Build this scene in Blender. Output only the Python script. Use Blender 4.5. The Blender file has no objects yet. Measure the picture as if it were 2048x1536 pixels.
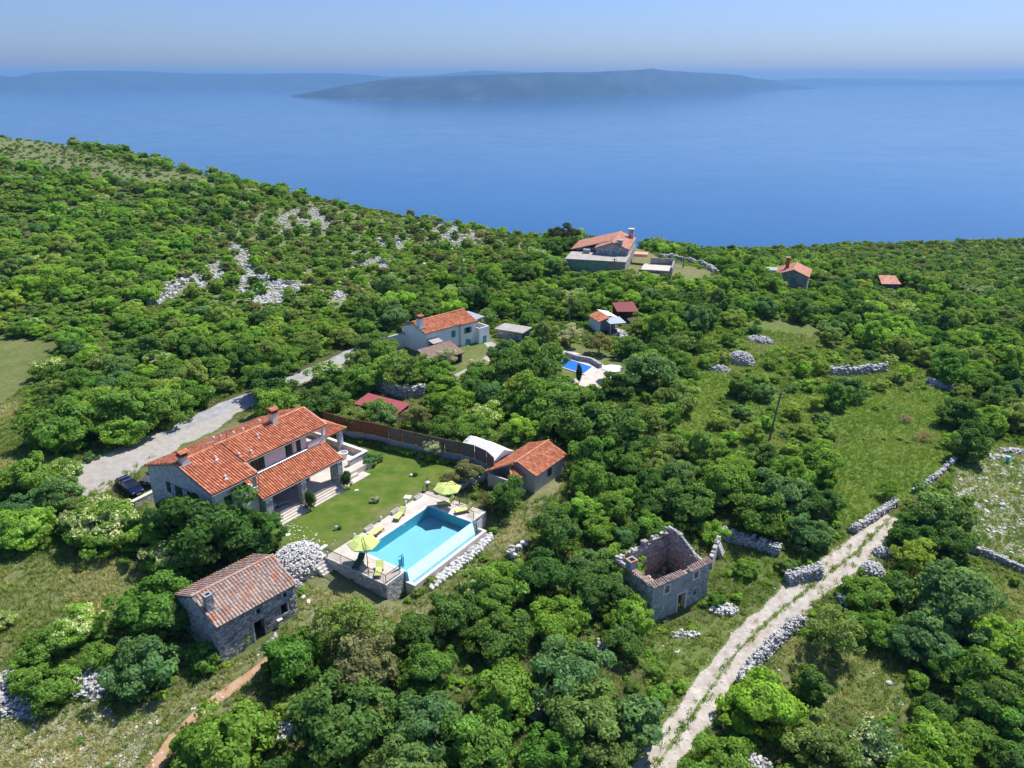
import bpy, bmesh, math, random
import numpy as np
from mathutils import Vector, Matrix, noise as mnoise

R = math.radians
scene = bpy.context.scene
col = scene.collection

# ------------------------------------------------------------------ camera, sky, sun, exposure
F_PX, CAM_H = 1550.0, 45.0                     # focal length in photo pixels (2048 wide); metres above the pool terrace
PITCH = math.atan(613.0 / F_PX)
cam = bpy.data.cameras.new('camera')
cam.sensor_width = 36.0
cam.lens = 36.0 * F_PX / 2048.0
cam.clip_start, cam.clip_end = 0.5, 120000.0
cam_ob = bpy.data.objects.new('camera', cam)
cam_ob.location = (0, 0, CAM_H)
cam_ob.rotation_euler = (math.pi / 2 - PITCH, 0, 0)
col.objects.link(cam_ob)
scene.camera = cam_ob

SUN_AZ, SUN_EL = 50.0, 57.0                    # degrees clockwise from +Y, above the horizon
world = bpy.data.worlds.new('World')
scene.world = world
world.use_nodes = True
wn, wl = world.node_tree.nodes, world.node_tree.links
wn.clear()
sky = wn.new('ShaderNodeTexSky')
sky.sky_type = 'NISHITA'
sky.sun_disc = False
sky.sun_elevation = R(SUN_EL)
sky.sun_rotation = R(SUN_AZ)
sky.altitude = 200.0
sky.air_density = 1.0
sky.dust_density = 1.0
sky.ozone_density = 4.0
bg = wn.new('ShaderNodeBackground')
bg.inputs['Strength'].default_value = 0.125
wo = wn.new('ShaderNodeOutputWorld')
tint = wn.new('ShaderNodeMix')                 # white balance of the photograph: a cool sky
tint.data_type, tint.blend_type = 'RGBA', 'MULTIPLY'
tint.inputs[0].default_value = 1.0
tint.inputs[7].default_value = (.50, .585, .84, 1)
wl.new(sky.outputs[0], tint.inputs[6])
wl.new(tint.outputs[2], bg.inputs[0])
wl.new(bg.outputs[0], wo.inputs[0])

sd = bpy.data.lights.new('sun', 'SUN')
sd.energy = 4.2
sd.angle = R(0.53)
sd.color = (1.0, 0.95, 0.87)
sun = bpy.data.objects.new('sun', sd)
saz, sel = R(SUN_AZ), R(SUN_EL)
sdir = Vector((math.sin(saz) * math.cos(sel), math.cos(saz) * math.cos(sel), math.sin(sel)))
sun.rotation_euler = sdir.to_track_quat('Z', 'Y').to_euler()
sun.location = (60, 60, 120)
col.objects.link(sun)

scene.view_settings.view_transform = 'Standard'
scene.view_settings.look = 'None'
scene.view_settings.exposure = 0.5
scene.view_settings.gamma = 1.0
scene.view_settings.use_curve_mapping = False
scene.render.engine = 'CYCLES'
cy = scene.cycles
cy.max_bounces, cy.diffuse_bounces, cy.glossy_bounces = 6, 4, 2
cy.transmission_bounces, cy.transparent_max_bounces, cy.volume_bounces = 3, 6, 0
cy.use_denoising = True
cy.caustics_reflective = cy.caustics_refractive = False
cy.use_adaptive_sampling = True
cy.adaptive_threshold = 0.015

# ------------------------------------------------------------------ survey: sight lines of the photograph onto level planes
FW = np.array([0, math.cos(PITCH), -math.sin(PITCH)])
UP = np.array([0, math.sin(PITCH), math.cos(PITCH)])


def ray(px, py):
    return (px - 1024) / F_PX * np.array([1.0, 0, 0]) - (py - 768) / F_PX * UP + FW


def at(px, py, z=0.0):
    d = ray(px, py)
    t = (z - CAM_H) / d[2]
    return np.array([t * d[0], t * d[1]])


def at3(px, py, z=0.0):
    p = at(px, py, z)
    return (p[0], p[1], z)


def project(P):
    V = np.asarray(P, float) - np.array([0, 0, CAM_H])
    dd = np.maximum(V @ FW, 1e-3)
    return np.stack([1024 + F_PX * V[:, 0] / dd, 768 - F_PX * (V @ UP) / dd], 1), dd


# ------------------------------------------------------------------ terrain shape
CTRL = [(600, 1060, 0), (700, 1000, 0), (800, 930, 0), (640, 1085, 0), (560, 1070, 0), (900, 950, 0), (450, 960, 0), (740, 900, 0),
        (330, 930, .8), (240, 950, .8), (170, 940, .8), (300, 880, .9), (450, 830, 1), (590, 765, 1.2), (700, 710, 1.2),
        (870, 690, 1), (960, 700, .8), (780, 690, 1.2), (800, 850, .7), (900, 830, .4), (660, 840, .6),
        (1150, 740, 0), (1230, 740, 0), (1100, 700, 0), (1060, 990, -.9), (1120, 950, -.9), (1000, 950, -.4),
        (990, 1090, -1.8), (1050, 1040, -1.6), (850, 1200, -1.9), (775, 1198, -1.55), (660, 1150, -1.1), (920, 1130, -1.9),
        (600, 1170, -1.5), (603, 1230, -1.8), (520, 1290, -2.2), (455, 1310, -2.4), (420, 1220, -1.5), (480, 1150, -.8), (590, 1130, -.6),
        (100, 1200, -1), (200, 1120, -.3), (30, 1300, -1.5), (150, 1450, -2.8), (50, 1500, -2.8), (350, 1480, -3), (430, 1400, -2.8),
        (310, 1000, -.4), (250, 1010, 0), (60, 1000, .5),
        (600, 1500, -3.5), (800, 1400, -3.2), (1000, 1500, -4.5), (1000, 1300, -3.2), (1150, 1200, -3.4), (1200, 1400, -4.8), (760, 1260, -2.2),
        (1310, 1225, -5.2), (1400, 1190, -5.2), (1340, 1100, -4.3), (1450, 1080, -4.2), (1200, 1060, -2.2), (1200, 950, -1.5),
        (1310, 1536, -6), (1400, 1400, -5.9), (1520, 1280, -5.6), (1640, 1170, -5), (1760, 1080, -4.5),
        (1600, 1400, -6.6), (2000, 1500, -8), (1900, 1250, -6.8), (2040, 1050, -6), (1950, 950, -5),
        (1700, 960, -4.2), (1850, 880, -4.5), (1480, 760, -2.5), (1560, 880, -3.2), (1400, 800, -1.8), (1800, 790, -5), (2000, 780, -7),
        (1600, 670, -3.5), (1300, 650, -.5), (1215, 560, 1.5), (1400, 545, 0), (1580, 572, -7), (1780, 578, -11.5), (1950, 640, -11), (2040, 600, -14),
        (100, 750, .8), (30, 700, 1), (300, 700, 1.6), (300, 600, 2.5), (100, 600, 3), (500, 560, 2.5), (700, 560, 2), (900, 560, 1.8),
        (550, 450, 4), (300, 450, 5), (100, 450, 6), (950, 500, 2), (1100, 520, 2), (750, 640, 1.2)]
C3 = [(*at(a, b, z), z) for a, b, z in CTRL]
CREST = [(2300, 480, 430), (2048, 484, 420), (1700, 491, 400), (1300, 499, 300), (1130, 485, 225), (950, 458, 240), (680, 410, 280), (400, 352, 330), (200, 299, 400), (0, 274, 450), (-300, 240, 500)]
crest_th, crest_D = [], []
for a, b, D in CREST:
    d = ray(a, b)
    t = D / math.hypot(d[0], d[1])
    C3.append((d[0] * t, d[1] * t, CAM_H + d[2] * t))
    crest_th.append(math.atan2(d[0], d[1]))
    crest_D.append(D)
C3 += [(-40, 10, -3), (40, 10, -7), (0, 0, -5), (-120, 60, 1), (120, 60, -12), (-150, 200, 5), (-230, 300, 13), (-350, 250, 24), (320, 200, -26)]
C3 = np.array(C3)
o = np.argsort(crest_th)
crest_th, crest_D = np.array(crest_th)[o], np.array(crest_D, float)[o]


def _tps(r2):
    return np.where(r2 > 1e-9, 0.5 * r2 * np.log(np.maximum(r2, 1e-9)), 0.0)


_S = 100.0
_X = C3[:, :2] / _S
_K = _tps(((_X[:, None] - _X[None]) ** 2).sum(-1)) + np.eye(len(_X)) * 2e-4
_Pm = np.hstack([np.ones((len(_X), 1)), _X])
_A = np.block([[_K, _Pm], [_Pm.T, np.zeros((3, 3))]])
_w = np.linalg.solve(_A, np.concatenate([C3[:, 2], np.zeros(3)]))


# pool terrace frame: x along the pool, y back towards the house
POOL_O = np.array([-15.3406, 67.3319])
POOL_A = math.atan2(.82909, .55912)
pdx, pdy = np.array([math.cos(POOL_A), math.sin(POOL_A)]), np.array([-math.sin(POOL_A), math.cos(POOL_A)])


def ground(x, y):
    x, y = np.atleast_1d(np.asarray(x, float)), np.atleast_1d(np.asarray(y, float))
    q = np.stack([x, y], 1) / _S
    z = np.empty(len(q))
    for i in range(0, len(q), 20000):
        c = q[i:i + 20000]
        z[i:i + 20000] = _tps(((c[:, None] - _X[None]) ** 2).sum(-1)) @ _w[:-3] + _w[-3] + c @ _w[-2:]
    D = np.hypot(x, y)
    Dc = np.interp(np.arctan2(x, y), crest_th, crest_D)
    over = (D - Dc - 24) / 10.0
    z = z - 10.0 * 0.62 * np.where(over > 20, over, np.log1p(np.exp(np.minimum(over, 20))))
    # the levelled lawn and villa platform
    lx = (x - POOL_O[0]) * pdx[0] + (y - POOL_O[1]) * pdx[1]
    ly = (x - POOL_O[0]) * pdy[0] + (y - POOL_O[1]) * pdy[1]
    ins = np.minimum(np.minimum(lx + 1.6, 17.5 - lx), np.minimum(ly - 1.6, 12.2 - ly))
    k = np.clip((ins + 1.2) / 1.2, 0, 1)
    z = z * (1 - k) - .01 * k
    # cut under the pool terrace so that its basin and walls stand free of the soil
    lx = (x - POOL_O[0]) * pdx[0] + (y - POOL_O[1]) * pdx[1]
    ly = (x - POOL_O[0]) * pdy[0] + (y - POOL_O[1]) * pdy[1]
    ins = np.minimum(np.minimum(lx + 2.84, 13.3 - lx), np.minimum(ly + 7.2, 2.1 - ly))
    k = np.clip(ins / 0.9, 0, 1)
    z = np.where(ins > 0, z * (1 - k) + np.minimum(z, -2.6) * k, z)
    return z


def gz(x, y):
    return float(ground(x, y)[0])


def gp(pts, lift=0.0):
    """points of the ground (or of a level LIFT above it) on the sight lines of photo pixels"""
    pts = np.asarray(pts, float)
    lift = np.broadcast_to(np.asarray(lift, float), (len(pts),))
    d = np.array([ray(a, b) for a, b in pts])
    z = np.full(len(pts), -2.0)
    for _ in range(30):
        t = np.clip((z + lift - CAM_H) / np.minimum(d[:, 2], -0.02), 5, 600)
        z = 0.5 * z + 0.5 * ground(t * d[:, 0], t * d[:, 1])
    t = np.clip((z + lift - CAM_H) / np.minimum(d[:, 2], -0.02), 5, 600)
    x, y = t * d[:, 0], t * d[:, 1]
    return np.stack([x, y, ground(x, y)], 1)


def in_poly(P, poly):
    P = np.asarray(P, float)
    x, y = P[:, 0], P[:, 1]
    r = np.zeros(len(P), bool)
    n = len(poly)
    for i in range(n):
        (x1, y1), (x2, y2) = poly[i], poly[(i + 1) % n]
        c = (y1 > y) != (y2 > y)
        r ^= c & (x < (x2 - x1) * (y - y1) / ((y2 - y1) if y2 != y1 else 1e-9) + x1)
    return r


def dist_line(P, line):
    P = np.asarray(P, float)[:, :2]
    best = np.full(len(P), 1e9)
    for a, b in zip(line[:-1], line[1:]):
        a, b = np.array(a[:2]), np.array(b[:2])
        ab = b - a
        t = np.clip(((P - a) @ ab) / max(ab @ ab, 1e-9), 0, 1)
        best = np.minimum(best, np.hypot(*(P - a - t[:, None] * ab).T))
    return best


# ------------------------------------------------------------------ materials
MATS = {}


def new_mat(name):
    m = bpy.data.materials.new(name)
    m.use_nodes = True
    n, l = m.node_tree.nodes, m.node_tree.links
    b = n['Principled BSDF']
    b.inputs['Specular IOR Level'].default_value = 0.25
    MATS[name] = m
    return m, n, l, b


def mixc(n, l, fac, a, b_, mode='MIX'):
    x = n.new('ShaderNodeMix')
    x.data_type = 'RGBA'
    x.blend_type = mode
    for s, v in ((0, fac), (6, a), (7, b_)):
        if hasattr(v, 'is_output') or isinstance(v, bpy.types.NodeSocket):
            l.new(v, x.inputs[s])
        else:
            x.inputs[s].default_value = (*v, 1) if isinstance(v, tuple) and len(v) == 3 else v
    return x.outputs[2]


def tex_noise(n, l, scale, detail=4, rough=.55, coord='Object', dist=0):
    tc = n.new('ShaderNodeTexCoord')
    t = n.new('ShaderNodeTexNoise')
    t.inputs['Scale'].default_value = scale
    t.inputs['Detail'].default_value = detail
    t.inputs['Roughness'].default_value = rough
    t.inputs['Distortion'].default_value = dist
    l.new(tc.outputs[coord], t.inputs['Vector'])
    return t.outputs[0]


def ramp(n, l, fac, stops):
    r = n.new('ShaderNodeValToRGB')
    while len(r.color_ramp.elements) < len(stops):
        r.color_ramp.elements.new(.5)
    for e, (p, c) in zip(r.color_ramp.elements, stops):
        e.position = p
        e.color = (*c, 1) if isinstance(c, tuple) else (c, c, c, 1)
    l.new(fac, r.inputs[0])
    return r.outputs[0]


def bump(n, l, b, h, strength=.4, dist=.05):
    u = n.new('ShaderNodeBump')
    u.inputs['Strength'].default_value = strength
    u.inputs['Distance'].default_value = dist
    l.new(h, u.inputs['Height'])
    l.new(u.outputs[0], b.inputs['Normal'])


def attr(n, name):
    a = n.new('ShaderNodeAttribute')
    a.attribute_name = name
    return a.outputs['Fac']


def M_plain(name, c, rough=.7, var=.25, scale=3.0, metal=0.0, b_str=.2, c2=None, spec=.25):
    m, n, l, b = new_mat(name)
    b.inputs['Roughness'].default_value = rough
    b.inputs['Metallic'].default_value = metal
    b.inputs['Specular IOR Level'].default_value = spec
    f = tex_noise(n, l, scale, 6)
    lo = tuple(x * (1 - var) for x in c)
    hi = tuple(min(1, x * (1 + var)) for x in (c2 or c))
    l.new(ramp(n, l, f, [(.3, lo), (.7, hi)]), b.inputs['Base Color'])
    if b_str:
        bump(n, l, b, tex_noise(n, l, scale * 8, 3), b_str, .02)
    return m


def M_pieces(name, stops, rough=.85, var_scale=6.0, grime=(.12, .11, .10), grime_amt=.35, b_str=.5):
    """colour per piece from the face attribute rnd, plus weathering"""
    m, n, l, b = new_mat(name)
    b.inputs['Roughness'].default_value = rough
    c = ramp(n, l, attr(n, 'rnd'), stops)
    f = tex_noise(n, l, var_scale, 6, .65)
    g = ramp(n, l, f, [(.45, 0.0), (.75, grime_amt)])
    l.new(mixc(n, l, g, c, grime), b.inputs['Base Color'])
    bump(n, l, b, tex_noise(n, l, var_scale * 5, 4), b_str, .03)
    return m


def M_masonry(name, stops, scale=3.0, joint=(.30, .29, .27), rough=.9, w=.035, joint_dark=1.0):
    """small random stonework seen from too far to pick the stones apart"""
    m, n, l, b = new_mat(name)
    b.inputs['Roughness'].default_value = rough
    tc = n.new('ShaderNodeTexCoord')
    nz = n.new('ShaderNodeTexNoise')
    nz.inputs['Scale'].default_value = scale * 1.2
    l.new(tc.outputs['Object'], nz.inputs['Vector'])
    mx = n.new('ShaderNodeMix')
    mx.data_type = 'VECTOR'
    mx.inputs[0].default_value = .12
    l.new(tc.outputs['Object'], mx.inputs[4])
    l.new(nz.outputs[1], mx.inputs[5])
    v = n.new('ShaderNodeTexVoronoi')
    v.inputs['Scale'].default_value = scale
    e = n.new('ShaderNodeTexVoronoi')
    e.feature = 'DISTANCE_TO_EDGE'
    e.inputs['Scale'].default_value = scale
    l.new(mx.outputs[1], v.inputs['Vector'])
    l.new(mx.outputs[1], e.inputs['Vector'])
    sep = n.new('ShaderNodeSeparateColor')
    l.new(v.outputs['Color'], sep.inputs[0])
    c = ramp(n, l, sep.outputs[0], stops)
    j = ramp(n, l, e.outputs['Distance'], [(0.0, 1.0), (w * 2, 0.0)])
    l.new(mixc(n, l, j, c, joint), b.inputs['Base Color'])
    bump(n, l, b, ramp(n, l, e.outputs['Distance'], [(0, 0.0), (w * 3, 1.0)]), .8, .05)
    return m


LIME = [(0.0, (.30, .29, .28)), (.35, (.43, .42, .40)), (.7, (.52, .51, .49)), (1.0, (.62, .60, .56))]
OLDST = [(0.0, (.22, .215, .21)), (.4, (.38, .375, .37)), (.75, (.50, .49, .47)), (1.0, (.62, .60, .56))]
M_pieces('limestone', LIME)
M_pieces('dry_limestone', [(0.0, (.40, .40, .40)), (.4, (.50, .50, .495)), (.8, (.59, .585, .575)), (1.0, (.67, .66, .63))], var_scale=1.2, grime=(.22, .215, .20), grime_amt=.5)
M_pieces('white_boulder', [(0.0, (.52, .51, .49)), (.5, (.66, .65, .62)), (1.0, (.78, .76, .72))], var_scale=4, grime_amt=.35)
M_pieces('old_stone', OLDST, var_scale=2.5, grime=(.10, .095, .09), grime_amt=.55)
M_pieces('clay_tile', [(0.0, (.44, .150, .070)), (.3, (.56, .200, .092)), (.7, (.66, .255, .122)), (1.0, (.74, .36, .22))], rough=.75, var_scale=.9, grime=(.36, .17, .11), grime_amt=.4, b_str=.2)
M_pieces('clay_tile_pale', [(0.0, (.56, .25, .15)), (.5, (.68, .33, .21)), (1.0, (.76, .42, .30))], rough=.8, var_scale=1.5, grime=(.36, .16, .12), grime_amt=.3, b_str=.2)
OLD_TILE = [(0.0, (.27, .20, .165)), (.3, (.41, .30, .25)), (.62, (.50, .385, .32)), (.80, (.46, .30, .22)), (.93, (.48, .21, .12)), (1.0, (.55, .18, .08))]
M_pieces('old_tile_mass', OLD_TILE, rough=.9, var_scale=3, grime=(.16, .15, .13), grime_amt=.5)
M_masonry('gable_stone', [(0.0, (.40, .43, .46)), (.5, (.55, .57, .59)), (1.0, (.68, .69, .69))], 3.4, (.52, .54, .55))
M_masonry('grey_masonry', OLDST, 3.0, (.27, .26, .25))
m, n, l, b = new_mat('ruin_stone')             # crumbling lime plaster over rubble
b.inputs['Roughness'].default_value = .95
c = ramp(n, l, tex_noise(n, l, 1.1, 8, .7), [(.30, (.28, .26, .25)), (.46, (.42, .41, .40)), (.60, (.50, .49, .47)), (.72, (.36, .34, .32))])
c2 = ramp(n, l, tex_noise(n, l, 7, 4, .6), [(.35, (.62, .62, .62)), (.6, (1, 1, 1))])
l.new(mixc(n, l, 1.0, c, c2, 'MULTIPLY'), b.inputs['Base Color'])
bump(n, l, b, tex_noise(n, l, 6, 6, .7), .7, .06)
M_masonry('ruin_inner', [(0.0, (.36, .25, .21)), (.5, (.50, .38, .33)), (1.0, (.62, .52, .47))], 3.2, (.38, .26, .22))
M_masonry('dark_masonry', [(0.0, (.10, .10, .11)), (.5, (.17, .17, .175)), (1.0, (.25, .245, .24))], 2.2, (.13, .13, .13))
M_masonry('far_masonry', [(0.0, (.22, .21, .20)), (.5, (.32, .31, .29)), (1.0, (.42, .40, .37))], 2.0, (.27, .26, .24))
M_plain('faded_green', (.20, .33, .22), .8, .2, 1.5)
M_plain('pink_render', (.80, .65, .59), .9, .05, 1.2)
M_plain('beige_render', (.66, .60, .52), .9, .08, 1.2)
M_plain('cabin_render', (.58, .52, .45), .9, .10, 1.2)
M_plain('white_render', (.84, .83, .82), .9, .05, 1.0)
M_plain('grey_concrete', (.36, .37, .38), .9, .15, .8)
M_plain('pale_concrete', (.40, .375, .335), .9, .15, .6)
M_plain('travertine', (.57, .50, .43), .75, .12, .9, c2=(.60, .54, .47))
M_plain('travertine_light', (.64, .60, .53), .7, .10, 1.5)
M_plain('white_marble', (.72, .70, .66), .6, .08, 4)
M_plain('green_shutter', (.018, .070, .040), .5, .15, 6)
M_plain('dark_green', (.012, .075, .035), .6, .2, 6)
M_plain('teal_paint', (.045, .30, .28), .6, .12, 5)
M_plain('dark_wood', (.10, .055, .03), .7, .25, 6)
M_plain('brown_wood', (.22, .12, .06), .7, .25, 6)
M_plain('red_door', (.28, .085, .05), .7, .2, 5)
M_plain('grey_wood', (.20, .185, .165), .85, .25, 4)
M_plain('pole_wood', (.17, .145, .12), .85, .25, 2)
M_plain('iron', (.085, .070, .060), .5, .2, 8, metal=.3)
M_plain('zinc', (.42, .44, .47), .45, .1, 4, metal=.6)
M_plain('gutter_metal', (.20, .19, .185), .55, .15, 4, metal=.4)
M_plain('white_metal', (.78, .78, .77), .4, .04, 3)
M_plain('lime_fabric', (.56, .66, .20), .9, .05, 3)
M_plain('lime_cushion', (.58, .67, .22), .9, .08, 6)
M_plain('teak', (.25, .15, .08), .6, .2, 8)
M_plain('white_canvas', (.85, .85, .84), .8, .04, 2)
M_plain('grey_canvas', (.46, .48, .52), .8, .08, 2)
M_plain('pool_paint', (.31, .62, .68), .6, .05, .6)
M_plain('pool_wall_shade', (.10, .50, .64), .6, .05, .6)  # darker, bluer copy of the pool paint: shade on the walls put into colour
M_plain('pool_tile_white', (.74, .86, .90), .5, .05, 2)
M_plain('blue_cover', (.012, .16, .62), .5, .10, 2.2)
M_plain('turquoise_paint', (.02, .42, .58), .4, .05, 4)
M_plain('car_paint', (.004, .008, .040), .18, .1, 2, b_str=0, spec=.6)
M_plain('grey_car_paint', (.10, .10, .10), .2, .1, 2, b_str=0, spec=.6)
M_plain('car_glass', (.010, .014, .018), .05, .1, 2, b_str=0, spec=.8)
M_plain('rubber', (.012, .012, .012), .8, .2, 6)
M_plain('silver', (.55, .56, .58), .3, .05, 4, metal=.8)
M_plain('lamp_white', (.75, .75, .73), .35, .03, 4)
M_plain('tail_red', (.35, .02, .02), .3, .05, 4)
M_plain('red_sheet', (.36, .085, .09), .6, .12, 2)
M_plain('dark_red_sheet', (.22, .055, .05), .7, .15, 2)
M_plain('asphalt', (.30, .30, .31), .9, .16, .7, c2=(.36, .355, .35))
M_plain('bark', (.13, .10, .075), .95, .35, 5)
M_plain('pale_bark', (.26, .23, .19), .95, .3, 5)
M_plain('soil_red', (.36, .17, .085), .95, .25, 1.2)
M_plain('shade_black', (.02, .018, .016), .95, .2, 3)  # near-black colour that stands in for shade inside openings
M_plain('blue_bin', (.25, .55, .72), .5, .08, 3)
M_plain('yellow', (.80, .52, .02), .6, .05, 3)
M_plain('brown_twig', (.24, .185, .16), .95, .3, 3)

# thin window glass
m, n, l, b = new_mat('window_glass')
b.inputs['Base Color'].default_value = (.02, .025, .03, 1)
b.inputs['Roughness'].default_value = .06
b.inputs['Specular IOR Level'].default_value = .7

# reed fence (fine vertical canes)
for nm, a_, b_ in (('reed_brown', (.19, .075, .038), (.30, .135, .075)), ('reed_grey', (.155, .115, .085), (.25, .20, .155))):
    m, n, l, b = new_mat(nm)
    b.inputs['Roughness'].default_value = .9
    tc = n.new('ShaderNodeTexCoord')
    mp = n.new('ShaderNodeMapping')
    mp.inputs['Scale'].default_value = (14, 14, .7)
    t = n.new('ShaderNodeTexNoise')
    t.inputs['Scale'].default_value = 2.0
    t.inputs['Detail'].default_value = 5
    l.new(tc.outputs['Object'], mp.inputs[0])
    l.new(mp.outputs[0], t.inputs['Vector'])
    l.new(ramp(n, l, t.outputs[0], [(.3, a_), (.7, b_)]), b.inputs['Base Color'])
    bump(n, l, b, t.outputs[0], .8, .03)

# old clay tile laid one by one: colour per tile object
m, n, l, b = new_mat('old_tile')
b.inputs['Roughness'].default_value = .9
oi = n.new('ShaderNodeObjectInfo')
c = ramp(n, l, oi.outputs['Random'], OLD_TILE)
f = ramp(n, l, tex_noise(n, l, 5, 6, .65), [(.45, 0.0), (.8, .5)])
l.new(mixc(n, l, mixc(n, l, 1.0, f, oi.outputs['Color'], 'MULTIPLY'), c, (.16, .15, .13)), b.inputs['Base Color'])
bump(n, l, b, tex_noise(n, l, 30, 4), .4, .02)


# leaves: the object's colour, varied leaf by leaf and plant by plant
def M_leaf(name, blossom=None, trans=.48, mass=False):
    m, n, l, b = new_mat(name)
    n.remove(b)
    oi = n.new('ShaderNodeObjectInfo')
    r = attr(n, 'rnd')
    k = ramp(n, l, r, [(0.0, .55), (.5, 1.0), (1.0, 1.5)])
    src = oi.outputs['Color']
    if mass:                                     # plants drawn by geometry nodes carry their colour as a point attribute
        src_n = n.new('ShaderNodeAttribute')
        src_n.attribute_type = 'INSTANCER'
        src_n.attribute_name = 'tint'
        src = src_n.outputs['Color']
    c = mixc(n, l, 1.0, src, k, 'MULTIPLY')
    tint = ramp(n, l, oi.outputs['Random'], [(0.0, (.72, .86, .80)), (.4, (1, 1, 1)), (.75, (1.06, 1.03, .95)), (1.0, (1.16, 1.10, .90))])
    c = mixc(n, l, 1.0, c, tint, 'MULTIPLY')
    if blossom:
        c = mixc(n, l, 0.75, c, blossom)
    d = n.new('ShaderNodeBsdfDiffuse')
    t = n.new('ShaderNodeBsdfTranslucent')
    l.new(c, d.inputs[0])
    tcol = mixc(n, l, 1.0, c, (trans * 3.0, trans * 2.8, trans * 1.5), 'MULTIPLY')
    l.new(tcol, t.inputs[0])
    ms = n.new('ShaderNodeAddShader')            # a leaf reflects about a tenth of the light and lets as much through
    l.new(d.outputs[0], ms.inputs[0])
    l.new(t.outputs[0], ms.inputs[1])
    l.new(ms.outputs[0], n['Material Output'].inputs[0])
    return m


M_leaf('leaf')
M_leaf('blossom', (.62, .60, .36), .2)
M_leaf('leaf_mass', None, .48, True)
M_leaf('blossom_mass', (.62, .60, .36), .2, True)
M_leaf('grass_blade', None, .35, True)


# water films: light passes down to the painted basin, the surface mirrors the sky
def M_water(name, tint, rough=.02, wave=3.0, bs=.12):
    m, n, l, b = new_mat(name)
    n.remove(b)
    tr = n.new('ShaderNodeBsdfTransparent')
    tr.inputs[0].default_value = (*tint, 1)
    g = n.new('ShaderNodeBsdfGlossy')
    g.inputs['Roughness'].default_value = rough
    fr = n.new('ShaderNodeFresnel')
    fr.inputs[0].default_value = 1.33
    u = n.new('ShaderNodeBump')
    u.inputs['Strength'].default_value = bs
    u.inputs['Distance'].default_value = .05
    l.new(tex_noise(n, l, wave, 3), u.inputs['Height'])
    l.new(u.outputs[0], g.inputs['Normal'])
    l.new(u.outputs[0], fr.inputs['Normal'])
    ms = n.new('ShaderNodeMixShader')
    l.new(fr.outputs[0], ms.inputs[0])
    l.new(tr.outputs[0], ms.inputs[1])
    l.new(g.outputs[0], ms.inputs[2])
    l.new(ms.outputs[0], n['Material Output'].inputs[0])
    return m


M_water('pool_water', (.80, .955, .985), .02, 5.0, .35)
m, n, l, b = new_mat('water_film')             # thin white sheet of falling water
n.remove(b)
tr = n.new('ShaderNodeBsdfTransparent')
tr.inputs[0].default_value = (.90, .97, 1, 1)
df = n.new('ShaderNodeBsdfDiffuse')
df.inputs[0].default_value = (.78, .90, .95, 1)
tl_ = n.new('ShaderNodeBsdfTranslucent')
tl_.inputs[0].default_value = (.55, .75, .85, 1)
ad = n.new('ShaderNodeAddShader')
ms = n.new('ShaderNodeMixShader')
l.new(df.outputs[0], ad.inputs[0])
l.new(tl_.outputs[0], ad.inputs[1])
l.new(ramp(n, l, tex_noise(n, l, 3.5, 5, .7), [(.3, .35), (.7, .75)]), ms.inputs[0])
l.new(tr.outputs[0], ms.inputs[1])
l.new(ad.outputs[0], ms.inputs[2])
l.new(ms.outputs[0], n['Material Output'].inputs[0])

# open sea
m, n, l, b = new_mat('sea')
b.inputs['Base Color'].default_value = (.006, .10, .30, 1)
b.inputs['Roughness'].default_value = .10
b.inputs['IOR'].default_value = 1.33
b.inputs['Specular IOR Level'].default_value = .5
big = tex_noise(n, l, .0012, 4, .6)
l.new(ramp(n, l, big, [(.3, (.003, .075, .20)), (.7, (.005, .095, .25))]), b.inputs['Base Color'])
rgh = ramp(n, l, tex_noise(n, l, .0045, 5, .65, dist=1.5), [(.3, .08), (.75, .17)])
l.new(rgh, b.inputs['Roughness'])
bump(n, l, b, tex_noise(n, l, .10, 6, .65), .14, .8)

m, n, l, b = new_mat('island_scrub')
b.inputs['Roughness'].default_value = .95
f = tex_noise(n, l, .0016, 8, .7)
scrub = ramp(n, l, f, [(.36, (.006, .016, .014)), (.5, (.016, .030, .024)), (.62, (.050, .060, .048))])
geo = n.new('ShaderNodeNewGeometry')
sxyz = n.new('ShaderNodeSeparateXYZ')
l.new(geo.outputs['Position'], sxyz.inputs[0])
mr = n.new('ShaderNodeMapRange')                # bare pale rock along the shore
mr.inputs[1].default_value, mr.inputs[2].default_value, mr.inputs[3].default_value, mr.inputs[4].default_value = -190.0, -172.0, 1.0, 0.0
l.new(sxyz.outputs[2], mr.inputs[0])
sh_ = n.new('ShaderNodeMath')
sh_.operation = 'MULTIPLY'
l.new(mr.outputs[0], sh_.inputs[0])
l.new(ramp(n, l, tex_noise(n, l, .006, 4, .6), [(.50, 0.0), (.62, .30)]), sh_.inputs[1])
l.new(mixc(n, l, sh_.outputs[0], scrub, (.42, .40, .36)), b.inputs['Base Color'])

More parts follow.
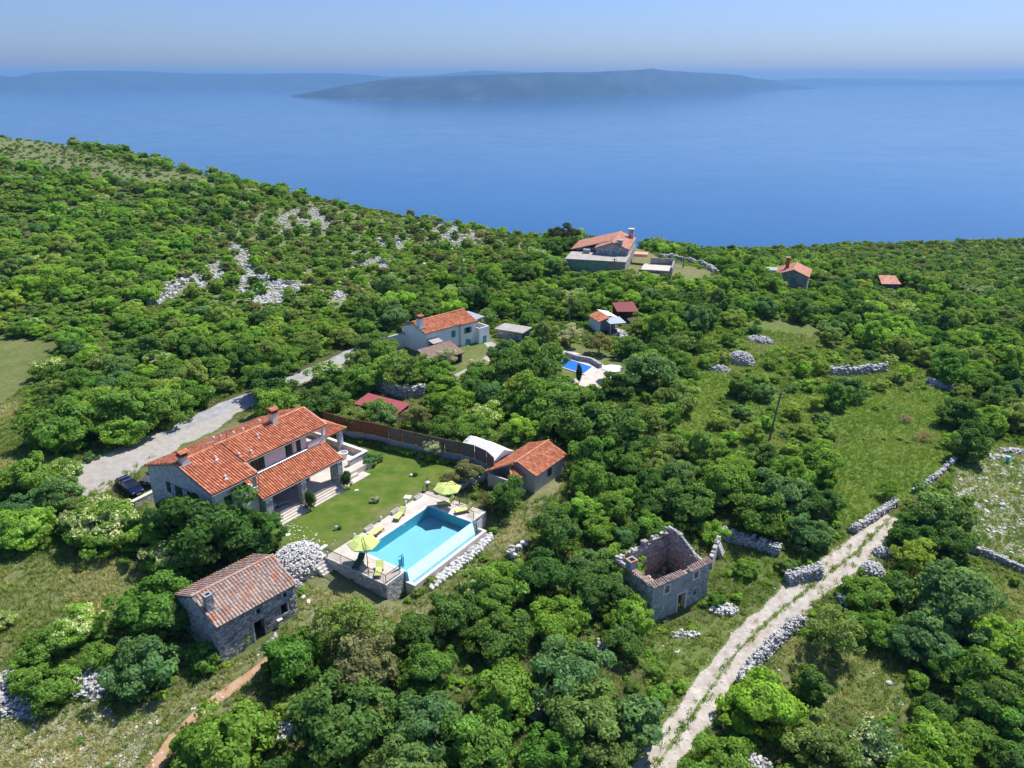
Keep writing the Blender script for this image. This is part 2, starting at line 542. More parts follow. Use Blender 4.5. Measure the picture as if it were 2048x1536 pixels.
# ground: grass, dry grass, lawn, bright meadow, stony soil, woodland floor by survey masks
m, n, l, b = new_mat('ground')
b.inputs['Roughness'].default_value = .95
b.inputs['Specular IOR Level'].default_value = .1
f1 = tex_noise(n, l, .22, 6, .6)
f2 = tex_noise(n, l, 1.6, 6, .65)
f3 = tex_noise(n, l, 7.0, 4, .7)
grass = ramp(n, l, f2, [(.25, (.085, .130, .030)), (.5, (.130, .170, .046)), (.75, (.185, .200, .080))])
dry = ramp(n, l, f2, [(.25, (.16, .165, .070)), (.6, (.245, .225, .115)), (.85, (.34, .30, .19))])
dryf = ramp(n, l, f1, [(.44, 0.0), (.66, .55)])
c = mixc(n, l, dryf, grass, dry)
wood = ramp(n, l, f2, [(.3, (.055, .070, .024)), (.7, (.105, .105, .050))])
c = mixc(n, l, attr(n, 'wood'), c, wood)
mead = ramp(n, l, f2, [(.25, (.085, .140, .026)), (.55, (.130, .195, .036)), (.8, (.185, .22, .058))])
c = mixc(n, l, attr(n, 'meadow'), c, mead)
c = mixc(n, l, attr(n, 'dry'), c, dry)
st = ramp(n, l, f3, [(.50, 0.0), (.56, 1.0)])
stm = n.new('ShaderNodeMath')
stm.operation = 'MULTIPLY'
l.new(st, stm.inputs[0])
l.new(attr(n, 'stony'), stm.inputs[1])
c = mixc(n, l, stm.outputs[0], c, ramp(n, l, f2, [(.3, (.40, .36, .30)), (.7, (.58, .55, .50))]))
lawn = ramp(n, l, tex_noise(n, l, .55, 5, .6), [(.28, (.066, .130, .016)), (.46, (.105, .170, .025)), (.60, (.150, .195, .036)), (.74, (.24, .225, .080))])
lw = mixc(n, l, ramp(n, l, f3, [(.3, 0.0), (.7, .25)]), lawn, (.065, .115, .016))
c = mixc(n, l, attr(n, 'lawn'), c, lw)
l.new(c, b.inputs['Base Color'])
bump(n, l, b, f3, .6, .12)


def M_track(name, stops, grass_c=(.085, .125, .03), mid=.5, thr=(.50, .60)):
    """bare stony track with grass creeping in from the edges and along the middle (attribute grass 0..1)"""
    m, n, l, b = new_mat(name)
    b.inputs['Roughness'].default_value = .95
    f = tex_noise(n, l, 1.1, 7, .65)
    c = ramp(n, l, f, stops)
    g = n.new('ShaderNodeMath')
    g.operation = 'ADD'
    l.new(attr(n, 'grass'), g.inputs[0])
    l.new(tex_noise(n, l, .9, 6, .7), g.inputs[1])
    gm = ramp(n, l, g.outputs[0], [(thr[0], 0.0), (thr[1], 1.0)])
    gcol = ramp(n, l, tex_noise(n, l, 2.2, 5, .6), [(.3, tuple(x * .7 for x in grass_c)), (.7, tuple(min(1, x * 1.5) for x in grass_c))])
    l.new(mixc(n, l, gm, c, gcol), b.inputs['Base Color'])
    bump(n, l, b, tex_noise(n, l, 9, 5, .7), .5, .06)
    return m


M_track('track_gravel', [(.3, (.33, .285, .23)), (.5, (.46, .41, .35)), (.7, (.60, .56, .50))], grass_c=(.13, .175, .05), thr=(.74, .86))
M_track('drive_gravel', [(.25, (.31, .28, .24)), (.5, (.39, .36, .32)), (.75, (.47, .44, .405))], thr=(.92, 1.05))
M_track('path_soil', [(.25, (.36, .20, .11)), (.5, (.47, .29, .18)), (.75, (.55, .40, .28))], thr=(.80, .92))


# ------------------------------------------------------------------ mesh helpers
def mesh_np(name, V, F, mats=(), rnd=None, smooth=False, midx=None):
    V, F = np.asarray(V, np.float32), np.asarray(F, np.int32)
    me = bpy.data.meshes.new(name)
    k = F.shape[1]
    me.vertices.add(len(V))
    me.vertices.foreach_set('co', V.ravel())
    me.loops.add(F.size)
    me.loops.foreach_set('vertex_index', F.ravel())
    me.polygons.add(len(F))
    me.polygons.foreach_set('loop_start', np.arange(0, F.size, k, dtype=np.int32))
    me.polygons.foreach_set('loop_total', np.full(len(F), k, np.int32))
    if midx is not None:
        me.polygons.foreach_set('material_index', np.asarray(midx, np.int32))
    me.polygons.foreach_set('use_smooth', np.full(len(F), bool(smooth)))
    for mm in mats:
        me.materials.append(MATS[mm])
    if rnd is not None:
        a = me.attributes.new('rnd', 'FLOAT', 'FACE')
        a.data.foreach_set('value', np.asarray(rnd, np.float32))
    me.update(calc_edges=True)
    return me


def link(name, data, parent=None, **props):
    o = bpy.data.objects.new(name, data)
    col.objects.link(o)
    if parent is not None:
        o.parent = parent
    for k, v in props.items():
        if v is not None:
            o[k] = v
    return o


def thing(name, label, cat, loc=(0, 0, 0), rotz=0.0, group=None):
    o = link(name, None, label=label, category=cat, group=group)
    o.location = loc
    o.rotation_euler = (0, 0, rotz)
    o.empty_display_size = .3
    return o


_ICO = None


def ico():
    global _ICO
    if _ICO is None:
        bm = bmesh.new()
        bmesh.ops.create_icosphere(bm, subdivisions=1, radius=1.0)
        _ICO = (np.array([v.co[:] for v in bm.verts]), np.array([[v.index for v in f.verts] for f in bm.faces]))
        bm.free()
    return _ICO


class MB:
    """collects shapes into one mesh"""

    def __init__(s):
        s.v, s.f, s.r, s.m = [], [], [], []
        s.n = 0

    def add(s, V, F, rnd=None, mi=0):
        V = [tuple(map(float, p)) for p in V]
        r = random.random() if rnd is None else rnd
        for f in F:
            s.f.append(tuple(int(i) + s.n for i in f))
            s.r.append(r)
            s.m.append(mi)
        s.v += V
        s.n += len(V)

    def hexa(s, P, rnd=None, mi=0):
        """8 corners: bottom ring 0..3 counter-clockwise, top ring 4..7"""
        s.add(P, [(3, 2, 1, 0), (4, 5, 6, 7), (0, 1, 5, 4), (1, 2, 6, 5), (2, 3, 7, 6), (3, 0, 4, 7)], rnd, mi)

    def box(s, x0, x1, y0, y1, z0, z1, rnd=None, mi=0):
        s.hexa([(x0, y0, z0), (x1, y0, z0), (x1, y1, z0), (x0, y1, z0), (x0, y0, z1), (x1, y0, z1), (x1, y1, z1), (x0, y1, z1)], rnd, mi)

    def prism(s, poly, z0, z1, mi=0):
        k = len(poly)
        V = [(*p[:2], z0) for p in poly] + [(*p[:2], z1) for p in poly]
        s.add(V, [tuple(range(k))[::-1], tuple(range(k, 2 * k))] + [(i, (i + 1) % k, k + (i + 1) % k, k + i) for i in range(k)], None, mi)

    def extrude_y(s, prof, y0, y1, mi=0):
        """polygon of (x, z) swept along y"""
        k = len(prof)
        V = [(p[0], y0, p[1]) for p in prof] + [(p[0], y1, p[1]) for p in prof]
        s.add(V, [tuple(range(k)), tuple(range(k, 2 * k))[::-1]] + [(i, k + i, k + (i + 1) % k, (i + 1) % k) for i in range(k)], None, mi)

    def extrude_x(s, prof, x0, x1, mi=0):
        k = len(prof)
        V = [(x0, p[0], p[1]) for p in prof] + [(x1, p[0], p[1]) for p in prof]
        s.add(V, [tuple(range(k))[::-1], tuple(range(k, 2 * k))] + [(i, (i + 1) % k, k + (i + 1) % k, k + i) for i in range(k)], None, mi)

    def tube(s, p0, p1, r0, r1=None, k=8, mi=0, rnd=None):
        p0, p1 = Vector(p0), Vector(p1)
        r1 = r0 if r1 is None else r1
        q = (p1 - p0).to_track_quat('Z', 'Y').to_matrix()
        V = []
        for p, r in ((p0, r0), (p1, r1)):
            for i in range(k):
                a = 2 * math.pi * i / k
                V.append(p + q @ Vector((r * math.cos(a), r * math.sin(a), 0)))
        s.add(V, [tuple(range(k))[::-1], tuple(range(k, 2 * k))] + [(i, (i + 1) % k, k + (i + 1) % k, k + i) for i in range(k)], rnd, mi)

    def lathe(s, prof, k=16, c=(0, 0), mi=0):
        V = []
        for r, z in prof:
            for i in range(k):
                a = 2 * math.pi * i / k
                V.append((c[0] + r * math.cos(a), c[1] + r * math.sin(a), z))
        F = []
        for j in range(len(prof) - 1):
            for i in range(k):
                F.append((j * k + i, j * k + (i + 1) % k, (j + 1) * k + (i + 1) % k, (j + 1) * k + i))
        F += [tuple(range(k))[::-1], tuple(range((len(prof) - 1) * k, len(prof) * k))]
        s.add(V, F, None, mi)

    def stone(s, c, sz, rng, mi=0, rnd=None):
        V, F = ico()
        J = V * (1 + rng.uniform(-.22, .22, (len(V), 1)))
        J = np.sign(J) * np.abs(J) ** .75
        a = rng.uniform(0, 6.28)
        t = rng.uniform(-.35, .35)
        J = J * (np.asarray(sz) * .5)
        ca, sa = math.cos(a), math.sin(a)
        J = J @ np.array([[1, 0, 0], [0, math.cos(t), -math.sin(t)], [0, math.sin(t), math.cos(t)]]) @ np.array([[ca, -sa, 0], [sa, ca, 0], [0, 0, 1]])
        s.add(J + np.asarray(c), F, rnd, mi)

    def build(s, name, mats, parent=None, smooth=False, **props):
        if isinstance(mats, str):
            mats = (mats,)
        me = bpy.data.meshes.new(name)
        me.from_pydata(s.v, [], s.f)
        for mm in mats:
            me.materials.append(MATS[mm])
        me.polygons.foreach_set('material_index', s.m)
        if smooth:
            me.polygons.foreach_set('use_smooth', [True] * len(s.f))
        a = me.attributes.new('rnd', 'FLOAT', 'FACE')
        a.data.foreach_set('value', s.r)
        me.update()
        return link(name, me, parent, **props)


def one(name, mats, parent=None, fn=None, smooth=False, **props):
    b = MB()
    fn(b)
    return b.build(name, mats, parent, smooth, **props)


def boxpart(name, mat, parent, x0, x1, y0, y1, z0, z1, **props):
    b = MB()
    b.box(x0, x1, y0, y1, z0, z1)
    return b.build(name, mat, parent, **props)


def copy_tree(o, parent=None):
    c = o.copy()
    col.objects.link(c)
    if parent is not None:
        c.parent = parent
    for ch in list(o.children):
        copy_tree(ch, c)
    return c


def wall_with_holes(b, p0, p1, z0, z1, th, holes=(), mi=0, top=None):
    """upright wall slab from p0 to p1 (front face), thickness TH to its left, rectangular HOLES (u0, u1, za, zb) through it"""
    p0, p1 = np.array(p0, float), np.array(p1, float)
    L = np.hypot(*(p1 - p0))
    u = (p1 - p0) / L
    nrm = np.array([-u[1], u[0]])
    us = sorted({0.0, L, *[h[0] for h in holes], *[h[1] for h in holes]})
    zs = sorted({z0, z1, *[h[2] for h in holes], *[h[3] for h in holes]})
    for ua, ub in zip(us[:-1], us[1:]):
        for za, zb in zip(zs[:-1], zs[1:]):
            if any(h[0] <= ua + 1e-6 and ub <= h[1] + 1e-6 and h[2] <= za + 1e-6 and zb <= h[3] + 1e-6 for h in holes):
                continue
            a, c = p0 + u * ua, p0 + u * ub
            a2, c2 = a + nrm * th, c + nrm * th
            b.hexa([(*a, za), (*c, za), (*c2, za), (*a2, za), (*a, zb), (*c, zb), (*c2, zb), (*a2, zb)], None, mi)


def stone_face(b, p0, p1, z0, z1, ch=.22, ln=.42, skip=(), seed=1, depth=.10, gap=.02, proud=.035, mi=0, ztop=None):
    """courses of separate irregular stones set on the outer face of a wall (outer side is to the right of p0 -> p1)"""
    rng = np.random.default_rng(seed)
    p0, p1 = np.array(p0, float), np.array(p1, float)
    L = np.hypot(*(p1 - p0))
    u = (p1 - p0) / L
    out = np.array([u[1], -u[0]])
    z = z0
    while z < z1 - .04:
        h = min(ch * rng.uniform(.7, 1.35), z1 - z)
        x = -rng.uniform(0, ln * .3)
        while x < L:
            w = ln * rng.uniform(.5, 1.5)
            a, c = max(x, 0), min(x + w, L)
            x += w
            if c - a < .06:
                continue
            um, zm = (a + c) / 2, z + h / 2
            if any(s[0] < um < s[1] and s[2] < zm < s[3] for s in skip):
                continue
            if ztop is not None and zm > ztop(um):
                continue
            g = gap
            pr = rng.uniform(.2, 1.0) * proud
            j = lambda: rng.uniform(-.03, .03)
            P = []
            for zz in (z + g / 2, z + h - g / 2):
                for (uu, dd) in ((a + g / 2, pr), (c - g / 2, pr), (c - g / 2, -depth), (a + g / 2, -depth)):
                    uu2, zz2 = uu + (j() if dd > 0 else 0), zz + (j() if dd > 0 else 0)
                    q = p0 + u * uu2 + out * dd
                    P.append((q[0], q[1], zz2))
            b.hexa(P, rng.uniform(0, 1), mi)
        z += h


def tiles(b, e0, e1, t0, t1, tw=.22, tl=.36, rise=.055, seed=0, mi=0, jitter=.006, rr=(0, 1)):
    """a slope of separate barrel tiles, e0-e1 the eave, t0-t1 the top edge (a trapezoid is allowed)"""
    rng = np.random.default_rng(seed)
    e0, e1, t0, t1 = (np.array(p, float) for p in (e0, e1, t0, t1))
    W = max(np.linalg.norm(e1 - e0), np.linalg.norm(t1 - t0))
    H = (np.linalg.norm(t0 - e0) + np.linalg.norm(t1 - e1)) / 2
    nc, nr = max(1, round(W / tw)), max(1, round(H / tl))
    ux = (e1 - e0)
    if np.linalg.norm(ux) < 1e-3:
        ux = t1 - t0
    ux = ux / np.linalg.norm(ux)
    nrm = np.cross(ux, (t0 + t1 - e0 - e1))
    nrm /= np.linalg.norm(nrm)
    if nrm[2] < 0:
        nrm = -nrm
    prof = [(0.0, 0.0), (.14, .75), (.36, 1.0), (.58, .75), (.72, 0.0), (.86, -.25), (1.0, 0.0)]
    rows = []
    for j in range(nr):
        va, vb = j / nr, min(1.0, (j + 1.12) / nr)
        for i in range(nc):
            V = []
            dz = rng.uniform(-jitter, jitter)
            sl = rng.uniform(-.012, .012)
            for v, lift in ((va, .028), (vb, -.004)):
                A, B = e0 + (t0 - e0) * v, e1 + (t1 - e1) * v
                for pu, ph in prof:
                    u = (i + pu) / nc
                    V.append(A + (B - A) * u + nrm * (rise * ph + lift + dz) + ux * sl)
            k = len(prof)
            b.add(V, [(q, q + 1, k + q + 1, k + q) for q in range(k - 1)] , rr[0] + (rr[1] - rr[0]) * rng.uniform(0, 1), mi)
            # butt end of the tile
            a0, a1 = V[0] - nrm * .03, V[4] - nrm * .03
            b.add([a0, a1, V[4], V[3], V[2], V[1], V[0]], [(0, 1, 2, 3, 4, 5, 6)], rng.uniform(0, .3), mi)


def ridge(b, p0, p1, r=.13, seg=.4, seed=0, mi=0, rr=(0.3, 1)):
    rng = np.random.default_rng(seed)
    p0, p1 = np.array(p0, float), np.array(p1, float)
    L = np.linalg.norm(p1 - p0)
    k = max(1, int(L / seg))
    u = (p1 - p0) / L
    side = np.cross(u, (0, 0, 1))
    side /= np.linalg.norm(side)
    for i in range(k):
        a, c = p0 + u * L * i / k, p0 + u * (L * (i + 1.1) / k)
        V = []
        for p, rad in ((a, r * 1.08), (c, r * .95)):
            for q in range(6):
                t = math.pi * q / 5
                V.append(p + side * rad * math.cos(t) + np.array([0, 0, 1]) * (rad * math.sin(t) * .9))
        b.add(V, [(q, q + 1, 7 + q, 6 + q) for q in range(5)], rr[0] + (rr[1] - rr[0]) * rng.uniform(), mi)


def slab(b, P, th=.12, mi=0):
    """thin roof board under tiles: quad P (e0, e1, t1, t0), lowered by th"""
    P = [np.array(p, float) for p in P]
    n_ = np.cross(P[1] - P[0], P[-1] - P[0])
    n_ /= np.linalg.norm(n_)
    if n_[2] < 0:
        n_ = -n_
    k = len(P)
    V = [p - n_ * th for p in P] + [p - n_ * .012 for p in P]
    b.add(V, [tuple(range(k))[::-1], tuple(range(k, 2 * k))] + [(i, (i + 1) % k, k + (i + 1) % k, k + i) for i in range(k)], None, mi)


def roof(parent, slopes, ridges, tile_mat='clay_tile', board_mat='grey_wood', tw=.22, tl=.36, seed=0, name='roof', **kw):
    """one roof: board (part roof), tile_covering and ridge_cap as its pieces"""
    b = MB()
    for s in slopes:
        e0, e1, t0, t1 = s
        P = [e0, e1, t1, t0]
        if np.allclose(t0, t1):
            P = [e0, e1, t0]
        slab(b, P)
    rf = b.build(name, board_mat, parent)
    b = MB()
    for i, s in enumerate(slopes):
        tiles(b, *s, tw=tw, tl=tl, seed=seed + i, **kw)
    b.build('tile_covering', tile_mat, rf, kind='stuff')
    if ridges:
        b = MB()
        for i, (p0, p1) in enumerate(ridges):
            ridge(b, p0, p1, seed=seed + 50 + i)
        b.build('ridge_cap', tile_mat, rf, kind='stuff')
    return rf


def window(parent, O, ux, w, h, z, frame='dark_wood', shutters=None, sh_open=True, depth=.12, sill=None, mullion=True, out=None):
    """window set in a wall: frame, pane, shutters. O: (x, y) of its centre on the wall face; ux: unit vector along the wall; outer side to the right of ux"""
    ux = np.array(ux, float)
    o_ = np.array([ux[1], -ux[0]])
    O = np.array(O, float)

    def bx(b, u0, u1, z0, z1, d0, d1):
        P = []
        for zz in (z0, z1):
            for uu, dd in ((u0, d1), (u1, d1), (u1, d0), (u0, d0)):
                q = O + ux * uu + o_ * dd
                P.append((q[0], q[1], zz))
        b.hexa(P)
    b = MB()
    t = .07
    bx(b, -w / 2, -w / 2 + t, z - h / 2, z + h / 2, -depth, .03)
    bx(b, w / 2 - t, w / 2, z - h / 2, z + h / 2, -depth, .03)
    bx(b, -w / 2 + t, w / 2 - t, z + h / 2 - t, z + h / 2, -depth, .03)
    bx(b, -w / 2 + t, w / 2 - t, z - h / 2, z - h / 2 + t, -depth, .03)
    if mullion:
        bx(b, -.03, .03, z - h / 2 + t, z + h / 2 - t, -depth, .0)
    f = b.build('window', frame, parent)
    b = MB()
    bx(b, -w / 2 + t, w / 2 - t, z - h / 2 + t, z + h / 2 - t, -depth * .8, -depth * .55)
    b.build('pane', 'window_glass', f)
    if sill:
        b = MB()
        bx(b, -w / 2 - .08, w / 2 + .08, z - h / 2 - .09, z - h / 2 - .002, -.05, .10)
        b.build('sill', sill, f)
    if shutters:
        for s in (-1, 1):
            b = MB()
            sw = w / 2
            if sh_open:
                u0, u1 = (w / 2 + .02, w / 2 + .02 + sw) if s > 0 else (-w / 2 - .02 - sw, -w / 2 - .02)
            else:
                u0, u1 = (.01, w / 2 - .01) if s > 0 else (-w / 2 + .01, -.01)
            d0 = .032
            bx(b, u0, u0 + .05, z - h / 2, z + h / 2, d0, d0 + .05)
            bx(b, u1 - .05, u1, z - h / 2, z + h / 2, d0, d0 + .05)
            nl = 9
            for k in range(nl):
                za = z - h / 2 + h * k / nl
                bx(b, u0 + .052, u1 - .052, za + .012, za + h / nl - .012, d0 + .004, d0 + .036)
            b.build('shutter', shutters, f)
    return f


def chimney(parent, x, y, z0, z1, s=.6, mat='beige_render', cap='clay_tile', flash='zinc', name='chimney'):
    c = MB()
    c.box(x - s / 2, x + s / 2, y - s / 2, y + s / 2, z0, z1)
    ch = c.build(name, mat, parent)
    b = MB()
    b.box(x - s / 2 - .08, x + s / 2 + .08, y - s / 2 - .08, y + s / 2 + .08, z1 + .002, z1 + .10)
    for sx in (-1, 1):
        for sy in (-1, 1):
            b.box(x + sx * s * .42 - .07, x + sx * s * .42 + .07, y + sy * s * .42 - .07, y + sy * s * .42 + .07, z1 + .10, z1 + .38)
    b.build('chimney_head', 'red_door' if cap else mat, ch)
    if cap:
        b = MB()
        e = s / 2 + .16
        zt = z1 + .38
        for sgn in (-1, 1):
            tiles(b, (x - e, y + sgn * e, zt), (x + e, y + sgn * e, zt), (x - e, y, zt + .26), (x + e, y, zt + .26), tw=.2, tl=.3)
        b.box(x - e + .05, x + e - .05, y - e + .05, y + e - .05, zt - .02, zt + .03)
        b.build('chimney_cap', cap, ch)
    if flash:
        boxpart('flashing', flash, ch, x - s / 2 - .22, x + s / 2 + .22, y - s / 2 - .25, y + s / 2 + .1, z0 + .25, z0 + .42)
    return ch


# ------------------------------------------------------------------ survey of ground uses (outlines in photo pixels, laid on the ground)
LAWN = [(540, 1072), (575, 1098), (628, 1105), (640, 1098), (700, 1060), (760, 1020), (870, 962), (900, 980), (935, 962), (1000, 945), (985, 930), (905, 915), (800, 905), (690, 868), (640, 850), (560, 960), (540, 1040)]
HOUSE = [(300, 1040), (275, 930), (560, 800), (650, 815), (760, 900), (700, 970), (545, 1070)]
TERRACE = [(600, 1160), (625, 1090), (870, 955), (990, 1020), (985, 1090), (780, 1220)]
FIELD_UL = [(-80, 660), (120, 685), (95, 720), (60, 770), (25, 850), (30, 900), (130, 935), (60, 960), (-80, 975)]
FIELD_L = [(-80, 1110), (60, 1105), (140, 1085), (235, 1125), (345, 1150), (330, 1190), (240, 1210), (190, 1260), (80, 1290), (30, 1320), (-80, 1330)]
FIELD_BL = [(-80, 1440), (80, 1420), (150, 1400), (230, 1430), (330, 1400), (430, 1350), (560, 1280), (600, 1240), (610, 1160), (640, 1150), (700, 1180), (790, 1215), (880, 1180), (960, 1120), (1000, 1060), (1060, 1010), (1110, 955), (1140, 960), (1090, 1010), (1040, 1080), (960, 1140), (900, 1190), (850, 1270), (760, 1280), (640, 1270), (520, 1350), (480, 1390), (470, 1440), (400, 1470), (300, 1560), (-80, 1560)]
VERGE = [(1290, 1300), (1330, 1260), (1420, 1225), (1500, 1200), (1600, 1150), (1680, 1090), (1740, 1060), (1700, 1140), (1540, 1270), (1430, 1380), (1340, 1500), (1280, 1560), (1230, 1560), (1300, 1420)]
MEADOW_R = [(1640, 1010), (1690, 880), (1780, 880), (1915, 905), (1930, 920), (1830, 985), (1715, 1060)]
MEADOW_M1 = [(1360, 850), (1370, 760), (1420, 735), (1480, 780), (1640, 790), (1620, 850), (1540, 800), (1440, 790), (1400, 850), (1360, 880)]
MEADOW_M2 = [(1530, 640), (1640, 648), (1640, 690), (1540, 700), (1500, 720)]
MEADOW_M3 = [(1745, 790), (1890, 775), (1910, 830), (1880, 880), (1690, 875), (1650, 840)]
STONY_R = [(1925, 925), (1960, 900), (2150, 890), (2150, 1140), (1980, 1105), (1890, 1090), (1870, 1010), (1900, 980)]
MEADOW_LR = [(1545, 1330), (1580, 1270), (1640, 1300), (1740, 1290), (1800, 1330), (1830, 1420), (1760, 1440), (1680, 1420), (1590, 1420)]
MEADOW_FR = [(1950, 1170), (2120, 1180), (2120, 1330), (2010, 1280), (1960, 1230)]
HILLTOP = [(-400, 180), (0, 270), (120, 283), (210, 320), (420, 355), (440, 382), (260, 372), (150, 350), (0, 325), (-400, 330)]
HEATH = [(380, 640), (340, 560), (420, 460), (520, 410), (640, 385), (800, 390), (960, 430), (1110, 470), (1060, 520), (960, 560), (860, 580), (760, 600), (600, 640), (480, 650)]
HEATH_R = [(1290, 485), (1700, 460), (2300, 430), (2300, 590), (1900, 585), (1740, 555), (1640, 520), (1440, 520)]
YARD_W = [(780, 690), (800, 655), (960, 640), (1000, 690), (990, 720), (900, 760), (840, 720)]
YARD_B = [(1080, 700), (1150, 685), (1200, 700), (1260, 720), (1250, 760), (1170, 775), (1120, 750)]
YARD_1 = [(1130, 530), (1165, 485), (1270, 490), (1340, 525), (1430, 545), (1400, 560), (1300, 565), (1250, 555), (1150, 550)]
CABIN = [(960, 945), (1050, 880), (1140, 905), (1120, 965), (1060, 1010), (985, 960)]
RUIN = [(1240, 1110), (1330, 1060), (1430, 1110), (1415, 1200), (1310, 1235)]
OLDH = [(360, 1200), (540, 1100), (610, 1170), (605, 1240), (450, 1320), (400, 1290)]
NO_TREES = [LAWN, HOUSE, TERRACE, FIELD_UL, FIELD_L, FIELD_BL, VERGE, MEADOW_R, MEADOW_M1, MEADOW_M2, MEADOW_M3, STONY_R, MEADOW_LR, MEADOW_FR, HILLTOP, YARD_W, YARD_B, YARD_1, CABIN, RUIN, OLDH,
            [(1060, 1010), (1130, 960), (1180, 960), (1100, 1020), (1000, 1090)]]
SHRUBBY = [[(1385, 915), (1400, 820), (1540, 800), (1650, 830), (1700, 870), (1660, 905), (1590, 940), (1470, 945)], [(1370, 735), (1400, 660), (1520, 640), (1640, 690), (1790, 720), (1900, 760), (1780, 790), (1720, 800), (1640, 790), (1480, 780)], [(1480, 1260), (1430, 1320), (1360, 1440), (1300, 1500), (1250, 1480), (1300, 1350), (1380, 1270), (1450, 1220)], [(1450, 1090), (1560, 1110), (1640, 1090), (1640, 1140), (1560, 1150), (1480, 1180), (1440, 1150)], [(1880, 900), (1960, 890), (2048, 880), (2048, 900), (1960, 920)], [(1700, 590), (1800, 585), (1900, 610), (1880, 640), (1760, 620)], [(1920, 1130), (2060, 1170), (2060, 1300), (1990, 1270)], [(1640, 1330), (1760, 1330), (1820, 1420), (1700, 1440)]]
SCREE = [[(545, 445), (580, 420), (650, 415), (668, 440), (640, 470), (600, 450), (560, 470)], [(845, 455), (900, 438), (975, 462), (940, 500), (890, 480)], [(460, 470), (490, 500), (530, 545), (500, 560), (455, 500)],
         [(470, 555), (540, 545), (580, 600), (520, 612), (480, 590)], [(750, 475), (815, 470), (818, 500), (765, 495)], [(298, 590), (370, 540), (385, 560), (320, 610)], [(650, 580), (690, 585), (690, 610), (660, 605)],
         [(540, 555), (625, 565), (622, 585), (560, 580)], [(690, 505), (780, 515), (775, 540), (700, 530)], [(380, 550), (440, 520), (450, 550), (400, 580)]]

TRACK = [at3(1275, 1590, -6.1)[:2]] + [tuple(p[:2]) for p in gp([(1316, 1527), (1359, 1468), (1390, 1422), (1424, 1375), (1459, 1320), (1504, 1273), (1541, 1236), (1594, 1195), (1642, 1156), (1700, 1117), (1740, 1078), (1760, 1055), (1790, 1030)])]
DRIVE = [tuple(p[:2]) for p in gp([(120, 985), (205, 938), (270, 905), (340, 878), (410, 848), (452, 820), (520, 790), (590, 763), (650, 735), (705, 708), (760, 690)])]
PATH = [tuple(p[:2]) for p in gp([(285, 1580), (330, 1500), (390, 1430), (440, 1395), (500, 1352), (545, 1310), (590, 1275)])]

# ------------------------------------------------------------------ ground sheet
def spread_axis(a, b, fine, lo, hi, growth=1.055):
    mid = list(np.arange(a, b + 1e-6, fine))
    s, x = fine, b
    while x < hi:
        s *= growth
        x += min(s, 14)
        mid.append(x)
    s, x = fine, a
    left = []
    while x > lo:
        s *= growth
        x -= min(s, 14)
        left.append(x)
    return np.array(left[::-1] + mid)


gx = spread_axis(-62, 62, .6, -820, 820)
gy = spread_axis(30, 150, .6, -120, 1000)
GX, GY = np.meshgrid(gx, gy)
px_, py_ = GX.ravel(), GY.ravel()
pz_ = ground(px_, py_)
rs = np.random.default_rng(5)
GV = np.stack([px_, py_, pz_], 1)
ny, nx = GX.shape
ii = (np.arange(ny - 1)[:, None] * nx + np.arange(nx - 1)[None]).ravel()
GF = np.stack([ii, ii + 1, ii + nx + 1, ii + nx], 1)
PP, DD = project(GV)
jit = np.stack([np.sin(px_ * .9 + 3 * np.sin(py_ * .37)) + np.sin(px_ * 2.3 + py_ * 1.7), np.sin(py_ * 1.1 + 2 * np.sin(px_ * .41)) + np.sin(px_ * 1.9 - py_ * 2.1)], 1)
PJ = PP + jit * (200.0 / np.maximum(DD, 20))[:, None] * np.array([1, .6])
ok = DD > 10


def mask(polys, edge_jit=True):
    m_ = np.zeros(len(PP))
    for p in polys:
        m_[in_poly(PJ if edge_jit else PP, p) & ok] = 1
    return m_


def soft(m_, k=1):
    g = m_.reshape(ny, nx)
    for _ in range(k):
        q = np.pad(g, 1, mode='edge')
        g = (q[1:-1, 1:-1] * 2 + q[:-2, 1:-1] + q[2:, 1:-1] + q[1:-1, :-2] + q[1:-1, 2:]) / 6
    return g.ravel()


k_lawn = soft(mask([LAWN], False), 1)
k_mead = soft(mask([MEADOW_R, MEADOW_M1, MEADOW_M3]) + mask(SHRUBBY) * .5, 3).clip(0, 1)
k_dry = soft(mask([[(840, 1260), (900, 1190), (960, 1140), (1040, 1080), (1110, 960), (1080, 960), (990, 1060), (970, 1110), (860, 1190), (760, 1210), (720, 1260)], YARD_1]) * .55 + mask([HILLTOP]) * .0
             + mask([FIELD_BL, FIELD_L, MEADOW_LR]) * .35, 3)
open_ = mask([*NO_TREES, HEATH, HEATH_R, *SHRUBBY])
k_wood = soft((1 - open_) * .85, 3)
k_stony = soft(np.clip(mask([STONY_R]) * .9 + mask([HILLTOP, HEATH]) * .28 + mask([[(-80, 1440), (330, 1400), (300, 1560), (-80, 1560)]]) * .45 + mask(SCREE) * .9 + mask([FIELD_BL]) * .25, 0, 1), 2)
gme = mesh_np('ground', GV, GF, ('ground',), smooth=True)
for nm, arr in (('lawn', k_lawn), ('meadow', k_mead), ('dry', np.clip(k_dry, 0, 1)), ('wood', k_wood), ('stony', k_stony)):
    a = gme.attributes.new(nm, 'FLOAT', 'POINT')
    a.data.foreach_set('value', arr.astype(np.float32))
link('ground', gme, kind='structure')


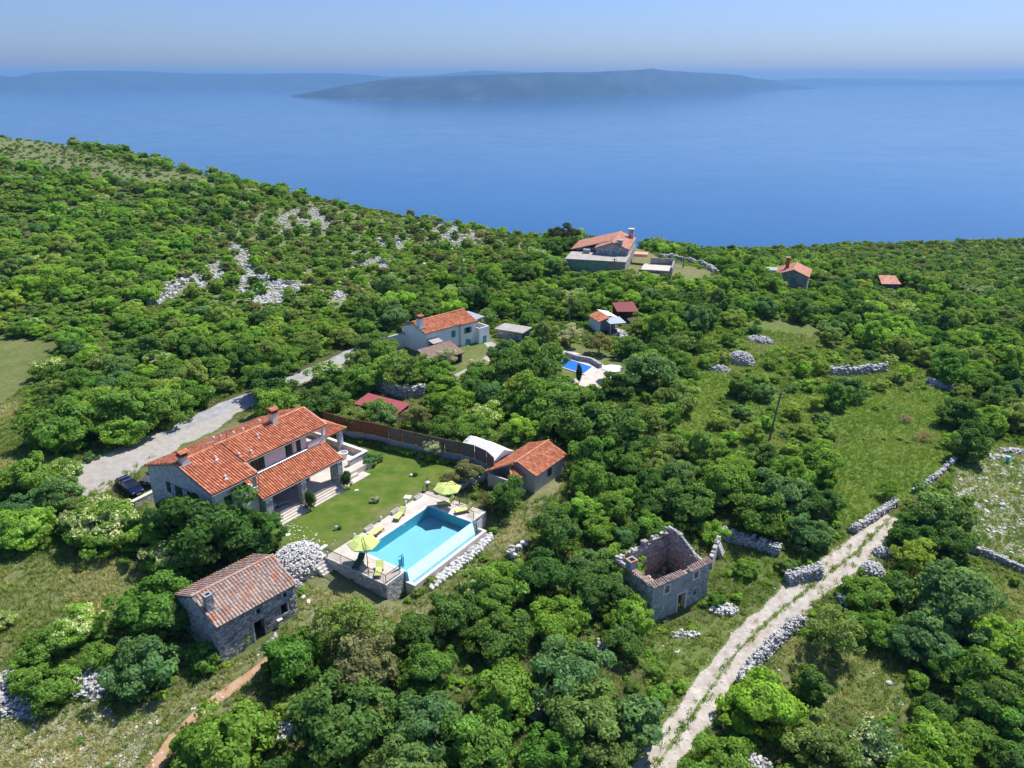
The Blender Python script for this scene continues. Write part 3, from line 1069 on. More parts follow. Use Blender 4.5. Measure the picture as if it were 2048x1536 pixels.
def ribbon(name, line, widths, mat, lift=.035, step=.35, nw=13, rut=None, seed=0):
    """a bare track laid on the ground: attribute grass is high at its ragged edges and along the middle"""
    line = np.array(line, float)
    seg = np.hypot(*np.diff(line, axis=0).T)
    s = np.concatenate([[0], np.cumsum(seg)])
    ss = np.arange(0, s[-1], step)
    # smoothed centre line
    cx, cyy = np.interp(ss, s, line[:, 0]), np.interp(ss, s, line[:, 1])
    k = np.ones(15) / 15
    cx = np.convolve(np.pad(cx, 7, mode='edge'), k, 'valid')
    cyy = np.convolve(np.pad(cyy, 7, mode='edge'), k, 'valid')
    w = np.interp(ss, s, np.broadcast_to(widths, len(s)))
    tx, ty = np.gradient(cx), np.gradient(cyy)
    ln = np.hypot(tx, ty)
    nx_, ny_ = -ty / ln, tx / ln
    rng = np.random.default_rng(seed)
    V, G = [], []
    for j in range(nw):
        t = j / (nw - 1) * 2 - 1
        ww = w * (1 + .10 * np.sin(ss * .7 + t * 2 + seed) + .07 * np.sin(ss * 1.9 - t))
        x, y = cx + nx_ * t * ww / 2, cyy + ny_ * t * ww / 2
        V.append(np.stack([x, y, ground(x, y) + lift * (1 - abs(t) ** 6) + .004], 1))
        e = np.clip((abs(t) - .72) / .28, 0, 1) * .62
        if rut is not None:
            e = np.maximum(e, rut * np.clip(1 - abs(t) / .26, 0, 1))
        G.append(np.full(len(ss), e))
    V, G = np.stack(V, 1).reshape(-1, 3), np.stack(G, 1).ravel()
    n_ = len(ss)
    i = (np.arange(n_ - 1)[:, None] * nw + np.arange(nw - 1)[None]).ravel()
    F = np.stack([i, i + nw, i + nw + 1, i + 1], 1)
    me = mesh_np(name, V, F, (mat,), smooth=True)
    a = me.attributes.new('grass', 'FLOAT', 'POINT')
    a.data.foreach_set('value', G.astype(np.float32))
    return link(name, me, kind='structure')


ribbon('gravel_track', TRACK, [3.3, 3.3, 3.3, 3.3, 3.2, 3.2, 3.3, 3.6, 4.0, 4.0, 4.0, 3.8, 3.4, 2.6], 'track_gravel', rut=.42, seed=3, nw=25)
ribbon('driveway', DRIVE, [9, 9.5, 8.5, 7.0, 5.5, 4.6, 3.6, 3.2, 3.0, 3.0, 3.0], 'drive_gravel', seed=8)
ribbon('paved_lane', [tuple(p[:2]) for p in gp([(318, 872), (380, 845), (455, 812), (520, 785), (590, 757), (650, 731), (705, 704), (760, 688)])], [3.2, 3.4, 3.2, 3.0, 2.8, 2.8, 2.8, 2.8], 'asphalt', lift=.07, seed=4)
ribbon('dirt_path', PATH, [1.7, 1.6, 1.4, 1.3, 1.1, .9, .6], 'path_soil', seed=6)
ribbon('dirt_rut', [tuple(p[:2]) for p in gp([(450, 1436), (476, 1402), (500, 1380), (530, 1362)])], [.7, 1.0, .8, .5], 'path_soil', seed=9)

# ------------------------------------------------------------------ sea and islands
SEA_Z = CAM_H - 235.0
b = MB()
b.add([(-60000, -3000, SEA_Z), (60000, -3000, SEA_Z), (60000, 26000, SEA_Z), (-60000, 26000, SEA_Z)], [(0, 1, 2, 3)])
b.build('sea', 'sea', None, kind='structure')


def island(name, prof, label, depth=2600, seed=0):
    """PROF: (photo x, skyline y, shore y); the shore fixes the distance, the skyline the height"""
    P = np.array(prof, float)
    xs = np.linspace(P[0, 0], P[-1, 0], 150)
    top, base = np.interp(xs, P[:, 0], P[:, 1]), np.interp(xs, P[:, 0], P[:, 2])
    nd = 15
    V = []
    for x, tp, bs in zip(xs, top, base):
        g = at(x, bs, SEA_Z)
        D = np.hypot(*g)
        e = g / D
        wob = mnoise.noise(Vector((x * .012, seed, 0))) * 260
        Dr = D + depth * .45
        d = ray(x, tp)
        H = CAM_H + d[2] / math.hypot(d[0], d[1]) * Dr - SEA_Z
        for j in range(nd):
            t = j / (nd - 1)
            h = math.sin(min(1, t / .45) * math.pi / 2) ** 1.1 if t < .45 else math.cos((t - .45) / .55 * math.pi / 2)
            nz = mnoise.fractal(Vector((x * .03, t * 3, seed)), 1, 2, 4) * .10 * min(1, t * 4) * (1 if t < .42 else .3)
            DD_ = D + (wob if 0 < j else 0) * (1 - t) * min(1, t * 6) + t * depth
            V.append((e[0] * DD_, e[1] * DD_, SEA_Z - 2 + max(0, H * (h + (nz if abs(t - .45) > .05 else 0)))))
    n_ = len(xs)
    i = (np.arange(n_ - 1)[:, None] * nd + np.arange(nd - 1)[None]).ravel()
    F = np.stack([i, i + nd, i + nd + 1, i + 1], 1)
    link(name, mesh_np(name, V, F, ('island_scrub',), smooth=True), kind='structure', label=label)


island('island_hills', [(566, 195, 196), (600, 188, 197), (650, 178, 198), (700, 169, 198), (760, 160, 198), (800, 155, 198), (860, 153, 198), (950, 150, 198), (1024, 147, 197), (1100, 144, 195), (1180, 144, 193),
                        (1240, 141, 191), (1280, 139, 189), (1300, 136.5, 188), (1320, 140, 188), (1400, 145, 185), (1470, 149, 183), (1500, 155, 182), (1540, 160, 180), (1580, 168, 179), (1640, 177, 178)], 'near island', 3000, 1)
island('island_hills', [(-260, 158, 182), (-120, 150, 182), (0, 150, 182), (32, 154, 182), (80, 145, 181), (150, 141, 180), (290, 142, 178), (400, 147, 178), (500, 147, 178), (610, 146, 178), (680, 146, 178), (730, 149, 178), (780, 153, 177),
                        (850, 151, 177), (900, 146, 176), (960, 140.5, 176), (1030, 143, 176), (1100, 146, 176), (1180, 152, 175)], 'far island', 4200, 2)
island('island_hills', [(1440, 170, 172), (1540, 160, 172), (1600, 157, 172), (1660, 156.5, 172), (1740, 158, 171.5), (1800, 157.5, 171), (1880, 161, 171), (1960, 161, 171), (2020, 158, 171), (2100, 160, 171), (2300, 162, 171)], 'hazy coast', 4000, 3)

# ------------------------------------------------------------------ sea haze
b = MB()
b.box(-62000, 62000, -4000, 26800, SEA_Z - 60, 196)
hz_ = b.build('haze', 'sea', None, kind='stuff')
m = bpy.data.materials.new('haze_air')
m.use_nodes = True
n, l = m.node_tree.nodes, m.node_tree.links
n.clear()
pv = n.new('ShaderNodeVolumePrincipled')
pv.inputs['Color'].default_value = (.28, .58, 1.0, 1)
pv.inputs['Density'].default_value = 7.0e-5
pv.inputs['Anisotropy'].default_value = 0.1
out = n.new('ShaderNodeOutputMaterial')
l.new(pv.outputs[0], out.inputs['Volume'])
hz_.data.materials.clear()
hz_.data.materials.append(m)


# ================================================================== villa
VO, VA = (-26.1124, 72.4551), R(55.692)
villa = thing('villa', 'large pink and stone villa with orange tiled roofs beside the lawn and pool', 'house', (*VO, 0), VA)
FZ = .74                                        # veranda floor
EV, RG, RY = 6.45, 8.27, 5.96                   # upper eave, ridge height, ridge line
SL = .32
XL, XA, XB = -6.05, -.62, 11.0                  # gable end, end of the forward wing, far end
YB = 11.9                                       # back eave
zf = lambda y: EV + SL * (y - .25)
# stone gable end
b = MB()
b.extrude_x([(.55, -1.2), (11.6, -1.2), (11.6, EV - .1), (RY, RG - .18), (.55, EV - .1)], XL + .02, XL + .32)
gw = b.build('gable_wall', 'gable_stone', villa)
for wy in (7.35, 5.25):
    window(villa, (XL + .02, wy), (0, -1), 1.0, 1.25, 4.85, 'dark_wood', 'green_shutter', sill='travertine_light', depth=.02)
b = MB()
b.extrude_x([(11.3, -1.2), (11.6, -1.2), (11.6, EV - .1), (11.3, EV - .1)], XL + .33, XB - .3)
b.build('back_wall', 'pink_render', villa)
b = MB()
b.extrude_x([(2.9, FZ), (11.3, FZ), (11.3, EV - .1), (RY, RG - .2), (2.9, zf(2.3) - .2)], 8.1, 8.35)
b.build('end_wall', 'pink_render', villa)
# forward wing front with its balcony
b = MB()
wall_with_holes(b, (XL + .33, .55), (XA - .02, .55), -1.2, EV - .12, .3, [(3.35, 5.05, 4.75, 6.12), (1.0, 2.0, 4.2, 5.4)])
wall_with_holes(b, (XA - .02, .86), (XA - .02, 2.75), -1.2, EV + .3, .3, [(.1, 1.75, 4.75, 6.1)])
b.build('wing_wall', 'beige_render', villa)
one('balcony_floor', 'travertine', villa, lambda b: b.box(-2.7, -.95, .86, 2.6, 3.9, 4.05))
one('balcony_wall', 'pink_render', villa, lambda b: (b.box(-2.95, -2.75, .86, 2.6, 3.9, 6.4), b.box(-2.75, -.95, 2.62, 2.75, 3.9, 6.4)))
one('balcony_cap', 'white_marble', villa, lambda b: b.box(-2.70, -.66, .50, .90, 4.752, 4.83))
boxpart('balcony_door', 'dark_wood', villa, -2.2, -1.2, 2.57, 2.615, 4.06, 6.1)
# upper wall of the main part
b = MB()
wall_with_holes(b, (XA - .02, 2.62), (8.1, 2.62), 3.0, zf(2.3) - .14, .28, [(1.35, 2.25, 5.25, 6.75), (5.7, 6.7, 5.25, 6.7)])
b.build('upper_wall', 'pink_render', villa)
window(villa, (6.18, 2.62), (1, 0), 1.0, 1.42, 5.97, 'brown_wood', 'green_shutter', sill='white_marble')
window(villa, (1.18, 2.62), (1, 0), .9, 1.46, 6.0, 'dark_wood', 'green_shutter', sill='white_marble')
# loggia at the far end of the upper floor
one('loggia_floor', 'travertine', villa, lambda b: b.box(8.36, 10.75, 2.62, 8.4, 4.9, 5.05))
one('loggia_wall', 'pink_render', villa, lambda b: (b.box(8.12, 10.75, 2.40, 2.60, 4.6, 5.75), b.box(10.55, 10.75, 2.62, 8.4, 4.6, 5.75), b.box(8.36, 10.5, 8.42, 8.6, 3.0, 7.3)))
one('loggia_cap', 'white_marble', villa, lambda b: (b.box(8.10, 10.8, 2.36, 2.64, 5.752, 5.83), b.box(10.5, 10.8, 2.66, 8.4, 5.752, 5.83)))
one('loggia_column', 'white_render', villa, lambda b: b.box(10.45, 10.8, 2.38, 2.72, 5.84, zf(2.3) - .13))
# ground floor behind the veranda
b = MB()
wall_with_holes(b, (XA + .3, 4.2), (10.6, 4.2), FZ, 4.9, .3, [(1.6, 3.2, FZ, 3.0), (5.6, 7.2, FZ, 3.0)])
b.build('veranda_wall', 'grey_masonry', villa)
for x0 in (1.3, 5.3):
    d_ = boxpart('glass_door', 'window_glass', villa, x0, x0 + 1.56, 4.30, 4.36, FZ + .01, 2.98)
    one('door_frame', 'dark_wood', d_, lambda b: (b.box(x0, x0 + .08, 4.22, 4.29, FZ + .01, 2.98), b.box(x0 + 1.48, x0 + 1.56, 4.22, 4.29, FZ + .01, 2.98), b.box(x0 + .74, x0 + .82, 4.22, 4.29, FZ + .01, 2.98)))
one('veranda_floor', 'travertine', villa, lambda b: (b.box(-.55, 10.45, -.02, 4.18, -.6, FZ), b.box(10.47, 16.35, .4, 8.6, -.6, FZ - .02)))
one('veranda_beam', 'travertine_light', villa, lambda b: b.box(-.4, 10.4, -.15, .1, 3.35, 3.58))
for cx0, cx1, cy0, cy1 in ((-.55, .35, -.35, .5), (4.35, 5.05, -.35, .35), (9.75, 10.45, -.45, .95)):
    c_ = boxpart('column', 'gable_stone', villa, cx0, cx1, cy0, cy1, -.3, 3.34)
    b = MB()
    stone_face(b, (cx0, cy0), (cx1, cy0), -.1, 3.32, .16, .28, seed=int(cx0 * 10) + 40, depth=.02)
    stone_face(b, (cx0, cy1), (cx0, cy0), -.1, 3.32, .16, .28, seed=int(cx0 * 10) + 41, depth=.02)
    stone_face(b, (cx1, cy0), (cx1, cy1), -.1, 3.32, .16, .28, seed=int(cx0 * 10) + 42, depth=.02)
    b.build('stone_facing', 'limestone', c_, kind='stuff')
for x0, x1 in ((.5, 4.3), (5.1, 9.85)):
    for k in range(4):
        boxpart('step', 'travertine', villa, x0, x1, -.02 - .32 * (k + 1), -.022 - .32 * k, -.5, FZ - .15 * (k + 1))
# veranda furniture shade wall, roofs
roof(villa, [((-.95, -.42, 3.62), (10.75, -.42, 3.62), (-.95, 2.60, 5.02), (10.75, 2.60, 5.02))], [], seed=11, name='veranda_roof', tw=.32, rise=.115)
one('flashing', 'zinc', villa, lambda b: b.extrude_x([(2.36, 5.02), (2.61, 5.02), (2.61, 5.22), (2.36, 5.06)], -.6, 8.1))
xr = XA + .35
main = roof(villa, [((XL - .22, .22, zf(.22)), (XA + .02, .22, zf(.22)), (XL - .22, RY, RG), (XA + .02, RY, RG)),
                    ((XA + .02, 2.12, zf(2.12) + .10), (XB, 2.12, zf(2.12) + .10), (XA + .02, RY, RG + .10), (XB, RY, RG + .10)),
                    ((9.2, YB, EV - .1), (XL - .22, YB, EV - .1), (9.2, RY, RG), (XL - .22, RY, RG)),
                    ((XB, 10.6, EV + .33), (9.2, 10.6, EV + .33), (XB, RY, RG + .1), (9.2, RY, RG + .1))],
            [((XL - .25, RY, RG + .05), (XA, RY, RG + .05)), ((XA - .9, RY, RG + .17), (XB + .05, RY, RG + .17))], seed=20, name='main_roof', tw=.32, rise=.115)
one('verge_cap', 'clay_tile_pale', main, lambda b: (ridge(b, (XB - .02, 2.12, zf(2.12) + .14), (XB - .02, RY, RG + .16), seed=5), ridge(b, (XA - .02, .3, zf(.3) + .05), (XA - .02, 2.1, zf(2.1) + .05), seed=6)), kind='stuff')
for nm, x0, x1, y, z in (('gutter', XL - .2, XA + .08, .12, zf(.22) - .12), ('gutter', XA + .1, XB + .05, 2.02, zf(2.12) - .02), ('gutter', -.95, 10.8, -.52, 3.52)):
    one(nm, 'gutter_metal', villa, lambda b: b.tube((x0, y, z), (x1, y, z), .055))
one('downpipe', 'zinc', villa, lambda b: b.tube((XA + .02, .2, zf(.22) - .2), (XA + .02, .42, 4.0), .05))
one('downpipe', 'zinc', villa, lambda b: b.tube((XB - .1, 2.1, 6.9), (10.9, 2.55, 5.1), .05))
chimney(villa, -5.45, 5.55, 7.7, 9.0, .75, 'beige_render')
chimney(villa, 6.35, 5.75, 7.8, 9.5, .75, 'beige_render')
for x, y in ((-2.6, 4.2), (-3.7, 1.35), (3.2, 4.7), (-.4, 3.3), (.9, 3.0), (2.3, 7.7), (3.5, 7.6), (1.5, 9.0), (6.5, 8.6), (1.0, 9.6)):
    z = (zf(y) if y < RY else RG - (y - RY) * .32) + .04
    one('roof_vent', 'lamp_white', main, lambda b: (b.box(x - .20, x + .20, y - .26, y + .10, z - .04, z + .045), b.tube((x, y, z), (x, y, z + .28), .085), b.tube((x, y, z + .28), (x, y, z + .40), .15, .10)))
one('skylight', 'zinc', main, lambda b: b.hexa([(-.6, 8.4, 7.43), (.5, 8.4, 7.43), (.5, 9.3, 7.14), (-.6, 9.3, 7.14), (-.6, 8.4, 7.60), (.5, 8.4, 7.60), (.5, 9.3, 7.31), (-.6, 9.3, 7.31)]))
one('antenna', 'iron', villa, lambda b: (b.tube((-.3, 5.2, 8.0), (-.3, 5.2, 10.0), .025, k=5), b.tube((-1.0, 5.2, 9.7), (.4, 5.2, 9.7), .015, k=4), *[b.tube((-1.0 + .2 * i, 4.9, 9.7), (-1.0 + .2 * i, 5.5, 9.7), .012, k=4) for i in range(8)]))
# covered terrace at the far end
roof(villa, [((11.0, 5.35, 3.62), (16.9, 5.35, 3.62), (11.0, 8.8, 4.95), (14.6, 8.8, 4.95)),
             ((16.9, 5.35, 3.62), (16.9, 12.2, 3.62), (14.6, 8.8, 4.95), (14.6, 8.8, 4.95)),
             ((16.9, 12.2, 3.62), (11.0, 12.2, 3.62), (14.6, 8.8, 4.95), (11.0, 8.8, 4.95))],
     [((11.0, 8.8, 5.0), (14.6, 8.8, 5.0)), ((14.6, 8.8, 5.0), (16.9, 5.35, 3.68)), ((14.6, 8.8, 5.0), (16.9, 12.2, 3.68))], seed=33, name='annex_roof', tw=.32, rise=.115)
boxpart('annex_wall', 'pink_render', villa, 11.0, 16.2, 10.2, 10.5, 0, 3.6)
boxpart('annex_pillar', 'gable_stone', villa, 15.85, 16.4, 5.6, 6.15, FZ, 3.5)
tw_ = one('terrace_parapet', 'travertine', villa, lambda b: (b.box(13.5, 16.6, 1.62, 1.95, -.5, 1.5), b.box(16.25, 16.6, 1.96, 10.0, -.5, 1.5)))
one('parapet_cap', 'white_marble', tw_, lambda b: (b.box(13.42, 16.68, 1.55, 2.0, 1.502, 1.6), b.box(16.2, 16.68, 2.002, 10.0, 1.502, 1.6)))
b = MB()
stone_face(b, (13.5, 1.62), (16.6, 1.62), -.3, 1.48, .17, .26, seed=77, depth=.02)
stone_face(b, (16.6, 1.62), (16.6, 9.9), -.3, 1.48, .17, .26, seed=78, depth=.02)
b.build('stone_facing', 'limestone', tw_, kind='stuff')
boxpart('threshold', 'travertine', villa, 10.6, 14.4, -.9, .38, -.4, .04)
boxpart('doorstep', 'travertine', villa, 11.0, 13.3, .0, .39, .042, .38)


def place(name, label, cat, loc, rotz=0, group=None):
    return thing(name, label, cat, loc, rotz, group)


def inframe(O, A, x, y, z=0):
    return (O[0] + x * math.cos(A) - y * math.sin(A), O[1] + x * math.sin(A) + y * math.cos(A), z)


VP = lambda x, y, z=0: inframe(VO, VA, x, y, z)
PPt = lambda x, y, z=0: inframe(POOL_O, POOL_A, x, y, z)

# stone well head on the villa terrace
t = place('well_head', 'round white stone well head on the walled terrace of the villa', 'well', VP(14.7, 3.9, FZ - .02))
one('drum', 'white_marble', t, lambda b: b.lathe([(.42, 0), (.50, .12), (.46, .25), (.50, .62), (.60, .70), (.60, .80), (.44, .80), (.42, .45)], 20))
one('shaft_cover', 'grey_concrete', t, lambda b: b.lathe([(.40, .46), (.40, .70)], 20))

# veranda furniture
t = place('garden_table', 'small round table in the shade under the veranda roof', 'table', VP(1.0, 1.0, FZ), 0)
one('tabletop', 'white_metal', t, lambda b: b.lathe([(.52, .70), (.55, .72), (.55, .745), (.50, .75)], 20))
one('pedestal', 'iron', t, lambda b: (b.tube((0, 0, .02), (0, 0, .70), .04), b.lathe([(.30, 0), (.28, .02), (.05, .05)], 14)))


def deck_chair(name, label, loc, rz, frame='teak', cush='lime_cushion', ang=42, grp=None, cat='sun lounger', L=1.95, wheels=True):
    """lounger: feet end at +x, backrest hinged at the other end"""
    t = place(name, label, cat, loc, rz, grp)
    w, h = .34, .34
    b = MB()
    b.box(-.25, L * .62, -w, -w + .06, h - .06, h)
    b.box(-.25, L * .62, w - .06, w, h - .06, h)
    for k in range(8):
        x = -.2 + k * (L * .62 + .2) / 7.5
        b.box(x, x + .07, -w + .062, w - .062, h - .045, h - .012)
    b.build('frame', frame, t)
    for x in (-.15, L * .62 - .12):
        for s in (-1, 1):
            boxpart('leg', frame, t, x, x + .07, s * (w - .03) - .03, s * (w - .03) + .03, 0, h - .062)
    a = R(ang)
    ca, sa = math.cos(a), math.sin(a)
    Lb = L * .40

    def bk(u, v, d):
        return (-.25 - u * ca - d * sa * -1 * 0 + d * sa, v, h + u * sa + d * ca)
    b = MB()
    for s in (-1, 1):
        P = [bk(0, s * (w - .03) - .03, -.05), bk(Lb, s * (w - .03) - .03, -.05), bk(Lb, s * (w - .03) + .03, -.05), bk(0, s * (w - .03) + .03, -.05), bk(0, s * (w - .03) - .03, 0), bk(Lb, s * (w - .03) - .03, 0), bk(Lb, s * (w - .03) + .03, 0), bk(0, s * (w - .03) + .03, 0)]
        b.hexa(P)
    P = [bk(Lb * .9, -w, -.045), bk(Lb * .98, -w, -.045), bk(Lb * .98, w, -.045), bk(Lb * .9, w, -.045), bk(Lb * .9, -w, -.005), bk(Lb * .98, -w, -.005), bk(Lb * .98, w, -.005), bk(Lb * .9, w, -.005)]
    b.hexa(P)
    b.build('backrest', frame, t)
    for s in (-1, 1):
        one('prop', frame, t, lambda b: b.tube(bk(Lb * .7, s * (w - .05), -.03), (-.55, s * (w - .05), .05), .02, k=5))
    cu = MB()
    for x0, x1 in ((-.22, .30), (.32, .76), (.78, L * .62)):
        cu.box(x0, x1, -w + .03, w - .03, h + .004, h + .075)
    c_ = cu.build('seat_cushion', cush, t)
    b = MB()
    for u0, u1 in ((.03, Lb * .5), (Lb * .5 + .02, Lb)):
        P = [bk(u0, -w + .03, .006), bk(u1, -w + .03, .006), bk(u1, w - .03, .006), bk(u0, w - .03, .006), bk(u0, -w + .03, .075), bk(u1, -w + .03, .075), bk(u1, w - .03, .075), bk(u0, w - .03, .075)]
        b.hexa(P)
    b.build('back_cushion', cush, t)
    if wheels:
        for s in (-1, 1):
            one('wheel', 'dark_wood', t, lambda b: b.tube((-.18, s * (w + .012), .11), (-.18, s * (w + .05), .11), .11, k=14))
    return t


deck_chair('sun_lounger', 'grey cushioned lounger in the veranda shade beside the small round table', VP(2.2, 1.3, FZ), VA + R(-20), cush='grey_canvas', grp=None)
deck_chair('sun_lounger', 'grey cushioned lounger near the stone column at the end of the veranda steps', VP(.55, 2.0, FZ), VA + R(200), cush='grey_canvas', grp=None)

# ================================================================== pool and terrace
PL, PW = 10.7, 5.9                              # pool length and width; local x along it, y back to the house, water between y = 0 and -PW
pool = thing('swimming_pool', 'rectangular turquoise infinity pool sunk in the paved terrace below the villa', 'swimming pool', (*POOL_O, 0), POOL_A)
DEP = -1.25
boxpart('pool_floor', 'pool_paint', pool, 0, PL, -PW, 0, DEP - .2, DEP)
one('basin_wall', 'pool_wall_shade', pool, lambda b: (b.box(-.22, -.001, -PW - .2, .22, DEP - .2, -.03), b.box(PL + .001, PL + .22, -PW - .2, .22, DEP - .2, -.03), b.box(0, PL, .001, .22, DEP - .2, -.03)))
inf = one('infinity_wall', 'pool_tile_white', pool, lambda b: b.hexa([(0, -PW - .62, -1.80), (PL, -PW - .62, -1.80), (PL, -PW - .001, -1.80), (0, -PW - .001, -1.80), (0, -PW - .20, -.075), (PL, -PW - .20, -.075), (PL, -PW - .001, -.075), (0, -PW - .001, -.075)]))
one('water_film', 'water_film', inf, lambda b: b.add([(0.01, -PW - .52, -1.255), (PL - .01, -PW - .52, -1.255), (PL - .01, -PW - .205, -.062), (0.01, -PW - .205, -.062)], [(0, 1, 2, 3)]))
one('coping', 'white_marble', pool, lambda b: (b.box(-.38, PL + .38, .001, .36, -.028, .022), b.box(-.38, -.001, -PW, -.001, -.028, .022), b.box(PL + .001, PL + .38, -PW, -.001, -.028, .022)))
one('water', 'pool_water', pool, lambda b: b.add([(0.001, -PW - .19, -.065), (PL - .001, -PW - .19, -.065), (PL - .001, -.001, -.065), (0.001, -.001, -.065)], [(0, 1, 2, 3)]))
b = MB()
for k in range(4):                              # rounded entry steps in the near left corner
    r = .95 + .38 * k
    P = [(0.002, -1.15 - .0)] + [(0.002 + r * math.cos(a) * 1.0, -1.15 + r * math.sin(a)) for a in np.linspace(-math.pi / 2, math.pi / 2, 13)]
    P = [(max(.002, x), min(-.002, y)) for x, y in P]
    b.prism(P, DEP + .001, -.28 - .24 * k)
b.build('entry_steps', 'pool_paint', pool)
# overflow channel at the foot of the infinity wall
tr = one('overflow_channel', 'travertine_light', pool, lambda b: (b.box(-.35, PL + .95, -PW - 1.42, -PW - 1.12, -2.9, -1.05), b.box(-.35, -.002, -PW - 1.119, -PW - .201, -2.9, -1.05), b.box(PL + .66, PL + .95, -PW - 1.119, -PW - .35, -2.9, -1.05)))
one('channel_floor', 'pool_paint', tr, lambda b: b.box(0, PL + .659, -PW - 1.118, -PW - .202, -2.2, -1.75))
one('channel_water', 'pool_water', tr, lambda b: b.add([(0, -PW - 1.118, -1.26), (PL + .658, -PW - 1.118, -1.26), (PL + .658, -PW - .203, -1.26), (0, -PW - .203, -1.26)], [(0, 1, 2, 3)]))
one('channel_lining', 'pool_tile_white', tr, lambda b: b.box(0, PL + .64, -PW - 1.117, -PW - 1.09, -1.74, -1.06))
for x in (2.6, 6.2):
    one('skimmer', 'lamp_white', pool, lambda b: b.box(x, x + .28, -.012, -.0015, -.30, -.12))
for x in (1.9, 5.6):
    boxpart('pool_light', 'lamp_white', pool, x, x + .25, .02, .30, .0225, .03)

deck = link('terrace', None, kind='structure')
deck.location, deck.rotation_euler = (*POOL_O, 0), (0, 0, POOL_A)
b = MB()
DX0, DX1, DY0, DY1 = -2.84, 13.4, -5.95, 2.45
b.box(DX0, -.381, DY0, DY1, -.35, 0)
b.box(-.379, 11.079, .361, DY1, -.35, 0)
b.box(11.081, DX1, DY0, DY1, -.35, 0)
b.build('paving', 'travertine', deck)
b = MB()
b.box(DX0 - .02, DX0 + .25, DY0 - .02, 2.2, -3, -.352)
b.box(DX0 + .251, -.39, DY0 - .02, DY0 + .2, -3, -.352)
b.box(11.1, DX1, DY0 - .02, DY0 + .2, -3, -.352)
b.box(DX1 - .25, DX1 + .02, DY0 + .201, 0.5, -3, -.352)
b.box(-.38, -.36, DY0 + .2, 0, -3, -.352)
tw_ = b.build('retaining_wall', 'grey_masonry', deck)
b = MB()
stone_face(b, (DX0 - .02, 2.2), (DX0 - .02, DY0 - .02), -2.4, -.06, .19, .34, seed=101, depth=.05)
stone_face(b, (DX0 - .02, DY0 - .02), (-.36, DY0 - .02), -2.4, -.06, .19, .34, seed=102, depth=.05)
stone_face(b, (11.1, DY0 - .02), (DX1 + .02, DY0 - .02), -2.8, -.06, .19, .34, seed=103, depth=.05, skip=[(.5, 1.5, -1.9, -.35)])
stone_face(b, (DX1 + .02, DY0 - .02), (DX1 + .02, .5), -2.8, -.06, .19, .34, seed=104, depth=.05)
b.build('stone_facing', 'limestone', tw_, kind='stuff')
one('edge_slab', 'travertine_light', deck, lambda b: (b.box(DX0 - .05, DX0 + .28, DY0 - .05, 2.2, .002, .03), b.box(DX0 + .281, -.40, DY0 - .05, DY0 + .22, .002, .03), b.box(11.1, DX1 + .05, DY0 - .05, DY0 + .22, .002, .03)))
one('pump_hatch', 'white_metal', deck, lambda b: b.box(11.65, 12.55, DY0 - .09, DY0 - .05, -1.85, -.4))
# steps down from the lawn at the terrace corner
one('stair_wall', 'travertine', deck, lambda b: b.box(-3.5, -1.5, 3.42, 3.72, -1.2, .18))
one('stair_cap', 'white_marble', deck, lambda b: b.box(-3.55, -1.45, 3.36, 3.78, .182, .26))
boxpart('landing', 'travertine', deck, -3.5, -2.4, 2.46, 3.41, -1.2, -.04)
for k in range(4):
    boxpart('step', 'travertine_light', deck, -4.2, -2.87, 2.44 - .33 * (k + 1), 2.438 - .33 * k, -1.8, -.04 - .22 * (k + 1))


def railing(label, P, h=1.0, gap=.13, every=1.9, closed_ends=True):
    """iron railing along points P (x, y, z)"""
    t = place('railing', label, 'railing', P[0])
    O = np.array(P[0])
    P = [np.array(p) - O for p in P]
    hr, bs, n_ = MB(), MB(), 0
    for p, q in zip(P[:-1], P[1:]):
        L = np.linalg.norm(q - p)
        u = (q - p) / L
        hr.tube(p + [0, 0, h], q + [0, 0, h], .034, k=6)
        for i in range(int(L / gap)):
            c = p + u * gap * (i + .5)
            bs.tube(c + [0, 0, .12], c + [0, 0, h], .014, k=4)
        for i in range(int(L / every) + 1):
            c = p + u * min(L, every * i)
            one('post', 'iron', t, lambda b: b.tube(c, c + [0, 0, h + .03], .028, k=6))
    one('lower_rail', 'iron', t, lambda b: [b.tube(p + [0, 0, .12], q + [0, 0, .12], .018, k=5) for p, q in zip(P[:-1], P[1:])])
    hr.build('handrail', 'iron', t)
    bs.build('baluster', 'iron', t, kind='stuff')
    return t


railing('rusty iron railing along the near end of the pool terrace above the stone wall', [PPt(DX0 + .1, 2.1, .03), PPt(DX0 + .1, DY0 + .1, .03), PPt(-.5, DY0 + .1, .03)])
railing('iron railing at the far end of the pool terrace behind the lime parasol', [PPt(13.3, 2.3, 0), PPt(13.3, DY0 + .1, 0)])
railing('short iron railing on the terrace edge beside the end of the infinity wall', [PPt(11.3, DY0 + .1, .03), PPt(11.3, DY0 + 1.0, .03)], every=.9)
railing('iron railing beside the far corner lamp at the lawn edge', [PPt(13.4, 2.6, 0), PPt(14.6, 3.4, 0)])

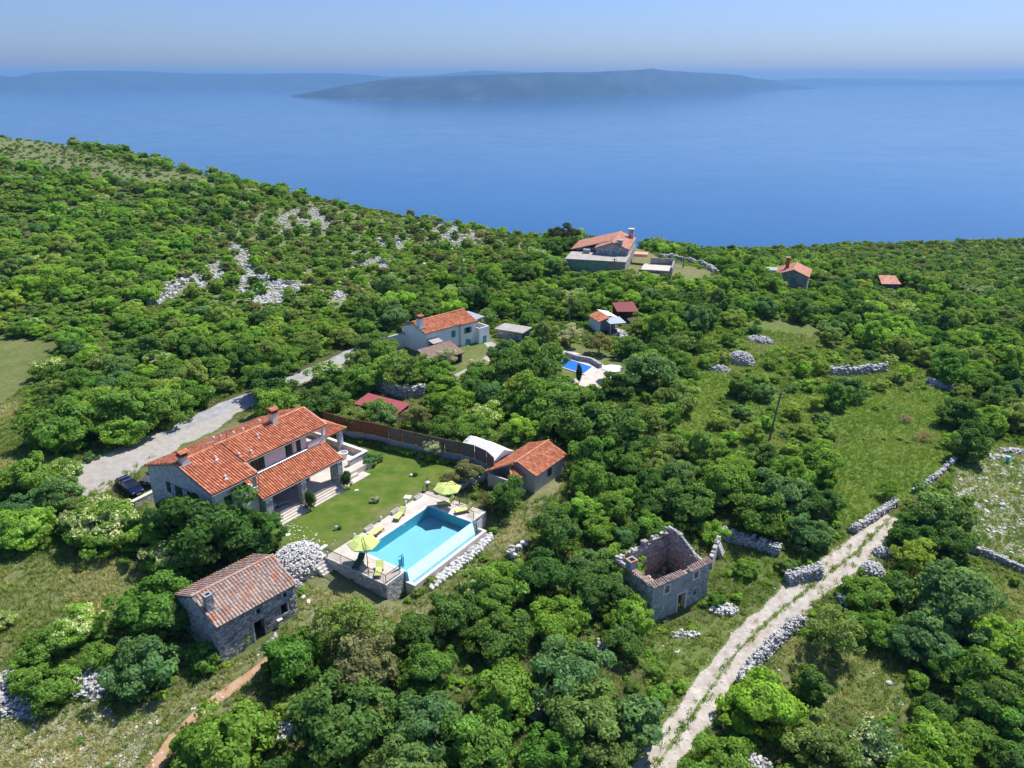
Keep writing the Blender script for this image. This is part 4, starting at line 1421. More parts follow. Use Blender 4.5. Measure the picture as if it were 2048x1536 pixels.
# loungers
LG = 'lime green loungers round the pool'
deck_chair('sun_lounger', 'lime lounger nearest the near lamp, between the stone planter and the pool', PPt(2.95, .95, 0), POOL_A + R(5), grp=LG, ang=20)
deck_chair('sun_lounger', 'lime lounger on the long lawn side of the pool, beside the middle stone planter', PPt(7.35, 1.3, 0), POOL_A + R(197), grp=LG, ang=28)
deck_chair('sun_lounger', 'lime lounger with raised back under the far parasol', PPt(12.2, -1.5, 0), POOL_A + R(144), grp=LG, ang=52)
deck_chair('sun_lounger', 'lime lounger in the far terrace corner next to the parasol mast', PPt(12.1, -4.1, 0), POOL_A + R(150), grp=LG, ang=48)
deck_chair('sun_lounger', 'lime lounger by the near railing, closest to the turquoise metal frame', PPt(-1.6, -3.9, 0), POOL_A + R(215), grp=LG, ang=30)
deck_chair('sun_lounger', 'dark green covered lounger at the foot of the near parasol mast', PPt(-1.7, -1.35, 0), POOL_A + R(205), cush='dark_green', frame='iron', grp=LG, ang=25)


def parasol(label, foot, head, rot, zt=2.75, r=1.62, sides=6):
    """cantilever parasol: mast at FOOT, canopy hanging at HEAD"""
    t = place('cantilever_parasol', label, 'parasol', (*foot[:2], foot[2]), 0, None)
    hx, hy = head[0] - foot[0], head[1] - foot[1]
    b = MB()
    V = [(hx, hy, zt + .10)]
    for ring, (rr_, dz) in enumerate(((.5, -.13), (1.0, -.42))):
        for i in range(sides * 2):
            a = rot + math.pi * i / sides
            sag = (0 if i % 2 == 0 else -.05 * (ring + 1))
            q = r * rr_ * (1 if i % 2 == 0 else math.cos(math.pi / sides) * .985)
            V.append((hx + q * math.cos(a), hy + q * math.sin(a), zt + .10 + dz + sag))
    k = sides * 2
    F = [(0, 1 + i, 1 + (i + 1) % k) for i in range(k)] + [(1 + i, 1 + k + i, 1 + k + (i + 1) % k, 1 + (i + 1) % k) for i in range(k)]
    b.add(V, F)
    k0 = len(V)
    can = b.build('canopy', 'lime_fabric', t)
    b = MB()
    for i in range(k):                          # hem
        p, q = V[1 + k + i], V[1 + k + (i + 1) % k]
        b.add([p, q, (q[0], q[1], q[2] - .10), (p[0], p[1], p[2] - .10)], [(0, 1, 2, 3)])
    b.build('valance', 'lime_fabric', can)
    for i in range(sides):
        a = rot + 2 * math.pi * i / sides
        one('rib', 'iron', t, lambda b: b.tube((hx, hy, zt + .04), (hx + r * math.cos(a) * .98, hy + r * math.sin(a) * .98, zt - .36), .014, k=4))
    one('mast', 'iron', t, lambda b: b.tube((0, 0, 0), (.02 * hx, .02 * hy, 2.3), .045, .04, 8))
    pts = [(.02 * hx + hx * s, .02 * hy + hy * s, 2.3 + (zt + .35 - 2.3) * math.sin(s * math.pi / 2) ** .8) for s in np.linspace(0, .98, 8)]
    one('arm', 'iron', t, lambda b: [b.tube(p, q, .035, k=6) for p, q in zip(pts[:-1], pts[1:])])
    one('hanger', 'iron', t, lambda b: b.tube(pts[-1], (hx, hy, zt), .02, k=5))
    one('base', 'grey_concrete', t, lambda b: (b.box(-.45, .45, -.07, .07, 0, .06), b.box(-.07, .07, -.45, -.071, 0, .06), b.box(-.07, .07, .071, .45, 0, .06)))
    one('crank', 'iron', t, lambda b: (b.tube((.045, 0, 1.1), (.12, 0, 1.1), .03, k=6), b.tube((.12, 0, 1.1), (.12, .12, 1.1), .012, k=4)))
    return t


parasol('lime cantilever parasol over the near corner of the pool by the terrace steps', PPt(-2.3, -3.1), PPt(-1.35, -1.75), POOL_A + R(12))
parasol('lime cantilever parasol at the far end of the pool over two loungers', PPt(12.95, -2.6), PPt(11.9, -1.75), POOL_A + R(20))

# terrace lamps, planters, slabs
for k, (x, y, lab) in enumerate(((1.38, 2.37, 'short white garden lamp at the lawn edge closest to the near parasol'), (5.44, 2.4, 'short white garden lamp at the lawn edge between the two lime loungers'),
                                 (9.53, 2.42, 'short white garden lamp at the lawn edge above the middle planter'), (-2.55, 2.3, 'short white garden lamp behind the near railing at the terrace steps'))):
    t = place('garden_lamp', lab, 'lamp', PPt(x, y, 0), 0, 'white bollard lamps along the terrace')
    one('post', 'white_marble', t, lambda b: b.lathe([(.13, 0), (.13, .04), (.085, .06), (.085, .30)], 12))
    one('lamp_head', 'lamp_white', t, lambda b: b.lathe([(.11, .302), (.13, .36), (.13, .46), (.09, .54), (.02, .56)], 12))
t = place('lantern_post', 'tall lantern with flat white hood at the far corner of the lawn', 'lamp', PPt(13.5, 2.5, 0))
one('post', 'iron', t, lambda b: b.lathe([(.12, 0), (.10, .05), (.05, .1), (.045, .8)], 10))
one('lamp_head', 'lamp_white', t, lambda b: b.lathe([(.10, .802), (.13, .9), (.10, 1.05)], 10))
one('hood', 'white_metal', t, lambda b: b.lathe([(.34, 1.06), (.36, 1.09), (.10, 1.22), (.02, 1.24)], 4))
for x, lab in ((3.4, 'low white stone planter beside the lounger nearest the near parasol'), (7.6, 'low white stone planter in the middle of the lawn edge'), (11.5, 'low white stone planter next to the square slab at the far end')):
    t = place('stone_planter', lab, 'planter', PPt(x, 2.25, 0), POOL_A, 'white stone planters along the lawn edge')
    one('trough', 'white_marble', t, lambda b: (b.box(-.55, .55, -.18, .18, 0.06, .14), b.box(-.55, -.47, -.18, .18, .141, .36), b.box(.47, .55, -.18, .18, .141, .36), b.box(-.469, .469, -.18, -.11, .141, .36), b.box(-.469, .469, .11, .18, .141, .36)))
    one('foot', 'white_marble', t, lambda b: (b.box(-.45, -.3, -.14, .14, 0, .059),))
    one('foot', 'white_marble', t, lambda b: (b.box(.3, .45, -.14, .14, 0, .059),))
    one('soil', 'soil_red', t, lambda b: b.box(-.468, .468, -.109, .109, .142, .30))
t = boxpart('paving_slab', 'travertine_light', None, -.42, .42, -.42, .42, -.05, .05, label='square pale slab on the grass near the far planter', category='slab')
t.location = PPt(10.95, 3.4, .0)
t.rotation_euler = (0, 0, POOL_A + .4)
# turquoise outdoor shower
t = place('shower_stand', 'bright turquoise metal frame standing at the near end of the infinity wall', 'metal frame', PPt(.1, -5.35, .022), POOL_A)
one('frame', 'turquoise_paint', t, lambda b: (b.box(-.38, -.32, -.05, .05, 0, 1.15), b.box(.02, .08, -.05, .05, 0, 1.45), b.box(-.4, .3, -.05, .05, 1.451, 1.5), b.box(.22, .28, -.05, .05, 0, 1.2)))
one('panel', 'turquoise_paint', t, lambda b: b.box(-.31, .01, -.02, .02, .25, 1.05))

# white boulders under the overflow channel, each one laid by hand
t = place('boulder_bank', 'bank of big white limestone boulders along the foot of the pool overflow channel', 'rockery', PPt(0, -7.6, -2.2), POOL_A)
rng = np.random.default_rng(4)
protos = []
for k in range(6):
    b = MB()
    b.stone((0, 0, 0), (.62, .50, .42), rng)
    protos.append(b.build('stone', 'white_boulder', t))
cnt = 0
for row, (yy, zz) in enumerate(((-.1, .62), (-.42, .32), (-.75, .05))):
    x = 1.6 - row * .3 if row else 2.0
    while x < 11.9 - row * .2:
        s_ = rng.uniform(.75, 1.25)
        if cnt < 6:
            o = protos[cnt]
        else:
            o = protos[cnt % 6].copy()
            col.objects.link(o)
        wx, wy, _ = PPt(x, -7.6 + yy)
        zg = gz(wx, wy)
        o.location = (x, yy + rng.uniform(-.1, .1), max(zg + .15, -2.2 + zz * s_ * .9) + 2.2)
        o.rotation_euler = (rng.uniform(-.4, .4), rng.uniform(-.4, .4), rng.uniform(0, 6))
        o.scale = (s_, s_, s_)
        x += .46 * s_ + .06
        cnt += 1
for x, yy, s_ in ((-.3, -.2, .8), (.2, -.35, 1.0), (.7, -.15, .7), (1.2, -.4, .9)):
    o = protos[cnt % 6].copy()
    col.objects.link(o)
    o.location = (x, yy, .18)
    o.scale = (s_,) * 3
    cnt += 1

# lawn oddments
def rock(label, loc, sz, seed, mat='white_boulder', name='garden_rock', cat='rock', grp=None):
    b = MB()
    b.stone((0, 0, sz[2] * .3), sz, np.random.default_rng(seed))
    o = b.build(name, mat, None, label=label, category=cat, group=grp)
    o.location = loc
    return o


p = PPt(1.44, 5.15)
rock('upright white stone among small plants in the lawn, nearest the terrace steps', (p[0], p[1], 0), (.4, .35, .75), 1)
p = PPt(15.1, 6.4)
rock('round white stone beside a small bush in the far lawn', (p[0], p[1], 0), (.5, .45, .4), 2)
p = PPt(8.8, 9.4)
rock('flat white stone lying in the lawn in front of the veranda steps', (p[0], p[1], 0), (.6, .4, .1), 3)
p = at(575, 1070, 0)
rock('large flat pale stone in the lawn beside the veranda corner bush', (p[0], p[1], 0), (.8, .5, .12), 4)
for (a, c_), sz, lab in (((607, 1197), (.7, .5, .45), 'pale squared stone on the grass closer to the old stone house corner'), ((618, 1206), (.7, .45, .35), 'pale squared stone on the grass farther out from the old stone house')):
    p = gp([(a, c_)])[0]
    rock(lab, tuple(p), sz, int(a), cat='stone', name='cut_stone')
rng = np.random.default_rng(8)
b = MB()
for a, c_, k, sp in ((592, 1062, 16, 14), (607, 1082, 12, 10), (632, 1086, 16, 12), (618, 1070, 6, 14), (590, 1048, 7, 10)):
    for q in range(k):
        p = at(a + rng.normal(0, sp), c_ + rng.normal(0, sp * .5), 0)
        b.stone((p[0], p[1], gz(*p) + .01), (rng.uniform(.10, .30), rng.uniform(.10, .22), .07), rng)
b.build('stepping_stones', 'white_boulder', None, kind='stuff', label='loose white stepping stones across the lawn')
for (a, c_), sz, lab in (((1778, 1367 + 0), (.7, .5, .3), 'lone white stone in the rough meadow beyond the track wall'), ((2004, 1012), (.9, .7, .6), 'white boulder on the stony slope near the pale blue post')):
    p = gp([(a, c_)])[0]
    rock(lab, tuple(p), sz, int(a))
p = gp([(2014, 925)])[0]
t = place('plastic_bin', 'pale blue plastic bin standing on the stony slope', 'bin', tuple(p))
one('body', 'blue_bin', t, lambda b: b.lathe([(.22, 0), (.30, .9), (.32, .92)], 12))
one('lid', 'blue_bin', t, lambda b: b.lathe([(.34, .922), (.34, .98), (.1, 1.02)], 12))

# ================================================================== garden fence behind the lawn
FENCE = [(-25.6, 96.2), (-22.39, 94.07), (-18.5, 92.6), (-14.55, 90.5), (-11.0, 88.75), (-8.6, 87.6), (-6.1, 86.6), (-4.4, 85.6), (-3.0, 84.1), (-2.2, 82.4)]
ft = place('garden_fence', 'tall reed fence on a low concrete wall behind the lawn', 'fence', (*FENCE[0], 0))
fp = []
FL = np.array(FENCE)
ss = np.concatenate([[0], np.cumsum(np.hypot(*np.diff(FL, axis=0).T))])
npan = 13
for s_ in np.linspace(0, ss[-1], npan + 1):
    fp.append(np.array([np.interp(s_, ss, FL[:, 0]), np.interp(s_, ss, FL[:, 1])]))
b = MB()
for p, q in zip(FENCE[:-1], FENCE[1:]):
    p, q = np.array(p) - FENCE[0], np.array(q) - FENCE[0]
    wall_with_holes(b, p, q, -1.0, 1.15, .22)
b.build('base_wall', 'grey_concrete', ft)
for i in range(npan):
    p, q = fp[i] - FENCE[0], fp[i + 1] - FENCE[0]
    b = MB()
    wall_with_holes(b, p + (q - p) * .03 + [.04, .04], q - (q - p) * .03 + [.04, .04], 1.18, 2.95, .06)
    pn = b.build('reed_panel', 'reed_brown' if i < 5 else 'reed_grey', ft, label='reddish brown reed panel' if i < 5 else 'weathered grey reed panel')
    u = (q - p) / np.hypot(*(q - p))
    nr = np.array([u[1], -u[0]])
    b = MB()
    for zz in (1.45, 2.05, 2.7):
        a_, c_ = p + u * .06 + nr * .02 + [.04, .04], q - u * .06 + nr * .02 + [.04, .04]
        b.tube((*a_, zz), (*c_, zz), .012, k=4)
    b.build('wire', 'iron', pn)
for p in fp:
    p = p - FENCE[0]
    boxpart('post', 'red_door', ft, p[0] - .05, p[0] + .05, p[1] - .06, p[1] + .04, 0.9, 3.05)

# ================================================================== cabin by the pool
CO, CA = at(660 + 1630 / 3.938, 720 + 915 / 3.938, 1.6), R(54.6)
cabin = thing('garden_cabin', 'small beige cabin with orange tiled roof and green shuttered window past the pool', 'cabin', (*CO, 0), CA)
CRY, CEZ, CRZ = 2.85, 1.6, 2.75
roof(cabin, [((-.15, -.02, CEZ), (6.85, -.02, CEZ), (-.15, CRY, CRZ), (6.85, CRY, CRZ)), ((6.85, 5.75, CEZ), (-2.7, 5.75, CEZ), (6.85, CRY, CRZ), (-.95, CRY, CRZ)),
             ((-2.6, 1.55, 1.25), (-.155, 1.55, 1.25), (-.95, 3.3, 2.05), (-.155, 3.3, 2.05))],
     [((-.6, CRY, CRZ + .05), (6.9, CRY, CRZ + .05)), ((-.10, .02, CEZ + .03), (-.10, CRY, CRZ + .05)), ((-2.6, 1.6, 1.3), (-.95, 3.25, 2.1))], seed=61, tw=.26, tl=.36, rise=.075)
b = MB()
wall_with_holes(b, (.1, .35), (6.6, .35), -1.8, CEZ - .02, .22, [(2.75, 3.55, .15, 1.1)])
b.build('front_wall', 'cabin_render', cabin)
for x0 in (.1, 6.38):
    one('end_wall', 'cabin_render', cabin, lambda b: b.extrude_x([(.58, -1.8), (5.3, -1.8), (5.3, CEZ - .05), (CRY, CRZ - .2), (.58, CEZ + .02)], x0, x0 + .22))
one('porch_wall', 'cabin_render', cabin, lambda b: (b.box(-2.3, -.0, 1.9, 2.1, -1.8, 1.22), b.box(-2.3, -2.1, 2.12, 5.3, -1.8, 1.25)))
boxpart('back_wall', 'cabin_render', cabin, -2.3, 6.6, 5.31, 5.5, -1.8, CEZ - .05)
window(cabin, (3.25, .35), (1, 0), .8, .95, .62, 'dark_wood', 'green_shutter', sh_open=False)
one('porch_window', 'dark_wood', cabin, lambda b: b.box(-.85, -.35, 1.87, 1.905, .1, .9))
boxpart('downspout', 'zinc', cabin, 6.62, 6.70, .30, .38, -.9, CEZ - .1)

# white marquee behind the cabin
t = thing('marquee_tent', 'white gabled marquee tent squeezed between the fence and the cabin', 'tent', inframe(CO, CA, 2.35, 6.4, -.6), CA + R(-8))
def _tent(b):
    for s in (-1, 1):
        b.hexa([(s * 1.75, 0, 2.0), (s * 1.75, 6.2, 2.0), (s * 1.75 - .02 * s, 6.2, 2.0), (s * 1.75 - .02 * s, 0, 2.0), (0, 0, 2.85), (0, 6.2, 2.85), (0.0 - .01 * s, 6.2, 2.83), (-.01 * s, 0, 2.83)])
one('tent_roof', 'white_canvas', t, _tent)
one('side_sheet', 'grey_canvas', t, lambda b: (b.box(-1.74, -1.72, .05, 6.15, 0, 1.99), b.box(1.70, 1.72, .05, 6.15, 0, 1.99), b.box(-1.7, 1.69, 6.1, 6.13, 0, 1.99)))
one('gable_flap', 'white_canvas', t, lambda b: b.add([(-1.7, -.01, 2.0), (1.7, -.01, 2.0), (0, -.01, 2.82), (-1.7, -.01, 1.75), (-.6, -.01, 1.95), (.6, -.01, 1.95), (1.7, -.01, 1.75)], [(0, 1, 2), (3, 4, 0), (5, 6, 1)]))
one('inner_curtain', 'grey_canvas', t, lambda b: b.add([(-1.68, 1.0, 0), (1.68, 1.0, 0), (1.68, 1.0, 2.0), (0, 1.0, 2.78), (-1.68, 1.0, 2.0)], [(0, 1, 2, 3, 4)]))
for x in (-1.72, 1.7):
    one('leg', 'white_metal', t, lambda b: b.tube((x, .02, 0), (x, .02, 2.0), .035, k=6))

# ================================================================== old stone house
Z5 = lambda q: (340 + q[0] / 6.144, 1080 + q[1] / 6.144)
OO, OA = at(*Z5((560, 1085)), 1.6), R(49.73)
oh = thing('old_stone_house', 'weathered grey stone house with mossy old tile roof and black doorway', 'house', (*OO, 0), OA)
OL, OW, OE, ORZ, ORY = 8.25, 7.0, 1.6, 3.05, 3.65
GB = -3.2
b = MB()
FH = [(3.55, 4.55, GB, -.15), (6.35, 7.05, -.95, .05), (3.95, 4.35, .55, 1.05), (6.75, 7.15, .75, 1.2)]
wall_with_holes(b, (.12, .28), (OL - .15, .28), GB, OE - .06, .5, [(h[0] - .12, h[1] - .12, h[2], h[3]) for h in FH])
fw_ = b.build('front_wall', 'dark_masonry', oh)
b = MB()
stone_face(b, (.12, .28), (OL - .15, .28), GB, OE - .08, .21, .40, seed=7, depth=.06, skip=[(h[0] - .30, h[1] + .06, h[2] - .1, h[3] + .16) for h in FH], proud=.09, gap=.045)
b.build('stonework', 'old_stone', fw_, kind='stuff')
for k, h in enumerate(FH):
    b = MB()
    t_ = .16 if k < 2 else .12
    x0, x1, z0, z1 = h
    b.box(x0 - t_, x0 - .002, .2, .5, max(z0, -2.9), z1 + t_)
    b.box(x1 + .002, x1 + t_, .2, .5, max(z0, -2.9), z1 + t_)
    b.box(x0, x1, .2, .5, z1 + .002, z1 + t_)
    if k:
        b.box(x0 - t_, x1 + t_, .16, .5, z0 - t_, z0 - .002)
    b.build('door_surround' if k == 0 else 'window_surround', 'old_stone', oh)
one('projecting_slab', 'white_boulder', oh, lambda b: b.box(5.75, 6.25, -.12, .35, -1.25, -1.13))
b = MB()
b.extrude_x([(.3, GB), (OW - .25, GB), (OW - .25, OE - .05), (ORY, ORZ - .15), (.3, OE - .05)], OL - .65, OL - .16)
b.extrude_x([(.3, GB), (OW - .25, GB), (OW - .25, OE - .05), (ORY, ORZ - .15), (.3, OE - .05)], .1, .6)
gw = b.build('gable_wall', 'dark_masonry', oh)
b = MB()
gt = lambda u: OE + (ORZ - OE) * (1 - abs(u - 3.4) / 3.4) - .15
stone_face(b, (OL - .16, .25), (OL - .16, OW - .25), GB, ORZ, .20, .36, seed=9, depth=.05, ztop=gt, proud=.05)
stone_face(b, (.1, OW - .25), (.1, .25), GB, ORZ, .20, .36, seed=10, depth=.05, ztop=gt, proud=.05)
b.build('stonework', 'old_stone', gw, kind='stuff')
boxpart('back_wall', 'dark_masonry', oh, .1, OL - .16, OW - .7, OW - .26, GB, OE - .05)
boxpart('interior_shade_sheet', 'shade_black', oh, .62, OL - .67, 2.2, 2.3, GB, OE - .1)  # added near-black sheet, paints the dark interior seen through the openings
boxpart('shade_dark_floor', 'shade_black', oh, .62, OL - .67, .8, 2.19, GB, -2.2)  # floor coloured near-black, the shade inside the doorway painted in
b = MB()
slab(b, [(0, -.05, OE), (OL, -.05, OE), (OL, ORY, ORZ), (0, ORY, ORZ)])
slab(b, [(OL, OW + .1, OE), (0, OW + .1, OE), (0, ORY, ORZ), (OL, ORY, ORZ)])
rf = b.build('roof', 'grey_wood', oh)
# front slope tile by tile
nc, nr = 26, 11
protos = []
rng = np.random.default_rng(12)
Ls = math.hypot(ORY + .05, ORZ - OE)
tl, tw = Ls / nr, OL / nc
ang = math.atan2(ORZ - OE, ORY + .05)
for k in range(3):
    b = MB()
    V = []
    for v, lift, wd in ((-.03, .035, .84 + .03 * k), (tl * 1.1, .0, .72)):
        for q in range(6):
            a_ = math.pi * q / 5
            V.append((-math.cos(a_) * tw * wd / 2, v, lift + math.sin(a_) * .085))
    b.add(V, [(q, q + 1, 7 + q, 6 + q) for q in range(5)] + [(5, 4, 3, 2, 1, 0)])
    protos.append(b.build('tile', 'old_tile', rf))
cnt = 0
for j in range(nr):
    for i in range(nc):
        if i == 0 and j > 8:
            continue
        if cnt < 3:
            o = protos[cnt]
        else:
            o = protos[rng.integers(3)].copy()
            col.objects.link(o)
        v = j * tl
        sag = -.05 * math.sin(math.pi * i / nc) * math.sin(math.pi * j / nr)
        o.location = ((i + .5) * tw + rng.normal(0, .010) + .025 * math.sin(j * .8 + i * .25), -.05 + v * math.cos(ang), OE + v * math.sin(ang) + .01 + sag + rng.normal(0, .006))
        o.rotation_euler = (ang + rng.normal(0, .02), rng.normal(0, .04), rng.normal(0, .04))
        hue = 1.0
        if i < 5 and rng.uniform() < .75 or i in (23, 24) and 3 < j < 8:
            o.color = (0, 0, 0, 1)
        o.color = (rng.uniform(.5, 1),) * 3 + (1,)
        cnt += 1
b = MB()
for i in range(nc):                             # under-tiles (channels) and the back slope
    x = i * tw
    if i:
        b.add([(x - .05, -.06, OE + .012), (x + .05, -.06, OE + .012), (x + .05, ORY, ORZ + .012), (x - .05, ORY, ORZ + .012)], [(0, 1, 2, 3)], .1)
tiles(b, (OL, OW + .2, OE), (0, OW + .2, OE), (OL, ORY, ORZ), (0, ORY, ORZ), tw=.32, tl=.4, rise=.09, seed=4, jitter=.02)
b.build('tile_covering', 'old_tile_mass', rf, kind='stuff')
one('ridge_cap', 'old_tile_mass', rf, lambda b: ridge(b, (0, ORY, ORZ + .05), (OL, ORY, ORZ + .05), .15, .45, 3, rr=(.5, .96)), kind='stuff')
b = MB()
b.box(.30, .95, 1.55, 2.15, 1.6, 3.75)
ch = b.build('chimney', 'dark_masonry', oh)
b = MB()
for (p, q) in (((.30, 1.55), (.95, 1.55)), ((.30, 2.15), (.30, 1.55)), ((.95, 1.55), (.95, 2.15))):
    stone_face(b, p, q, 1.9, 3.75, .14, .24, seed=int(p[0] * 30 + q[1] * 7), depth=.03)
b.build('stonework', 'old_stone', ch, kind='stuff')
one('flue_shade', 'shade_black', ch, lambda b: b.box(.44, .81, 1.69, 2.01, 3.74, 3.756))  # thin near-black sheet on the solid stack, paints the shade of a flue mouth
one('chimney_rim', 'grey_concrete', ch, lambda b: (b.box(.26, .99, 1.51, 1.68, 3.757, 3.85), b.box(.26, .99, 2.02, 2.19, 3.757, 3.85), b.box(.26, .43, 1.681, 2.019, 3.757, 3.85), b.box(.82, .99, 1.681, 2.019, 3.757, 3.85), b.box(.2, 1.05, 1.35, 1.548, 2.12, 2.2)))

# path of pale slabs from the doorway
p = gp([(530, 1302), (548, 1283), (515, 1300)])
b = MB()
rng = np.random.default_rng(3)
pl = gp([(512, 1302), (524, 1296), (536, 1287), (545, 1278), (552, 1270)])
for q in pl:
    b.stone((q[0], q[1], q[2]), (rng.uniform(.6, 1.0), rng.uniform(.4, .6), .12), rng)
b.build('flagstones', 'grey_concrete', None, kind='stuff')

# ================================================================== roofless ruin
Z6 = lambda q: (1200 + q[0] / 6.827, 1040 + q[1] / 6.827)
RT = -.9
RO, R1_ = at(*Z6((740, 925)), RT), at(*Z6((1530, 575)), RT)
RA = math.atan2(R1_[1] - RO[1], R1_[0] - RO[0])
RL, RB, RD = float(np.hypot(*(R1_ - RO))), -5.6, 6.0
ru = thing('roofless_ruin', 'roofless two storey stone ruin overgrown by trees near the track', 'ruin', (*RO, 0), RA)
RH = [(3.55, 4.6, RB, -3.25), (1.55, 2.25, -2.35, -1.45), (5.55, 6.2, -2.15, -1.3), (5.6, 6.05, -4.2, -3.7)]
b = MB()
wall_with_holes(b, (0, .15), (RL - .1, .15), RB, RT - .12, .28, RH)
b.build('front_wall', 'ruin_stone', ru)
b = MB()
wall_with_holes(b, (0, .432), (RL - .1, .432), RB, RT - .15, .26, RH)
for x0, x1, hs in ((.02, .5, None), (RL - .62, RL - .12, 1)):
    ys = np.linspace(.72, RD, 12)
    tops = [RT - .25 + (0 if hs is None else (max(0, y - 1.8) * .50 if y < 4.6 else 1.35) + .22 * math.sin(y * 5) + .12 * math.sin(y * 11)) for y in ys]
    if hs is None:
        tops = [RT - .2 - .05 * math.sin(y * 3) for y in ys]
    for y0, y1, za in zip(ys[:-1], ys[1:], tops[:-1]):
        b.box(x0, x1, y0, y1 - .004, RB, za)
for x0, x1 in zip(np.linspace(.5, RL - .63, 12)[:-1], np.linspace(.5, RL - .63, 12)[1:]):
    b.box(x0, x1 - .004, RD - .5, RD, RB, RT - .2 + (x0 / RL) * 1.1 + .30 * math.sin(x0 * 4) + .25 * math.sin(x0 * 9.3))
iw = b.build('inner_wall', 'ruin_inner', ru)
b = MB()
rng = np.random.default_rng(31)
for x in np.arange(.3, RL - .3, .16):           # broken stones along the wall heads
    b.stone((x, RD - .25 + rng.uniform(-.2, .2), RT - .2 + (x / RL) * 1.1 + .30 * math.sin(x * 4) + .25 * math.sin(x * 9.3) + rng.uniform(-.15, .15)), (rng.uniform(.2, .5), .4, rng.uniform(.15, .4)), rng)
for y in np.arange(.9, RD, .2):
    b.stone((RL - .36, y, RT - .2 + (max(0, y - 1.8) * .50 if y < 4.6 else 1.35)), (.45, .32, .28), rng)
    if y > 3.2:
        b.stone((.26, y, RT - .15), (.45, .32, .24), rng)
b.build('rubble_head', 'limestone', iw, kind='stuff')
b = MB()
stone_face(b, (0, .15), (RL - .1, .15), RB, RT - .15, .17, .30, seed=17, depth=.02, proud=.015, gap=.03, skip=[(h[0] - .15, h[1] + .15, h[2] - .1, h[3] + .15) for h in RH], ztop=lambda u: RB + 1.2 + 1.2 * math.sin(u * 1.3 + .6) if u < 5.8 else RT)
stone_face(b, (RL - .118, .15), (RL - .118, RD), RB, RT + 2, .18, .32, seed=18, depth=.02, proud=.04, ztop=lambda u: RT - .3 + (max(0, u - 1.7) * .50 if u < 4.4 else 1.2))
stone_face(b, (.0, RD), (.0, .15), RB, RT - .3, .18, .32, seed=19, depth=.02, proud=.04)
b.build('stonework', 'old_stone', ru, kind='stuff')
for k, h in enumerate(RH):
    x0, x1, z0, z1 = h
    t_ = .14
    b = MB()
    b.box(x0 - t_, x0 - .002, .08, .4, z0, z1 + t_)
    b.box(x1 + .002, x1 + t_, .08, .4, z0, z1 + t_)
    b.box(x0, x1, .08, .4, z1 + .002, z1 + t_)
    if k:
        b.box(x0 - t_, x1 + t_, .08, .4, z0 - t_, z0 - .002)
    b.build('door_surround' if k == 0 else 'window_surround', 'white_marble' if k < 3 else 'limestone', ru)
b = MB()
tiles(b, (-.15, -.12, RT), (RL * .55, -.12, RT - .02), (-.15, .66, RT + .22), (RL * .52, .58, RT + .18), tw=.3, tl=.45, rise=.12, seed=3, jitter=.03, rr=(0, .8))
tiles(b, (RL * .60, -.12, RT - .02), (RL + .05, -.12, RT), (RL * .62, .60, RT + .18), (RL + .05, .75, RT + .25), tw=.3, tl=.45, rise=.12, seed=5, jitter=.03, rr=(0, .8))
for k in range(9):
    tiles(b, (-.12, .98 + .28 * k, RT + .04), (-.12, .80 + .28 * k - .0, RT + .04), (.55, .98 + .28 * k, RT + .06), (.55, .80 + .28 * k, RT + .06), tw=.25, tl=.4, rise=.07, seed=70 + k, jitter=.03, rr=(0, .8))
b.build('tile_remnant', 'old_tile_mass', ru, kind='stuff')
one('chimney', 'ruin_stone', ru, lambda b: (b.box(.05, .18, 3.5, 4.3, RT - .3, RT + .75), b.box(.78, .92, 3.5, 4.3, RT - .3, RT + .75), b.box(.181, .779, 3.5, 3.64, RT - .3, RT + .75), b.box(.181, .779, 4.16, 4.3, RT - .3, RT + .75)))
one('chimney_rim', 'old_tile_mass', ru, lambda b: (b.box(.0, .2, 3.45, 4.35, RT + .752, RT + .84), b.box(.76, .97, 3.45, 4.35, RT + .752, RT + .84), b.box(.19, .77, 3.46, 3.6, RT + .745, RT + .83), b.box(.201, .759, 3.45, 3.62, RT + .752, RT + .84), b.box(.201, .759, 4.18, 4.35, RT + .752, RT + .84)))
b = MB()
for k in range(90):
    b.stone((rng.uniform(.7, RL - .9), rng.uniform(1.0, RD - .7), RB + 1.1 + rng.uniform(0, .5)), (.6, .5, .35), rng)
b.build('fallen_rubble', 'ruin_inner', ru, kind='stuff')
one('fallen_beam', 'grey_wood', ru, lambda b: (b.tube((1.2, 1.5, -3.6), (2.4, 4.6, -3.0), .09, k=6), b.tube((1.0, 2.2, -3.2), (3.4, 1.6, -3.7), .08, k=6)))
# free-standing stone steps behind the ruin
p0, p1 = at(*Z6((1600, 240)), -2.4), at(*Z6((1690, 480)), -4.4)
sa_ = math.atan2(*(p1 - p0)[::-1])
t = thing('outdoor_stair', 'free standing flight of grey stone steps beside the ruin', 'stairs', (*p0, 0), sa_)
ns, sl_ = 8, float(np.hypot(*(p1 - p0)))
for k in range(ns):
    boxpart('step', 'limestone', t, k * sl_ / ns, (k + 1) * sl_ / ns - .02, -.5, .45, -5.4, -2.4 - 2.0 * k / ns)
b = MB()
stone_face(b, (-.1, .5), (-.1, -2.6), -5.2, -2.4, .2, .35, seed=3, depth=.4, ztop=lambda u: -2.4 - u * .3)
b.build('side_wall', 'limestone', t, kind='stuff')

